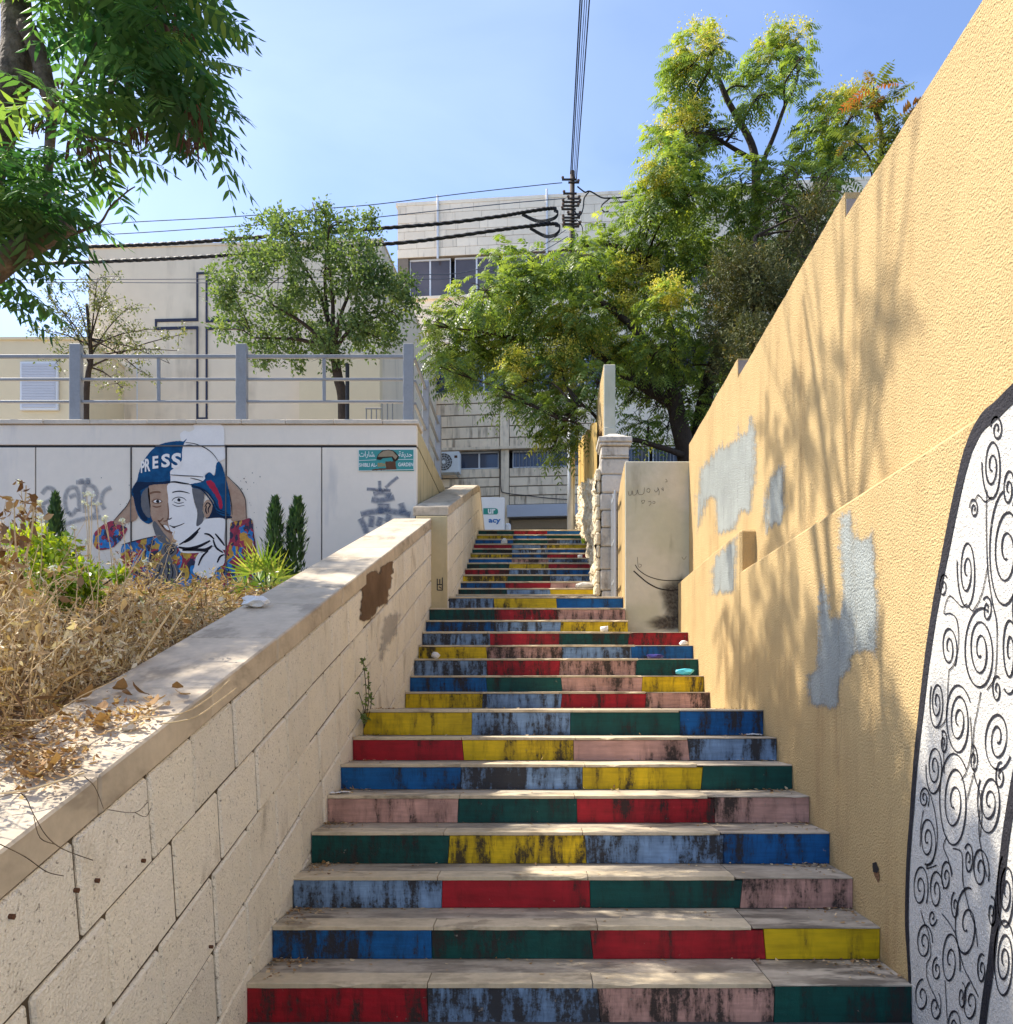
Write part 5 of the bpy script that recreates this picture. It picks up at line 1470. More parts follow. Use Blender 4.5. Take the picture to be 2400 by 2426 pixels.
BL = [(1310, 120, 46, 1), (1290, 172, 40, 1), (1345, 92, 26, 1), (1410, 165, 30, 0), (1455, 110, 42, 1), (1500, 80, 24, 1), (1430, 180, 30, 0), (1500, 150, 26, 0), (1510, 112, 22, 0),
      (1292, 255, 44, 1), (1258, 312, 40, 0), (1330, 235, 34, 0), (1240, 365, 40, 1), (1300, 365, 44, 0), (1290, 310, 36, 0), (1240, 270, 24, 1),
      (1560, 240, 44, 1), (1610, 215, 34, 1), (1530, 285, 38, 0), (1590, 295, 40, 0), (1480, 330, 36, 0), (1400, 345, 40, 0), (1350, 420, 60, 0), (1450, 405, 54, 0), (1530, 365, 50, 0), (1480, 465, 55, 0),
      (1210, 420, 50, 0), (1150, 455, 44, 0), (1090, 480, 42, 0), (1260, 465, 55, 0), (1330, 500, 50, 0), (950, 505, 40, 0), (1005, 520, 44, 0), (1000, 560, 50, 0), (915, 550, 42, 0), (868, 590, 38, 0), (838, 650, 36, 0), (846, 700, 34, 0), (890, 640, 42, 0), (820, 615, 22, 0), (880, 690, 38, 0),
      (970, 595, 46, 1), (940, 650, 44, 1), (985, 650, 40, 0), (1050, 560, 50, 0), (1130, 535, 50, 0), (1060, 640, 44, 1), (980, 715, 40, 1), (950, 745, 34, 0), (1000, 760, 34, 0),
      (1195, 555, 50, 1), (1262, 585, 44, 1), (1170, 615, 44, 1), (1120, 660, 42, 1), (1060, 700, 40, 1), (1240, 660, 46, 0), (1320, 620, 46, 0), (1300, 690, 44, 0), (1195, 690, 40, 1), (1130, 720, 36, 0), (1090, 600, 44, 0),
      (1040, 775, 36, 0), (1052, 822, 30, 0), (1075, 745, 34, 1), (1045, 850, 20, 0), (1090, 800, 30, 0), (1380, 690, 44, 0), (1440, 620, 46, 0), (1370, 755, 36, 0), (1300, 760, 30, 0), (1250, 770, 30, 0), (1220, 720, 34, 0), (1205, 800, 26, 0), (1260, 815, 22, 0)]
blobs = []; yel = []
for i, (x, y, r, f) in enumerate(BL):
    dy = rng.uniform(-1.0, 1.1)
    if y > 690 and x < 1130: dy = rng.uniform(-1.2, .2)
    c = q(x * DS, y * DS, dy); R = r * DS * (TY + dy) / FOC * 1.15
    blobs.append((c, R)); yel.append(f)
    s = nearest(br, c); mid = s.lerp(c, .5) + Vector((rng.uniform(-.15, .15), rng.uniform(-.2, .2), rng.uniform(-.05, .2)))
    limb(mb, [s, mid, c], 0.028, 0.008, 5)
    for k in range(7):
        e = c + Vector(rand_dirs(1)[0]) * R * rng.uniform(.6, 1.0)
        limb(mb, [c.lerp(mid, rng.uniform(0, .5)), c.lerp(e, .5) + Vector((0, 0, .04)), e], 0.010, 0.003, 4)
for k in range(46):   # bare grey twigs in the open middle of the crown
    a = q(rng.uniform(1640, 1760), rng.uniform(290, 340), rng.uniform(-.2, .5)); e = q(rng.uniform(1560, 1660), rng.uniform(330, 440), rng.uniform(-.6, .4))
    limb(mb, [a, a.lerp(e, .5) + Vector((0, 0, .12)), e], 0.009, 0.003, 4)
for k in range(40):
    a = q(rng.uniform(1480, 1620), rng.uniform(870, 960), rng.uniform(-.4, .4)); e = a + Vector((rng.uniform(-.6, .3), rng.uniform(-.4, .3), rng.uniform(-.6, .5)))
    limb(mb, [a, a.lerp(e, .5) + Vector((.05, 0, .08)), e], 0.010, 0.003, 4)
mb.build('trunk', MAT['bark_dark'], mel, smooth=True)
parts = []
pos, out, hh = blob_points(blobs, 9000, shell=0.45, gap=0.18)
N = len(pos)
d = out * np.array([1, 1, .5]) + 0.55 * rand_dirs(N) + np.array([-.1, -.25, 0.12])
L = nrg.uniform(0.20, 0.34, N)
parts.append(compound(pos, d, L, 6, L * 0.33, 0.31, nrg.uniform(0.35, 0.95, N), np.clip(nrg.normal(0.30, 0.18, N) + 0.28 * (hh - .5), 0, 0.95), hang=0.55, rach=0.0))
V, F, T = merge(parts); tag(big_mesh('crown', V, F, LM['melia'], mel, T), kind='stuff')
yb = [(c + Vector((0, -R * .35, R * .36)), R * .80) for (c, R), f in zip(blobs, yel) if f]
pos, out, hh = blob_points(yb, 1500, shell=0.5, gap=0.1, squash=.7)
P2 = np.repeat(pos, 26, 0); N = len(P2)
off = nrg.normal(0, 1, (N, 3)) * np.array([.05, .05, .045]) + np.repeat(out, 26, 0) * nrg.uniform(0, .10, (N, 1))
V, F, T = simple_leaves(P2 + off, nrg.uniform(.022, .044, N), 0.6, np.clip(nrg.normal(.5, .25, N), 0, 1), droop=-.2)
tag(big_mesh('flower_sprays', V, F, LM['flower'], mel, T), kind='stuff')

# ---- dark conifer behind the yellow wall
con = thing('dark_conifer', 'dark brownish conifer tree rising behind the yellow wall', 'tree', (P(1790, 0, 12.6).x, 12.6, 3.0))
q = lambda px, py, dy=0.0: P(px, py, 12.6 + dy)
mb = MB(); br = [limb(mb, [Vector((q(1790, 0).x, 12.6, 2.9)), q(1790, 1100), q(1785, 800), q(1790, 560)], 0.13, 0.03, 9, .02)]
CB = [(1385, 500, 40), (1440, 520, 50), (1490, 500, 45), (1400, 560, 46), (1460, 590, 50), (1370, 620, 44), (1420, 650, 50), (1520, 440, 40), (1540, 400, 34), (1380, 690, 40), (1440, 700, 50), (1350, 560, 34), (1400, 740, 40), (1500, 560, 46)]
blobs = []
for x, y, r in CB:
    dy = rng.uniform(-.6, .5); c = q(x * DS, y * DS, dy); R = r * DS * 12.6 / FOC; blobs.append((c, R))
    s = nearest(br, c); limb(mb, [s, s.lerp(c, .6) + Vector((0, 0, .05)), c], 0.025, 0.006, 5)
for k in range(50):
    a = q(rng.uniform(1840, 1960), rng.uniform(400, 620), rng.uniform(-.5, .5)); e = a + Vector((rng.uniform(-.5, .3), rng.uniform(-.3, .2), rng.uniform(-.5, .4)))
    limb(mb, [a, a.lerp(e, .5) + Vector((.04, 0, .06)), e], 0.009, 0.003, 4)
mb.build('trunk', MAT['bark_dark'], con, smooth=True)
pos, out, hh = blob_points(blobs, 4200, shell=.5, gap=.45)
P2 = np.repeat(pos, 9, 0); N = len(P2); o2 = np.repeat(out, 9, 0)
stp = np.tile(np.arange(9), len(pos))[:, None] * 0.016
dd = unit_(o2 * .6 + np.array([0, 0, .5]))
V, F, T = simple_leaves(P2 + dd * stp + nrg.normal(0, .012, (N, 3)), nrg.uniform(.04, .075, N), 0.26, np.clip(np.repeat(nrg.normal(.4, .25, len(pos)), 9) + nrg.normal(0, .08, N), 0, 1), droop=-.1, out=o2)
tag(big_mesh('crown', V, F, LM['dark'], con, T), kind='stuff')

# ---- reddish ailanthus showing over the wall top
ra = thing('red_tipped_tree', 'young feathery tree with reddish tips peeking over the yellow wall', 'tree', (P(2080, 0, 9.4).x, 9.6, 0.0))
q = lambda px, py, dy=0.0: P(px, py, 9.6 + dy)
mb = MB(); br = [limb(mb, [Vector((q(2085, 0).x, 9.6, -0.02)), q(2090, 900), q(2080, 650), q(2065, 560), q(2075, 430), q(2090, 330), q(2070, 250)], 0.09, 0.02, 8, .02)]
parts = []
for x, y, n, red in ((2070, 205, 7, .9), (2110, 240, 8, .6), (2050, 260, 6, .4), (2130, 290, 8, .7), (2020, 330, 6, .6), (2090, 330, 9, .5), (2160, 350, 7, .5), (2060, 400, 6, .3), (2140, 410, 9, .8), (2190, 420, 8, .3), (2180, 470, 9, .3), (2110, 470, 7, .9), (2080, 520, 6, .2), (2120, 560, 8, .25), (2060, 600, 9, .25), (2010, 640, 8, .8), (2050, 690, 9, .2), (2000, 730, 9, .2), (1985, 800, 8, .2), (2240, 330, 4, .1), (2235, 300, 4, .1), (1960, 870, 7, .2), (2020, 780, 8, .2)):
    p = q(x, y, rng.uniform(-.5, .4)); s = nearest(br, p); limb(mb, [s, s.lerp(p, .5) + Vector((0, 0, .05)), p], 0.016, 0.006, 5)
    az = np.arange(n) * 2.4 + rng.uniform(0, 6); el = nrg.uniform(-.2, .75, n)
    d = np.stack([np.cos(az) * np.cos(el), np.sin(az) * np.cos(el), np.sin(el)], 1); L = nrg.uniform(.24, .42, n)
    parts.append(compound(np.repeat(np.array(p)[None], n, 0), d, L, 10, L * .24, .30, nrg.uniform(.15, .7, n), np.clip(nrg.normal(.25 + .5 * red, .15, n), 0, 1), hang=.35, rach=.006))
mb.build('trunk', MAT['bark_dark'], ra, smooth=True)
V, F, T = merge(parts); tag(big_mesh('crown', V, F, LM['red'], ra, T), kind='stuff')

# ---- bushy tree on the terrace
tt = thing('terrace_tree', 'bushy small-leaved tree on the terrace in front of the cream building', 'tree', (P(815, 0, 14).x, 14, TERZ))
q = lambda px, py, dy=0.0: P(px, py, 14 + dy)
mb = MB(); br = [limb(mb, [Vector((q(816, 0).x, 14, TERZ - .01)), q(812, 960), q(802, 900), q(795, 860), q(785, 800)], 0.095, 0.07, 9, .01)]
for e in ((640, 720), (700, 600), (780, 540), (860, 640), (920, 740), (600, 800), (740, 480)):
    br.append(limb(mb, [q(790, 830), q((790 + e[0]) / 2 + rng.uniform(-20, 20), (830 + e[1]) / 2 - 10, rng.uniform(-.4, .4)), q(e[0], e[1], rng.uniform(-.6, .6))], 0.05, 0.012, 6, .02))
TB = [(640, 570, 62), (600, 640, 58), (540, 690, 56), (690, 560, 54), (770, 540, 48), (560, 600, 36), (660, 660, 80), (760, 640, 80), (850, 620, 72), (900, 690, 66), (960, 690, 46), (940, 750, 52), (560, 760, 52), (630, 790, 62), (720, 760, 80), (810, 760, 72), (880, 790, 54), (690, 840, 46), (780, 840, 46), (620, 850, 34), (768, 480, 16), (766, 505, 24), (664, 510, 20), (668, 535, 28), (880, 520, 22), (870, 555, 40), (990, 720, 26), (510, 650, 24), (730, 500, 18), (545, 560, 18), (930, 820, 30), (520, 780, 24), (830, 530, 28)]
blobs = []
for x, y, r in TB:
    dy = rng.uniform(-.7, .7) * min(1, r / 50); c = q(x, y, dy); R = r * (14 + dy) / FOC; blobs.append((c, R))
    s = nearest(br, c); limb(mb, [s, s.lerp(c, .5) + Vector((rng.uniform(-.1, .1), 0, .06)), c], 0.014, 0.005, 4)
    for k in range(4):
        e = c + Vector(rand_dirs(1)[0]) * R * 1.1; limb(mb, [c, c.lerp(e, .5), e], 0.006, 0.002, 3)
mb.build('trunk', MAT['bark_dark'], tt, smooth=True)
pos, out, hh = blob_points(blobs, 3500, shell=.45, gap=.0)
k = 7; P2 = np.repeat(pos, k, 0); N = len(P2)
V, F, T = simple_leaves(P2 + nrg.normal(0, .045, (N, 3)), nrg.uniform(.05, .085, N), 0.5, np.clip(np.repeat(nrg.normal(.34, .2, len(pos)) + .15 * (hh - .5), k) + nrg.normal(0, .08, N), 0, 1), droop=.3, out=np.repeat(out, k, 0))
tag(big_mesh('crown', V, F, LM['olive'], tt, T), kind='stuff')
mb = MB(); mb.tube([P(823, 995, 13.6), P(823, 862, 13.6)], 0.032, 8)
tag(mb.build('dark_post', MAT['dark']), 'thin dark post beside the terrace tree trunk', 'post')

# ---- sparse tree on the terrace, left
st = thing('sparse_tree', 'thin sparse tree on the terrace left of the cross', 'tree', (P(205, 0, 12.4).x, 12.4, TERZ))
q = lambda px, py, dy=0.0: P(px, py, 12.4 + dy)
mb = MB(); br = [limb(mb, [Vector((q(203, 0).x, 12.4, TERZ - .01)), q(204, 940), q(210, 880), q(216, 850), q(212, 790), q(205, 720)], 0.055, 0.02, 8, .01)]
for e in ((110, 700), (150, 740), (250, 690), (300, 730), (360, 780), (420, 830), (400, 860), (330, 880), (170, 690), (230, 660), (80, 780), (290, 920), (440, 790), (130, 860)):
    a = q(214, rng.uniform(800, 870)); en = q(e[0], e[1], rng.uniform(-.6, .6))
    br.append(limb(mb, [a, a.lerp(en, .5) + Vector((0, 0, .06)), en], 0.016, 0.004, 5, .02))
tips = []
for k in range(170):
    c = rng.choice(br[1:]); a = rng.choice(c[3:]); e = a + Vector((rng.uniform(-.30, .30), rng.uniform(-.25, .25), rng.uniform(-.16, .24)))
    limb(mb, [a, a.lerp(e, .5) + Vector((0, 0, .02)), e], 0.005, 0.002, 3); tips += [a.lerp(e, t) for t in (.3, .5, .7, .85, 1.0)]
mb.build('trunk', MAT['bark_dark'], st, smooth=True)
pos = np.array([t[:] for t in tips]); pos = np.repeat(pos, 4, 0); N = len(pos)
V, F, T = simple_leaves(pos + nrg.normal(0, .035, (N, 3)), nrg.uniform(.03, .055, N), .5, np.clip(nrg.normal(.45, .25, N), 0, 1))
tag(big_mesh('crown', V, F, LM['sparse'], st, T), kind='stuff')

# ---------------------------------------------------------------- small cypresses in the planter
def cypress(label, px, py0, py1, wpx, Y, tilt=0.0):
    b = P(px, py1, Y); b.z = soil_z(b.x, b.y); top = P(px + tilt, py0, Y)
    t = thing('cypress_shrub', label, 'shrub', b, group='small cypresses before the mural')
    mb = MB(); mb.tube([b - Vector((0, 0, .02)), b.lerp(top, .8)], [0.018, 0.006], 6); mb.build('stem', MAT['bark_dark'], t)
    n = 1500; h = nrg.uniform(0, 1, n) ** 0.8; R = wpx / 2 * Y / FOC
    rad = R * np.sin(np.pi * np.clip(0.10 + 0.88 * h, 0, 1)) ** 0.75 * nrg.uniform(.55, 1.08, n); a = nrg.uniform(0, 6.283, n)
    rad *= 1 + .28 * np.sin(a * 3 + h * 9) + .2 * np.sin(h * 31 + a * 5)
    ax = np.array(b)[None] + (np.array(top) - np.array(b))[None] * h[:, None]
    o = np.stack([np.cos(a), np.sin(a), np.zeros(n)], 1); pos = ax + o * rad[:, None]
    ld = unit_(o * .35 + np.array([0, 0, 1.0]) + .2 * rand_dirs(n)); wd = unit_(np.cross(ld, o + .3 * rand_dirs(n)))
    ln = nrg.uniform(.05, .095, n); V, F = leaflets(pos, ld, wd, ln, ln * .3)
    tag(big_mesh('foliage', V, F, LM['cypress'], t, np.clip(nrg.normal(.35, .25, n), 0, 1)), kind='stuff')
cypress('single small cypress left of the mural figure', 133, 1178, 1400, 34, 9.6, -2)
cypress('left and shorter of two small cypresses right of the mural', 650, 1186, 1420, 40, 9.3, 2)
cypress('right and wider of two small cypresses right of the mural', 690, 1188, 1420, 46, 9.4, 16)

# ---------------------------------------------------------------- fan palm
pb = P(632, 1400, 8.2); pb.z = soil_z(pb.x, pb.y)
pm = thing('fan_palm', 'small yellow-green fan palm beside the wall coping', 'palm', pb)
mb = MB(); parts = []
for (ex, ey, s) in ((600, 1340, .9), (628, 1330, 1.0), (655, 1352, 1.0), (640, 1372, .9), (668, 1378, .7), (580, 1372, .8), (615, 1362, .8)):
    c = P(ex, ey + 18, 8.2 + rng.uniform(-.2, .2)); mb.tube(catmull([pb, pb.lerp(c, .5) + Vector((0, 0, .05)), c], 4), 0.008, 5)
    ax = (c - pb).normalized(); sd = ax.cross(Vector((0, 1, .2))).normalized()
    n = 15; th = np.linspace(-1.35, 1.35, n)
    ld = unit_(np.array([list(ax * math.cos(a) + sd * math.sin(a) + Vector((0, rng.uniform(-.25, .05), -.1 * abs(a)))) for a in th]))
    wd = unit_(np.cross(ld, np.array([[0, 1, .3]])))
    ln = nrg.uniform(.26, .34, n) * s
    V, F = leaflets(np.repeat(np.array(c)[None], n, 0), ld, wd, ln, np.full(n, .020)); parts.append((V, F, np.clip(nrg.normal(.6, .25, n), 0, 1)))
mb.build('stalks', LM['palm'], pm)
V, F, T = merge(parts); tag(big_mesh('fronds', V, F, LM['palm'], pm, T), kind='stuff')

# ---------------------------------------------------------------- dry weeds in the planter
def top_line(px):
    pts = [(-600, 1150), (0, 1170), (50, 1160), (90, 1240), (150, 1330), (230, 1310), (330, 1250), (390, 1230), (450, 1300), (540, 1340), (600, 1385), (660, 1420), (760, 1400)]
    for (a, ya), (b, yb_) in zip(pts, pts[1:]):
        if px <= b: return ya + (yb_ - ya) * max(0, (px - a)) / (b - a)
    return 1400
def dense_line(px):
    pts = [(-600, 1290), (0, 1310), (60, 1340), (120, 1410), (220, 1430), (300, 1405), (400, 1425), (500, 1435), (600, 1440), (760, 1440)]
    for (a, ya), (b, yb_) in zip(pts, pts[1:]):
        if px <= b: return ya + (yb_ - ya) * max(0, (px - a)) / (b - a)
    return 1440
mb = MB(); lp, ll_ = [], []
stems = 0; tries = 0
tops = []
while stems < 850 and tries < 9000:
    tries += 1
    Y = 2.0 + 7.6 * rng.random() ** 1.15; X = -1.76 - rng.random() ** 1.2 * (1.0 + Y * .42)
    z0 = soil_z(X, Y); px = VPX + X * FOC / Y
    if px < -420 or px > 690: continue
    ty = (top_line(px) + abs(rng.gauss(0, 60))) if rng.random() < (.11 if px < 200 else .04) else dense_line(px) - 70 * mnoise.noise(Vector((X * 2.1, Y * 2.1, 3))) + abs(rng.gauss(0, 90))
    ht = EYE + (VPY - ty) * Y / FOC - z0
    if ht < 0.10: continue
    ht = min(ht, rng.uniform(.3, 1.15))
    lean = Vector((rng.gauss(.06, .22), rng.gauss(-.05, .22), 0)) * ht
    b = Vector((X, Y, z0 - .01)); m1 = b + lean * .3 + Vector((rng.gauss(0, .02), 0, ht * .5)); e = b + lean + Vector((0, 0, ht))
    r = rng.uniform(.0016, .0036) * (1.4 if rng.random() < .1 else 1)
    c = catmull([b, m1, e], 3); mb.tube(c, [r * (1 - .6 * i / (len(c) - 1)) for i in range(len(c))], 3, cap=False)
    stems += 1; tops.append(e)
    for k in range(rng.randint(3, 6)):
        t = rng.uniform(.25, 1) if ht < .7 else rng.uniform(.6, 1); a = b.lerp(m1, t * 2) if t < .5 else m1.lerp(e, t * 2 - 1)
        d2 = Vector((rng.gauss(0, 1), rng.gauss(0, 1), rng.gauss(.5, .6))).normalized() * rng.uniform(.04, .14) * (ht + .3)
        mb.tube([a, a + d2 * .6 + Vector((0, 0, .006)), a + d2], [r * .55, r * .45, r * .3], 3, cap=False)
        for s in range(8):
            lp.append(a + d2 * rng.uniform(.2, 1.1) + Vector((rng.gauss(0, .012), rng.gauss(0, .012), rng.gauss(0, .012)))); ll_.append(rng.uniform(.008, .03) if rng.random() < .86 else rng.uniform(.03, .06))
weeds = thing('dry_weeds', 'tangle of dry straw-coloured weeds filling the planter on the left', 'weeds', (-3, 4, 1.6), kind='stuff')
MAT['stem'] = surf('dry_stem', s2l(202, 178, 136), var=0.4, vs=14, bump=0)
mb.build('stems', MAT['stem'], weeds)
pos = np.array([v[:] for v in lp]); N = len(pos)
cl = np.array([mnoise.noise(Vector(v) * 2.2) for v in pos])
V, F, T = simple_leaves(pos, np.array(ll_), nrg.uniform(.16, .55, N), np.clip(nrg.normal(.44, .28, N) + cl * .8, 0, 1), droop=.1)
big_mesh('dry_leaves', V, F, LM['straw'], weeds, T)
# scattered green leaves among the straw
n = 2600
Yg = nrg.uniform(3.2, 8.5, n); Xg = -1.8 - nrg.random(n) ** 1.2 * (.6 + Yg * .42)
kg = np.array([mnoise.noise(Vector((a * 1.1, b * 1.1, 8))) for a, b in zip(Xg, Yg)]) > .08
Xg, Yg = Xg[kg], Yg[kg]; Zg = np.array([soil_z(a, b) for a, b in zip(Xg, Yg)]) + nrg.random(len(Xg)) * .34
V, F, T = simple_leaves(np.stack([Xg, Yg, Zg], 1), nrg.uniform(.02, .05, len(Xg)), .42, nrg.uniform(.2, .8, len(Xg)), droop=-.2)
big_mesh('green_leaves', V, F, LM['sparse'], weeds, T)
# tall brown thistle stalks at the left
mb = MB(); tl = []
for st_ in ([(20, 1560), (28, 1420), (40, 1300), (58, 1200), (62, 1150)], [(60, 1520), (45, 1380), (36, 1280), (34, 1200)], [(-30, 1500), (-10, 1380), (6, 1240)], [(58, 1330), (75, 1260), (80, 1200)], [(200, 1600), (250, 1480), (290, 1390), (330, 1320), (345, 1300)], [(330, 1560), (390, 1470), (440, 1400)], [(10, 1700), (70, 1560), (135, 1390)], [(110, 1660), (170, 1550), (210, 1480)], [(400, 1500), (440, 1440), (470, 1395)]):
    Yt = rng.uniform(3.3, 3.9); c = catmull([P(a_, b_, Yt) for a_, b_ in st_], 6); mb.tube(c, [.0055 - .003 * i / (len(c) - 1) for i in range(len(c))], 5)
    for k in range(30 if st_[0][0] < 65 and st_[0][0] != 10 else 5): tl.append(c[rng.randrange(len(c) // 3, len(c))] + Vector((rng.gauss(0, .022), rng.gauss(0, .022), rng.gauss(0, .02))))
mb.build('thistle_stalks', MAT['stem'], weeds)
pos = np.array([v[:] for v in tl]); N = len(pos)
V, F, T = simple_leaves(pos, nrg.uniform(.02, .065, N), .5, np.clip(nrg.normal(.2, .2, N), 0, 1), droop=.4); big_mesh('thistle_leaves', V, F, LM['litter'], weeds, T)
# low mat of straw over the soil
n = 15000
Y = 1.9 + 8.0 * nrg.random(n) ** 1.3; X = -1.745 - nrg.random(n) ** 1.3 * (1.2 + Y * .5)
Z = np.array([soil_z(a, b) for a, b in zip(X, Y)]) + nrg.random(n) ** 2 * .16
pos = np.stack([X, Y, Z], 1); ld = rand_dirs(n); ld[:, 2] = np.abs(ld[:, 2]) * .5; ld = unit_(ld)
wd = unit_(np.cross(ld, rand_dirs(n))); ln = nrg.uniform(.03, .15, n); V, F = leaflets(pos, ld, wd, ln, nrg.uniform(.004, .014, n))
big_mesh('straw_mat', V, F, LM['straw'], weeds, np.clip(nrg.normal(.42, .25, n), 0, 1))
# long fallen stalks lying over the coping
mb = MB()
for st_ in ([(0, 1850), (60, 1800), (160, 1740), (250, 1690)], [(20, 1705), (110, 1702), (190, 1650), (300, 1600)], [(0, 1880), (70, 1870), (140, 1850), (200, 1830)], [(330, 1700), (430, 1690), (500, 1650), (545, 1610)], [(380, 1715), (460, 1700), (520, 1660), (560, 1630)], [(250, 1735), (330, 1705), (400, 1660)], [(140, 1600), (180, 1520), (250, 1440)], [(60, 1640), (160, 1560), (230, 1510)]):
    pts = []
    for px, py in st_:
        Yc = 2.9 if py > 1660 else 3.4
        k = (VPY - py) / FOC
        # meet the coping plane z = cop_z(Y) (+ a few cm)
        Yc = (cop_z(0) + 0.05 - EYE) / (k - SLOPE) if abs(k - SLOPE) > .02 else Yc
        Yc = min(max(Yc, 2.0), 4.6); pts.append(P(px, py, Yc))
    mb.tube(catmull(pts, 5), [.006, .003] if False else 0.0028, 4)
mb.build('fallen_stalks', MAT['stem'], weeds)
# twig hanging over the wall face
mb = MB()
for st_ in ([(-20, 1895), (50, 1880), (80, 1930), (110, 1980), (150, 2012), (220, 2038)], [(80, 1935), (95, 1985), (130, 2000)], [(0, 2000), (60, 2030), (110, 2065), (150, 2075)], [(200, 1840), (225, 1865), (245, 1915)], [(255, 1918), (320, 1925), (350, 1900)], [(320, 1925), (345, 1935), (358, 1915)]):
    mb.tube(catmull([PX(px, py, XL + .05) for px, py in st_], 4), 0.0013, 4)
mb.build('hanging_twigs', MAT['bark'], weeds)

# white seed heads above the weeds
wf_ = thing('white_flowers', 'small white flower heads on thin stalks above the dry weeds', 'flowers', (-3, 4.5, 1.8), kind='stuff')
mb = MB(); fp = []
for (px, py, r) in ((205, 1170, 7), (216, 1172, 8), (200, 1190, 6), (228, 1192, 7), (210, 1200, 6), (98, 1225, 8), (100, 1245, 6), (48, 1142, 3), (290, 1232, 6), (122, 1268, 7), (125, 1346, 9), (205, 1282, 5), (250, 1225, 5), (135, 1455, 10), (94, 1190, 4), (190, 1495, 8), (345, 1330, 6), (40, 1357, 5), (205, 1335, 6), (128, 1370, 7), (312, 1443, 6), (335, 1430, 6), (246, 1232, 4), (175, 1250, 4)):
    Yf = 4.6 + rng.uniform(-.7, .9); c = P(px, py, Yf); R = r * Yf / FOC
    b = Vector((c.x + rng.uniform(-.08, .08), Yf + rng.uniform(-.1, .1), soil_z(c.x, Yf)))
    mb.tube(catmull([b, b.lerp(c, .6) + Vector((.02, 0, 0)), c], 4), 0.0025, 3, cap=False)
    for k in range(34): fp.append(c + Vector(rand_dirs(1)[0]) * R * rng.random() ** .5 * 1.1)
mb.build('stalks', MAT['stem'], wf_)
pos = np.array([v[:] for v in fp]); N = len(pos)
V, F, T = simple_leaves(pos, nrg.uniform(.008, .018, N), .7, nrg.random(N)); big_mesh('petals', V, F, LM['white'], wf_, T)

# bright shrub among the weeds
sh = thing('green_shrub', 'yellow-green leafy shrub among the dry weeds', 'shrub', (P(140, 0, 5.2).x, 5.2, soil_z(P(140, 0, 5.2).x, 5.2)))
q = lambda px, py, dy=0.0: P(px, py, 5.2 + dy)
mb = MB(); b = Vector((q(140, 0).x, 5.2, soil_z(q(140, 0).x, 5.2) - .02)); blobs = []
for x, y, r in ((60, 1330, 34), (90, 1310, 30), (50, 1375, 40), (110, 1350, 36), (150, 1330, 30), (155, 1385, 44), (110, 1410, 46), (180, 1400, 40), (70, 1280, 14), (40, 1300, 20), (200, 1430, 36), (220, 1390, 22), (140, 1440, 44), (280, 1390, 18)):
    c = q(x, y - 30, rng.uniform(-.9, -.3)); blobs.append((c, r * 5.2 / FOC)); limb(mb, [b, b.lerp(c, .5), c], 0.012, .004, 4)
mb.build('stems', MAT['bark_dark'], sh)
pos, out, hh = blob_points(blobs, 3200, shell=.5, gap=.25); N = len(pos)
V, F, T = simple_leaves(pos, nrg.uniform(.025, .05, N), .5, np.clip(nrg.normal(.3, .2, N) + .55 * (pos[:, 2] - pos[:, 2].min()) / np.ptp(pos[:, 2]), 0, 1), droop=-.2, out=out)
tag(big_mesh('foliage', V, F, LM['shrub'], sh, T), kind='stuff')

# dead leaves on the coping
def on_cop(px, py, off=0.004):
    k = (VPY - py) / FOC; Yc = (cop_z(0) + off - EYE) / (k - SLOPE); return P(px, py, Yc)
pts = []; big = []
for i in range(1500):
    t = rng.random()
    if t < .6: px, py = rng.gauss(90, 75), rng.gauss(1790, 42)
    else: px, py = rng.gauss(260, 110), rng.gauss(1700, 22)
    p = on_cop(px, py, 0.008 + rng.random() * .03)
    if -1.74 < p.x < XL - .03 and 1.6 < p.y < 4.6: pts.append(p)
pos = np.array([v[:] for v in pts]); N = len(pos)
ld = rand_dirs(N); ld[:, 2] = np.abs(ld[:, 2]) * .35 + .05 * 1; ld = unit_(ld); wd = unit_(np.cross(ld, np.array([0, 0, 1.0]) + .5 * rand_dirs(N))); ln = nrg.uniform(.008, .036, N)
V, F = leaflets(pos, ld, wd, ln, ln * nrg.uniform(.2, .7, N))
tag(big_mesh('leaf_litter', V, F, LM['litter'], None, np.clip(nrg.normal(.5, .3, N), 0, 1)), 'dry brown leaf litter scattered on the wall coping at left', 'leaves', kind='stuff')
lc = [(330, 1650), (375, 1668), (420, 1640), (205, 1655), (215, 1710), (240, 1725), (125, 1830), (300, 1655), (140, 1700), (360, 1680), (430, 1655), (60, 1850), (285, 1640), (240, 1690)]
for i, (px, py) in enumerate(lc):
    p = on_cop(px, py, .012); a = rng.uniform(0, 6.28); s = rng.uniform(.03, .05); n = 5; vs = []
    u = Vector((math.cos(a), math.sin(a), .2 + rng.random() * .6)).normalized(); w = Vector((-math.sin(a), math.cos(a), rng.uniform(-.3, .6))).normalized()
    nn = u.cross(w)
    outl = [(-1, 0), (-.7, .4), (-.25, .55), (.2, .6), (.7, .35), (1, .05), (.65, -.4), (.15, -.5), (-.3, -.6), (-.75, -.35)]
    vs = [p + Vector((0, 0, .015)) + u * x * s + w * y * s + nn * (x * x * .5 + y * y * .4) * s for x, y in outl]
    mb = MB(); mb.add([p + Vector((0, 0, .015))] + vs, [(0, k + 1, (k + 1) % 10 + 1) for k in range(10)])
    o = mb.build('dead_leaf', LM['litter']); me = o.data; at = me.attributes.new('tint', 'FLOAT', 'FACE'); at.data.foreach_set('value', [rng.uniform(.1, .6)] * 10)
    tag(o, 'curled brown dead leaf lying on the wall coping', 'leaf', 'dead leaves on the coping')

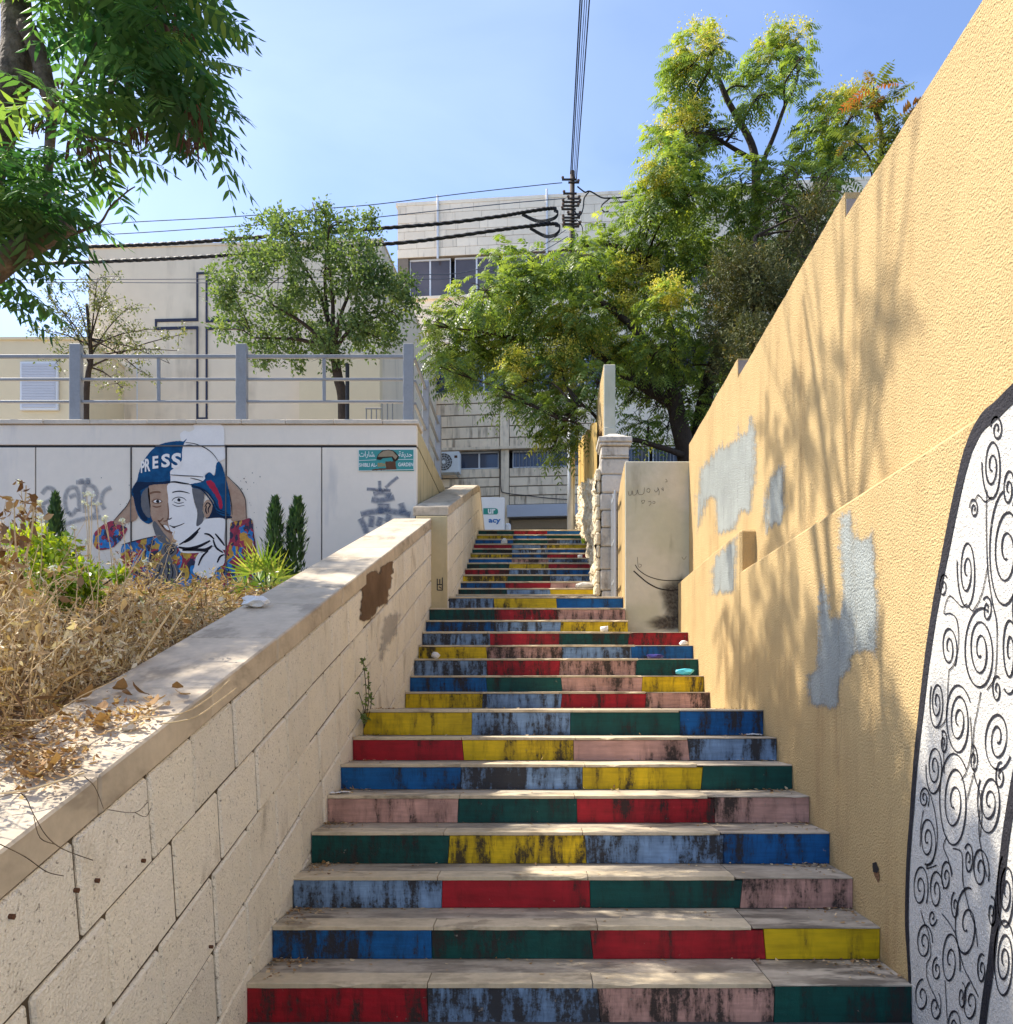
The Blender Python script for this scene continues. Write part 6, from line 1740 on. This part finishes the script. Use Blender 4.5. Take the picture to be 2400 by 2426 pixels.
# sprig growing from the foot of the wall at the landing
sg = thing('wall_sprig', 'thin green sprig climbing the stone wall beside the landing', 'plant', (XL + .02, 6.2, H[8]))
mb = MB(); base = PX(862, 1725, XL + .03); lp = []
for tip, n in (((860, 1560), 24), ((872, 1600), 14), ((848, 1680), 10), ((880, 1640), 10), ((850, 1640), 8)):
    e = PX(tip[0], tip[1], XL + .045); c = catmull([base, base.lerp(e, .5) + Vector((.015, .02, 0)), e], 8); mb.tube(c, 0.0035, 4)
    for k in range(n): lp.append(c[rng.randrange(3, len(c))])
mb.build('stems', MAT['bark_dark'], sg)
pos = np.repeat(np.array([v[:] for v in lp]), 2, 0); N = len(pos)
V, F, T = simple_leaves(pos, nrg.uniform(.02, .04, N), .55, nrg.uniform(.1, .6, N)); tag(big_mesh('leaves', V, F, LM['olive'], sg, T), kind='stuff')
# ================================================================ MURAL PAINTING ON THE RETAINING WALL
def mp(u, v, layer=0):
    px, py = 200 + u / 4.2467, 980 + v / 4.2467
    return Vector((mx(px), MY - 0.006 - 0.0012 * layer, mz(py)))
def blotch_mat(name, cols, scale=9.0, line=(0.02, 0.018, 0.03, 1)):
    m = NT(name)
    pos = m.n('ShaderNodeNewGeometry').outputs['Position']
    wob = m.n('ShaderNodeTexNoise', {'Vector': pos, 'Scale': 6.0, 'Detail': 4.0})
    w2 = m.n('ShaderNodeVectorMath', {0: wob.outputs['Color'], 3: 0.35}, operation='SCALE').outputs[0]
    q = m.n('ShaderNodeVectorMath', {0: pos, 1: w2}, operation='ADD').outputs[0]
    q = m.n('ShaderNodeMapping', {'Vector': q, 'Scale': (1.2, 1.0, 0.45), 'Rotation': (0, 0.6, 0)}).outputs[0]
    vo = m.n('ShaderNodeTexVoronoi', {'Vector': q, 'Scale': scale})
    v = m.n('ShaderNodeSeparateColor', {0: vo.outputs['Color']}).outputs[0]
    rp = m.n('ShaderNodeValToRGB', {0: v}); rp.color_ramp.interpolation = 'CONSTANT'
    el = rp.color_ramp.elements
    while len(el) < len(cols): el.new(0.5)
    for i, c in enumerate(cols): el[i].position = i / len(cols); el[i].color = c
    c = rp.outputs[0]
    tone = m.noise(pos, 22, 4, .65)
    c = m.n('ShaderNodeVectorMath', {0: c, 3: m.rng(tone, .3, .7, .72, 1.25)}, operation='SCALE').outputs[0]
    ln = m.noise(m.n('ShaderNodeMapping', {'Vector': pos, 'Scale': (9, 9, 26), 'Rotation': (0, 0.7, 0)}).outputs[0], 1.0, 3, .6)
    c = m.mix(m.rng(ln, .66, .70, 0, .85), c, line)
    b = m.n('ShaderNodeBsdfPrincipled', {'Base Color': c, 'Roughness': .7}); m.l(b.outputs[0], m.out.inputs[0])
    return m.m
PM = {
    'white': surf('mural_white', s2l(240, 232, 222), var=.06, vs=8, bump=0.2, bs=60, bd=.003), 'blue': surf('mural_blue', s2l(22, 86, 128), var=.22, vs=9, bump=0, col2=s2l(14, 66, 104)),
    'skin': surf('mural_skin', s2l(186, 154, 128), var=.2, vs=9, bump=0, col2=s2l(168, 134, 110)), 'shade': surf('mural_skin_shade', s2l(128, 92, 70), var=.15, vs=12, bump=0),
    'grey': surf('mural_grey', s2l(106, 104, 104), var=.25, vs=14, bump=0), 'ink': surf('mural_ink', s2l(34, 32, 38), var=.2, bump=0),
    'red': surf('mural_red', s2l(172, 40, 66), var=.2, vs=14, bump=0), 'deep': surf('mural_deep_blue', s2l(18, 40, 66), var=.3, vs=14, bump=0),
    'coat': blotch_mat('mural_coat', [s2l(168, 44, 62), s2l(30, 124, 182), s2l(206, 160, 44), s2l(34, 96, 150), s2l(150, 36, 52), s2l(190, 150, 56), s2l(40, 36, 60)], 15.0),
    'sleeve': blotch_mat('mural_sleeve', [s2l(164, 44, 66), s2l(164, 44, 66), s2l(34, 118, 178), s2l(206, 150, 52), s2l(140, 40, 58), s2l(46, 40, 66)], 17.0),
    'groove': surf('panel_groove', s2l(104, 98, 94), var=.1, bump=0),
}
def shape(name, pts, mat, layer, amp=0.0, seed=1, smooth=True):
    if smooth:
        c = catmull([Vector((a, b, 0)) for a, b in pts], 4, closed=True); pts = [(v.x, v.y) for v in c]
    if amp: pts = rough_poly(pts, amp, 10, seed)
    mb = MB(); mb.poly([mp(a, b, layer) for a, b in pts][::-1]); return mb.build(name, PM[mat], mural)
def lines(name, sts, mat, layer, w):
    mb = MB()
    for st in sts:
        if len(st) > 2: st = [(v.x, v.y) for v in catmull([Vector((a, b, 0)) for a, b in st], 4)]
        n = len(st); mb.ribbon([mp(a, b, layer) for a, b in st], [w * (0.45 + 0.55 * math.sin(math.pi * (i + .5) / n)) * (4.2467 ** -1) * MY / FOC for i in range(n)], (0, -1, 0))
    return mb.build(name, PM[mat], mural)
shape('painted_coat', [(380, 1330), (470, 1290), (640, 1250), (720, 1235), (770, 1300), (850, 1300), (940, 1340), (1010, 1400), (1220, 1390), (1420, 1370), (1460, 1450), (1560, 1530), (1730, 1520), (1770, 1980), (470, 1980), (520, 1800), (490, 1700), (420, 1560), (372, 1460)], 'coat', 0, 3)
shape('painted_sleeve', [(1470, 1120), (1510, 1085), (1640, 1055), (1690, 1075), (1705, 1200), (1735, 1400), (1748, 1520), (1690, 1560), (1540, 1530), (1430, 1490), (1412, 1400), (1460, 1280)], 'sleeve', 1, 3)
shape('painted_sleeve', [(300, 1080), (345, 1110), (430, 1150), (405, 1220), (350, 1290), (280, 1350), (160, 1372), (100, 1330), (92, 1230), (150, 1150), (230, 1095)], 'sleeve', 1, 3)
shape('painted_hand', [(505, 850), (470, 848), (430, 930), (370, 1000), (298, 1080), (345, 1118), (430, 1100), (530, 1060), (530, 950)], 'skin', 2)
shape('painted_hand', [(1418, 640), (1442, 630), (1480, 680), (1540, 740), (1592, 810), (1622, 880), (1632, 1000), (1630, 1060), (1510, 1082), (1478, 1060), (1468, 900), (1448, 760)], 'skin', 2)
shape('painted_white_helmet', [(965, 215), (985, 188), (1015, 172), (1045, 184), (1085, 175), (1112, 150), (1110, 112), (1330, 108), (1395, 125), (1410, 180), (1412, 330), (1420, 440), (1390, 470), (1350, 490), (1330, 540), (1305, 620), (1260, 590), (1215, 620), (1220, 665), (1170, 695), (1060, 718), (850, 712), (850, 590), (900, 550), (965, 490), (980, 400), (985, 320)], 'white', 2, 2)
shape('painted_helmet', [(1032, 256), (1000, 280), (960, 276), (870, 285), (770, 310), (680, 370), (610, 460), (570, 540), (545, 620), (530, 680), (488, 745), (474, 800), (500, 860), (520, 960), (552, 1040), (600, 1090), (650, 1108), (695, 1075), (668, 1020), (662, 900), (650, 760), (700, 716), (858, 700), (865, 590), (902, 552), (978, 480), (985, 400), (998, 320)], 'blue', 3, 2)
shape('painted_helmet', [(1340, 490), (1366, 490), (1400, 560), (1420, 640), (1450, 740), (1472, 900), (1470, 1040), (1400, 1055), (1330, 1055), (1250, 1055), (1225, 1040), (1290, 960), (1300, 880), (1240, 800), (1190, 770), (1100, 750), (1060, 716), (1170, 690), (1215, 660), (1218, 625), (1262, 590), (1312, 625), (1325, 540)], 'blue', 3, 3)
shape('painted_padding', [(590, 790), (650, 745), (662, 830), (668, 950), (660, 1050), (600, 1000), (572, 900)], 'grey', 4, 4)
shape('painted_padding', [(1085, 755), (1195, 780), (1205, 850), (1192, 960), (1205, 1040), (1185, 1110), (1142, 1150), (1118, 1100), (1140, 980), (1108, 880)], 'grey', 4, 4)
shape('painted_shadow', [(1230, 1035), (1300, 930), (1330, 990), (1400, 1030), (1472, 1030), (1470, 1056), (1250, 1058)], 'deep', 4, 3)
shape('painted_shadow', [(500, 800), (560, 780), (575, 860), (580, 960), (640, 1060), (600, 1080), (545, 1000), (510, 900)], 'deep', 4, 3)
shape('painted_brim', [(530, 690), (620, 690), (760, 690), (858, 680), (858, 706), (760, 712), (660, 726), (560, 780), (490, 800), (500, 740)], 'deep', 5, 2)
shape('painted_ear', [(1240, 868), (1282, 882), (1292, 940), (1272, 1010), (1245, 1046), (1212, 1030), (1198, 930), (1218, 888)], 'skin', 5, 2)
shape('painted_splash', [(1230, 690), (1290, 680), (1340, 760), (1385, 870), (1392, 950), (1362, 950), (1340, 850), (1280, 770)], 'red', 4, 5)
shape('painted_face', [(655, 722), (852, 706), (852, 860), (846, 1000), (848, 1090), (872, 1180), (898, 1240), (912, 1292), (870, 1292), (820, 1260), (770, 1190), (720, 1110), (682, 1060), (662, 950)], 'skin', 4)
shape('painted_white_face', [(850, 704), (1060, 712), (1090, 800), (1110, 900), (1140, 1000), (1130, 1130), (1180, 1110), (1230, 1062), (1400, 1055), (1420, 1130), (1410, 1250), (1420, 1370), (1340, 1345), (1300, 1335), (1220, 1392), (1000, 1402), (945, 1345), (910, 1280), (895, 1230), (870, 1180), (845, 1090), (843, 1000), (848, 860)], 'white', 5)
shape('painted_scarf', [(1140, 1420), (1220, 1380), (1300, 1340), (1400, 1380), (1412, 1500), (1340, 1560), (1290, 1640), (1200, 1652), (1100, 1600), (1112, 1530)], 'white', 5, 4)
shape('painted_strap', [(690, 1108), (722, 1090), (800, 1200), (865, 1285), (800, 1305), (745, 1265), (710, 1190)], 'grey', 6, 2)
shape('painted_microphone', [(790, 1350), (830, 1305), (890, 1305), (935, 1350), (930, 1410), (880, 1450), (900, 1480), (945, 1560), (930, 1680), (850, 1770), (745, 1745), (690, 1690), (720, 1560), (780, 1470), (800, 1440), (775, 1395)], 'grey', 6, 2)
lines('ink_lines', [[(720, 1690), (760, 1580), (790, 1500)], [(770, 1720), (800, 1600), (810, 1500)], [(820, 1740), (850, 1600), (840, 1500)], [(870, 1700), (895, 1600), (870, 1500)], [(815, 1370), (840, 1330), (890, 1335), (905, 1380), (870, 1415), (825, 1400), (815, 1370)], [(835, 1372), (860, 1350), (885, 1372), (862, 1396), (835, 1372)]], 'ink', 7, 12)
lines('ink_lines', [[(950, 1345), (1050, 1360), (1160, 1335), (1270, 1280)], [(990, 1375), (1100, 1370), (1220, 1370), (1290, 1330)]], 'ink', 7, 30)
lines('ink_lines', [[(960, 1320), (1040, 1270), (1110, 1210), (1170, 1150)], [(1010, 1300), (1080, 1260), (1150, 1190)], [(1210, 1210), (1260, 1220), (1310, 1265)], [(1150, 1530), (1190, 1440), (1250, 1380)], [(1340, 1500), (1370, 1440), (1410, 1420)], [(1320, 1210), (1370, 1270), (1415, 1330)], [(1300, 1270), (1330, 1350), (1400, 1400)]], 'ink', 7, 20)
lines('ink_lines', [[(862, 692), (920, 690), (990, 702), (1060, 712)]], 'ink', 7, 18)
lines('ink_lines', [[(865, 618), (930, 622), (1010, 628), (1120, 632), (1200, 640)], [(1000, 325), (1060, 318), (1110, 325)], [(1020, 292), (1110, 305), (1180, 330), (1240, 360), (1300, 410), (1350, 480)], [(1070, 650), (1150, 668), (1200, 690)]], 'ink', 7, 9)
# eyes, brows, nose, mouth
shape('painted_brow', [(655, 800), (700, 783), (760, 782), (770, 800), (715, 800), (660, 815)], 'shade', 6)
shape('painted_eye', [(680, 885), (710, 862), (750, 860), (790, 885), (760, 905), (710, 905)], 'shade', 6)
shape('painted_eye_white', [(700, 885), (725, 870), (760, 872), (778, 888), (750, 898), (715, 897)], 'white', 7)
lines('painted_iris', [[(735, 872), (742, 885), (738, 898)]], 'ink', 8, 34)
lines('painted_iris', [[(945, 860), (956, 871), (950, 884)]], 'ink', 8, 32)
lines('ink_lines', [[(885, 880), (905, 856), (950, 842), (1000, 852), (1030, 878)], [(905, 890), (950, 905), (1005, 895)], [(890, 915), (940, 935), (1010, 925)], [(885, 800), (940, 786), (1000, 790), (1065, 806)], [(890, 792), (960, 780), (1050, 798)]], 'ink', 6, 8)
lines('skin_shading', [[(690, 930), (730, 942), (780, 930)], [(845, 900), (850, 1000), (842, 1070), (800, 1085)], [(745, 1075), (770, 1110), (800, 1150)], [(800, 1050), (770, 1080), (745, 1080)]], 'shade', 6, 14)
shape('painted_lips', [(780, 1120), (830, 1125), (860, 1175), (892, 1195), (880, 1210), (840, 1190), (805, 1165)], 'shade', 6)
shape('painted_teeth', [(800, 1125), (835, 1130), (860, 1172), (830, 1165)], 'white', 7)
lines('ink_lines', [[(860, 1125), (900, 1140), (950, 1130), (1010, 1105)], [(890, 1145), (920, 1150)], [(835, 1060), (860, 1064), (885, 1050)]], 'ink', 6, 11)
lines('skin_shading', [[(1215, 940), (1240, 900), (1270, 920), (1250, 960), (1255, 1000)], [(1232, 930), (1225, 980), (1240, 1010)]], 'ink', 6, 14)
lines('hand_outline', [[(1442, 632), (1500, 690), (1560, 750), (1610, 830), (1626, 900), (1632, 1055)], [(470, 850), (430, 930), (360, 1010), (300, 1080)], [(1455, 760), (1480, 900), (1490, 1020)], [(380, 1320), (520, 1280), (720, 1232)], [(1700, 1200), (1725, 1350), (1745, 1500)]], 'ink', 6, 8)
lines('helmet_edge', [[(1060, 716), (1160, 745), (1240, 795), (1300, 870), (1350, 960), (1440, 1000)], [(1080, 735), (1180, 765), (1280, 880), (1330, 980), (1460, 1020)]], 'deep', 6, 14)
kk = MY / FOC / 4.2467
for ch, u0, u1, v0, v1, sl_ in (('P', 572, 612, 482, 600, 0.25), ('R', 612, 668, 458, 588, 0.16), ('E', 690, 748, 432, 558, 0.10), ('S', 778, 866, 412, 548, 0.05), ('S', 880, 980, 404, 560, 0.0)):
    rt = Vector((1, 0, 0.12)); up_ = Vector((sl_, 0, 1))
    o_ = mp(u0, v1, 5); text_mesh('painted_letter', ch, PM['white'], mural, (u1 - u0) * kk, (v1 - v0) * kk, o_, rt, Vector((0, 0, 1)), bold=0.035)
# panel joints run on through the paint
mb = MB()
for px, py0, py1 in ((311, 1060, 1440), (536, 1060, 1440)):
    mb.box(mx(px) - .006, mx(px) + .006, MY - .0175, MY - .0165, mz(py1), mz(py0))
mb.build('panel_joint', PM['groove'], mural)
mb = MB(); mb.box(mx(370), mx(536), MY - .0175, MY - .0165, mz(1058.5), mz(1055.5)); mb.build('panel_joint', PM['groove'], mural)
# paint splatter dots
mb = MB(); r9 = random.Random(9)
for i in range(95):
    u, v = (r9.gauss(1600, 90), r9.uniform(560, 1350)) if r9.random() < .45 else (r9.gauss(450, 130), r9.uniform(600, 1300))
    if 474 < u < 1470 and 640 < v: continue
    c = mp(u, v, 0); rr = r9.uniform(1.0, 8) ** .9 * kk
    mb.poly([c + Vector((math.cos(a) * rr, 0, math.sin(a) * rr * r9.uniform(.7, 1.2))) for a in [k * 6.283 / 7 for k in range(7)]])
tag(mb.build('paint_splatter', PM['ink'], mural), kind='stuff')

# grey sprayed graffiti on the panels
SPM = spray_mat('grey_spray', s2l(128, 134, 142), .5); SPB = spray_mat('blue_grey_spray', s2l(98, 112, 134), .62)
def spray(name, sts, f, w, mat, n=5):
    mb = MB(); 
    for i, st in enumerate(sts):
        pts = [f(v.x, v.y, i) for v in catmull([Vector((a, b, 0)) for a, b in st], n)]
        mb.ribbon(pts, w, (0, -1, 0))
    o = mb.build(name, mat, mural); at = o.data.attributes.new('edge', 'FLOAT', 'POINT')
    at.data.foreach_set('value', [1.0, -1.0] * (len(o.data.vertices) // 2)); return o
fl = lambda u, v, i: Vector((mx(u / 3.822), MY - .0035 - .0006 * i, mz(1100 + v / 3.822)))
spray('grey_tag', [[(380, 270), (430, 215), (490, 235), (495, 300), (430, 340), (350, 380)], [(390, 380), (410, 480), (430, 560)], [(610, 450), (590, 330), (620, 230), (690, 215), (715, 300), (720, 430)], [(630, 300), (690, 275)], [(620, 430), (650, 460), (700, 400)],
                   [(770, 440), (765, 300), (770, 200), (840, 200), (880, 270), (840, 350), (790, 370)], [(690, 165), (820, 160)], [(740, 130), (745, 180)], [(800, 125), (800, 180)], [(1010, 210), (945, 250), (920, 340), (950, 410)], [(500, 560), (600, 540), (760, 495), (920, 480)], [(850, 360), (880, 430), (840, 470)]], fl, 0.085, SPM)
fr_ = lambda u, v, i: Vector((mx(820 + u / 6.825), MY - .0035 - .0006 * i, mz(1000 + v / 6.825)))
spray('blue_grey_tag', [[(335, 1085), (520, 1095), (720, 1110)], [(540, 950), (550, 1120)], [(840, 890), (740, 970), (640, 1065)]], fr_, 0.062, SPB)
spray('blue_grey_tag', [[(440, 1160), (600, 1130), (720, 1190)], [(410, 1250), (560, 1270), (780, 1215)], [(240, 1500), (400, 1460), (620, 1440), (900, 1470), (1040, 1500)], [(560, 1320), (560, 1480)], [(660, 1320), (665, 1450)], [(885, 1310), (930, 1460)], [(230, 1560), (300, 1700), (330, 1800)], [(420, 1520), (400, 1700)], [(560, 1540), (520, 1690)], [(700, 1500), (660, 1620)]], fr_, 0.115, SPB)

# ================================================================ LITTER AND SMALL THINGS
def on_tread(k, px, py=None, dy=0.08):
    if py is not None and H[k] < EYE - 0.05:
        Y = (H[k] - EYE) * FOC / (VPY - py); Y = min(max(Y, D[k] + .01), (D[k + 1] if k < 29 else D[k] + .4) - .03)
    else: Y = D[k] + dy
    return Vector(((px - VPX) * Y / FOC, Y, H[k]))
def crumple(name, label, cat, c, size, mat, seed, amp=.35, sub=2, group=None):
    """irregular crumpled or broken lump resting at c"""
    import bmesh
    bm = bmesh.new(); bmesh.ops.create_icosphere(bm, subdivisions=sub, radius=1.0)
    for v in bm.verts:
        n = mnoise.noise(v.co * 1.6 + Vector((seed * 3.1, 0, 0))) * amp + mnoise.noise(v.co * 4 + Vector((0, seed, 0))) * amp * .6
        v.co = v.co * (1 + n); v.co = Vector((v.co.x * size[0], v.co.y * size[1], v.co.z * size[2]))
    lo = min(v.co.z for v in bm.verts)
    for v in bm.verts: v.co = v.co + Vector(c) + Vector((0, 0, -lo - .001))
    me = bpy.data.meshes.new(name); bm.to_mesh(me); bm.free()
    return tag(link(name, me, mat), label, cat, group)
MAT['paper'] = surf('white_paper', s2l(224, 222, 216), var=.08, vs=20, bump=.3, bs=60)
MAT['pebble'] = surf('pale_stone', s2l(196, 190, 180), var=.2, vs=14, bump=.5)
MAT['purple'] = flat('purple_plastic', s2l(58, 52, 120), rough=.35, var=.25); MAT['cyan'] = flat('cyan_foil', s2l(84, 190, 206), rough=.3, var=.3)
MAT['bitblue'] = flat('blue_plastic', s2l(20, 128, 190), rough=.4); MAT['lime'] = flat('lime_leaf', s2l(150, 176, 52), rough=.6)
def flake(name, label, cat, c, w, d, mat, seed, lift=.02):
    """creased sheet lying nearly flat"""
    r = random.Random(seed); n = 5; vs = []; a = r.uniform(-.5, .5)
    for i in range(n + 1):
        for j in range(n + 1):
            x, y = (i / n - .5) * w, (j / n - .5) * d
            if i in (0, n) or j in (0, n): x += r.uniform(-.08, .08) * w; y += r.uniform(-.08, .08) * d
            z = lift * abs(mnoise.noise(Vector((i * .8, j * .8, seed)))) + .003
            vs.append((c[0] + x * math.cos(a) - y * math.sin(a), c[1] + x * math.sin(a) + y * math.cos(a), c[2] + z))
    fs = [(i * (n + 1) + j, (i + 1) * (n + 1) + j, (i + 1) * (n + 1) + j + 1, i * (n + 1) + j + 1) for i in range(n) for j in range(n)]
    me = bpy.data.meshes.new(name); me.from_pydata(vs, [], fs); return tag(link(name, me, mat), label, cat)
crumple('stone_lump', 'flat pale stone lying on the right of a step of the top flight', 'stone', on_tread(18, 1386, dy=.13), (.145, .09, .05), MAT['pebble'], 1, .15)
crumple('stone_lump', 'pale pebble on the wall coping among dry leaves', 'stone', on_cop(305, 1732, 0), (.024, .024, .017), MAT['pebble'], 2, .2)
crumple('crumpled_tissue', 'white crumpled tissue at the right end of a step by the yellow wall', 'tissue', on_tread(12, 1620, dy=.1), (.05, .04, .03), MAT['paper'], 3)
crumple('crumpled_tissue', 'white crumpled paper on the left of a lower landing step', 'tissue', on_tread(11, 1032, dy=.1), (.045, .04, .035), MAT['paper'], 4)
crumple('crumpled_tissue', 'small white scrap on the left of the highest steps', 'tissue', on_tread(26, 1195, dy=.1), (.05, .05, .06), MAT['paper'], 5)
crumple('crumpled_tissue', 'crumpled white paper on the sloping stone coping', 'paper', on_cop(604, 1440, 0), (.075, .05, .032), MAT['paper'], 6, .6)
crumple('lime_scrap', 'lime green scrap at the right of the highest steps', 'scrap', on_tread(26, 1382, dy=.12), (.035, .05, .05), MAT['lime'], 7, .5)
flake('paper_scrap', 'white torn paper on a step beside the yellow wall', 'paper', on_tread(7, 1787, 1736), .12, .10, MAT['paper'], 1)
flake('paper_scrap', 'white torn paper at the left end of a lower step by the stone wall', 'paper', on_tread(5, 803, 1879), .13, .09, MAT['paper'], 2)
flake('blue_scrap', 'tiny bright blue scrap on the right of a lower step', 'scrap', on_tread(3, 1867, 2049), .04, .03, MAT['bitblue'], 3, .01)
crumple('purple_wrapper', 'dark purple crumpled wrapper on a step at right', 'wrapper', on_tread(11, 1551, dy=.1), (.09, .05, .028), MAT['purple'], 8, .3)
crumple('foil_wrapper', 'cyan foil wrapper on a step beside the yellow wall', 'wrapper', on_tread(10, 1622, dy=.09), (.09, .05, .035), MAT['cyan'], 9, .3)
def cup(label, c, r, h):
    t = thing('paper_cup', label, 'cup', c)
    mb = MB(); n = 14
    a = Vector(c) + Vector((-h * .5, 0, r + .001)); ax = Vector((h, 0, 0)); vs = []; fs = []
    for s, rr in ((0, r * .75), (1, r), (1, r * .93), (.05, r * .68)):
        for k in range(n): vs.append(a + ax * s + Vector((0, math.cos(k * 6.2832 / n) * rr, math.sin(k * 6.2832 / n) * rr)))
    for s in range(3): fs += [(s * n + k, s * n + (k + 1) % n, (s + 1) * n + (k + 1) % n, (s + 1) * n + k) for k in range(n)]
    fs += [tuple(range(n))[::-1], tuple(range(3 * n, 4 * n))]
    mb.add(vs, fs); mb.build('cup_body', MAT['paper'], t, smooth=True)
    mb = MB(); mb.tube([a + ax * (1 + math.sin(k) * 0) + Vector((0, math.cos(k * 6.2832 / 14) * r, math.sin(k * 6.2832 / 14) * r)) for k in range(15)], r * .06, 4, cap=False); mb.build('rim', MAT['paper'], t)
cup('white paper cup lying on the step before the grey pier', on_tread(13, 1431, dy=.08), .035, .08)
cup('white paper cup lying on the right of an upper step', on_tread(23, 1374, dy=.1), .034, .07)
# grit, leaf bits and husks in the step corners
pts = []; rr9 = random.Random(31)
for i in range(1300):
    k = rr9.choice([1, 1, 1, 2, 2, 2, 3, 3, 3, 4, 4, 5, 5, 6, 7, 8, 8])
    t = rr9.random()
    if t < .45: X = XL + abs(rr9.gauss(0, .10)) + .01
    elif t < .75: X = XR - abs(rr9.gauss(0, .12)) - .02
    else: X = rr9.uniform(XL, XR)
    y1 = D[k + 1] if k != 8 else D[8] + .6
    Y = y1 - abs(rr9.gauss(0, .05)) - .012 if rr9.random() < .65 else rr9.uniform(D[k] + .02, y1 - .02)
    if Y < D[k]: continue
    pts.append((X, Y, H[k] + .003 + rr9.random() * .006))
pos = np.array(pts); N = len(pos); ld = rand_dirs(N); ld[:, 2] *= .2; ld = unit_(ld); wd = unit_(np.cross(ld, np.array([0, 0, 1.0]) + .4 * rand_dirs(N)))
ln = nrg.uniform(.006, .030, N) ; V, F = leaflets(pos, ld, wd, ln, ln * nrg.uniform(.3, .9, N))
tag(big_mesh('step_debris', V, F, LM['litter'], None, np.clip(nrg.normal(.55, .35, N), 0, 1)), 'dry leaf bits and grit gathered in the step corners', 'debris', kind='stuff')
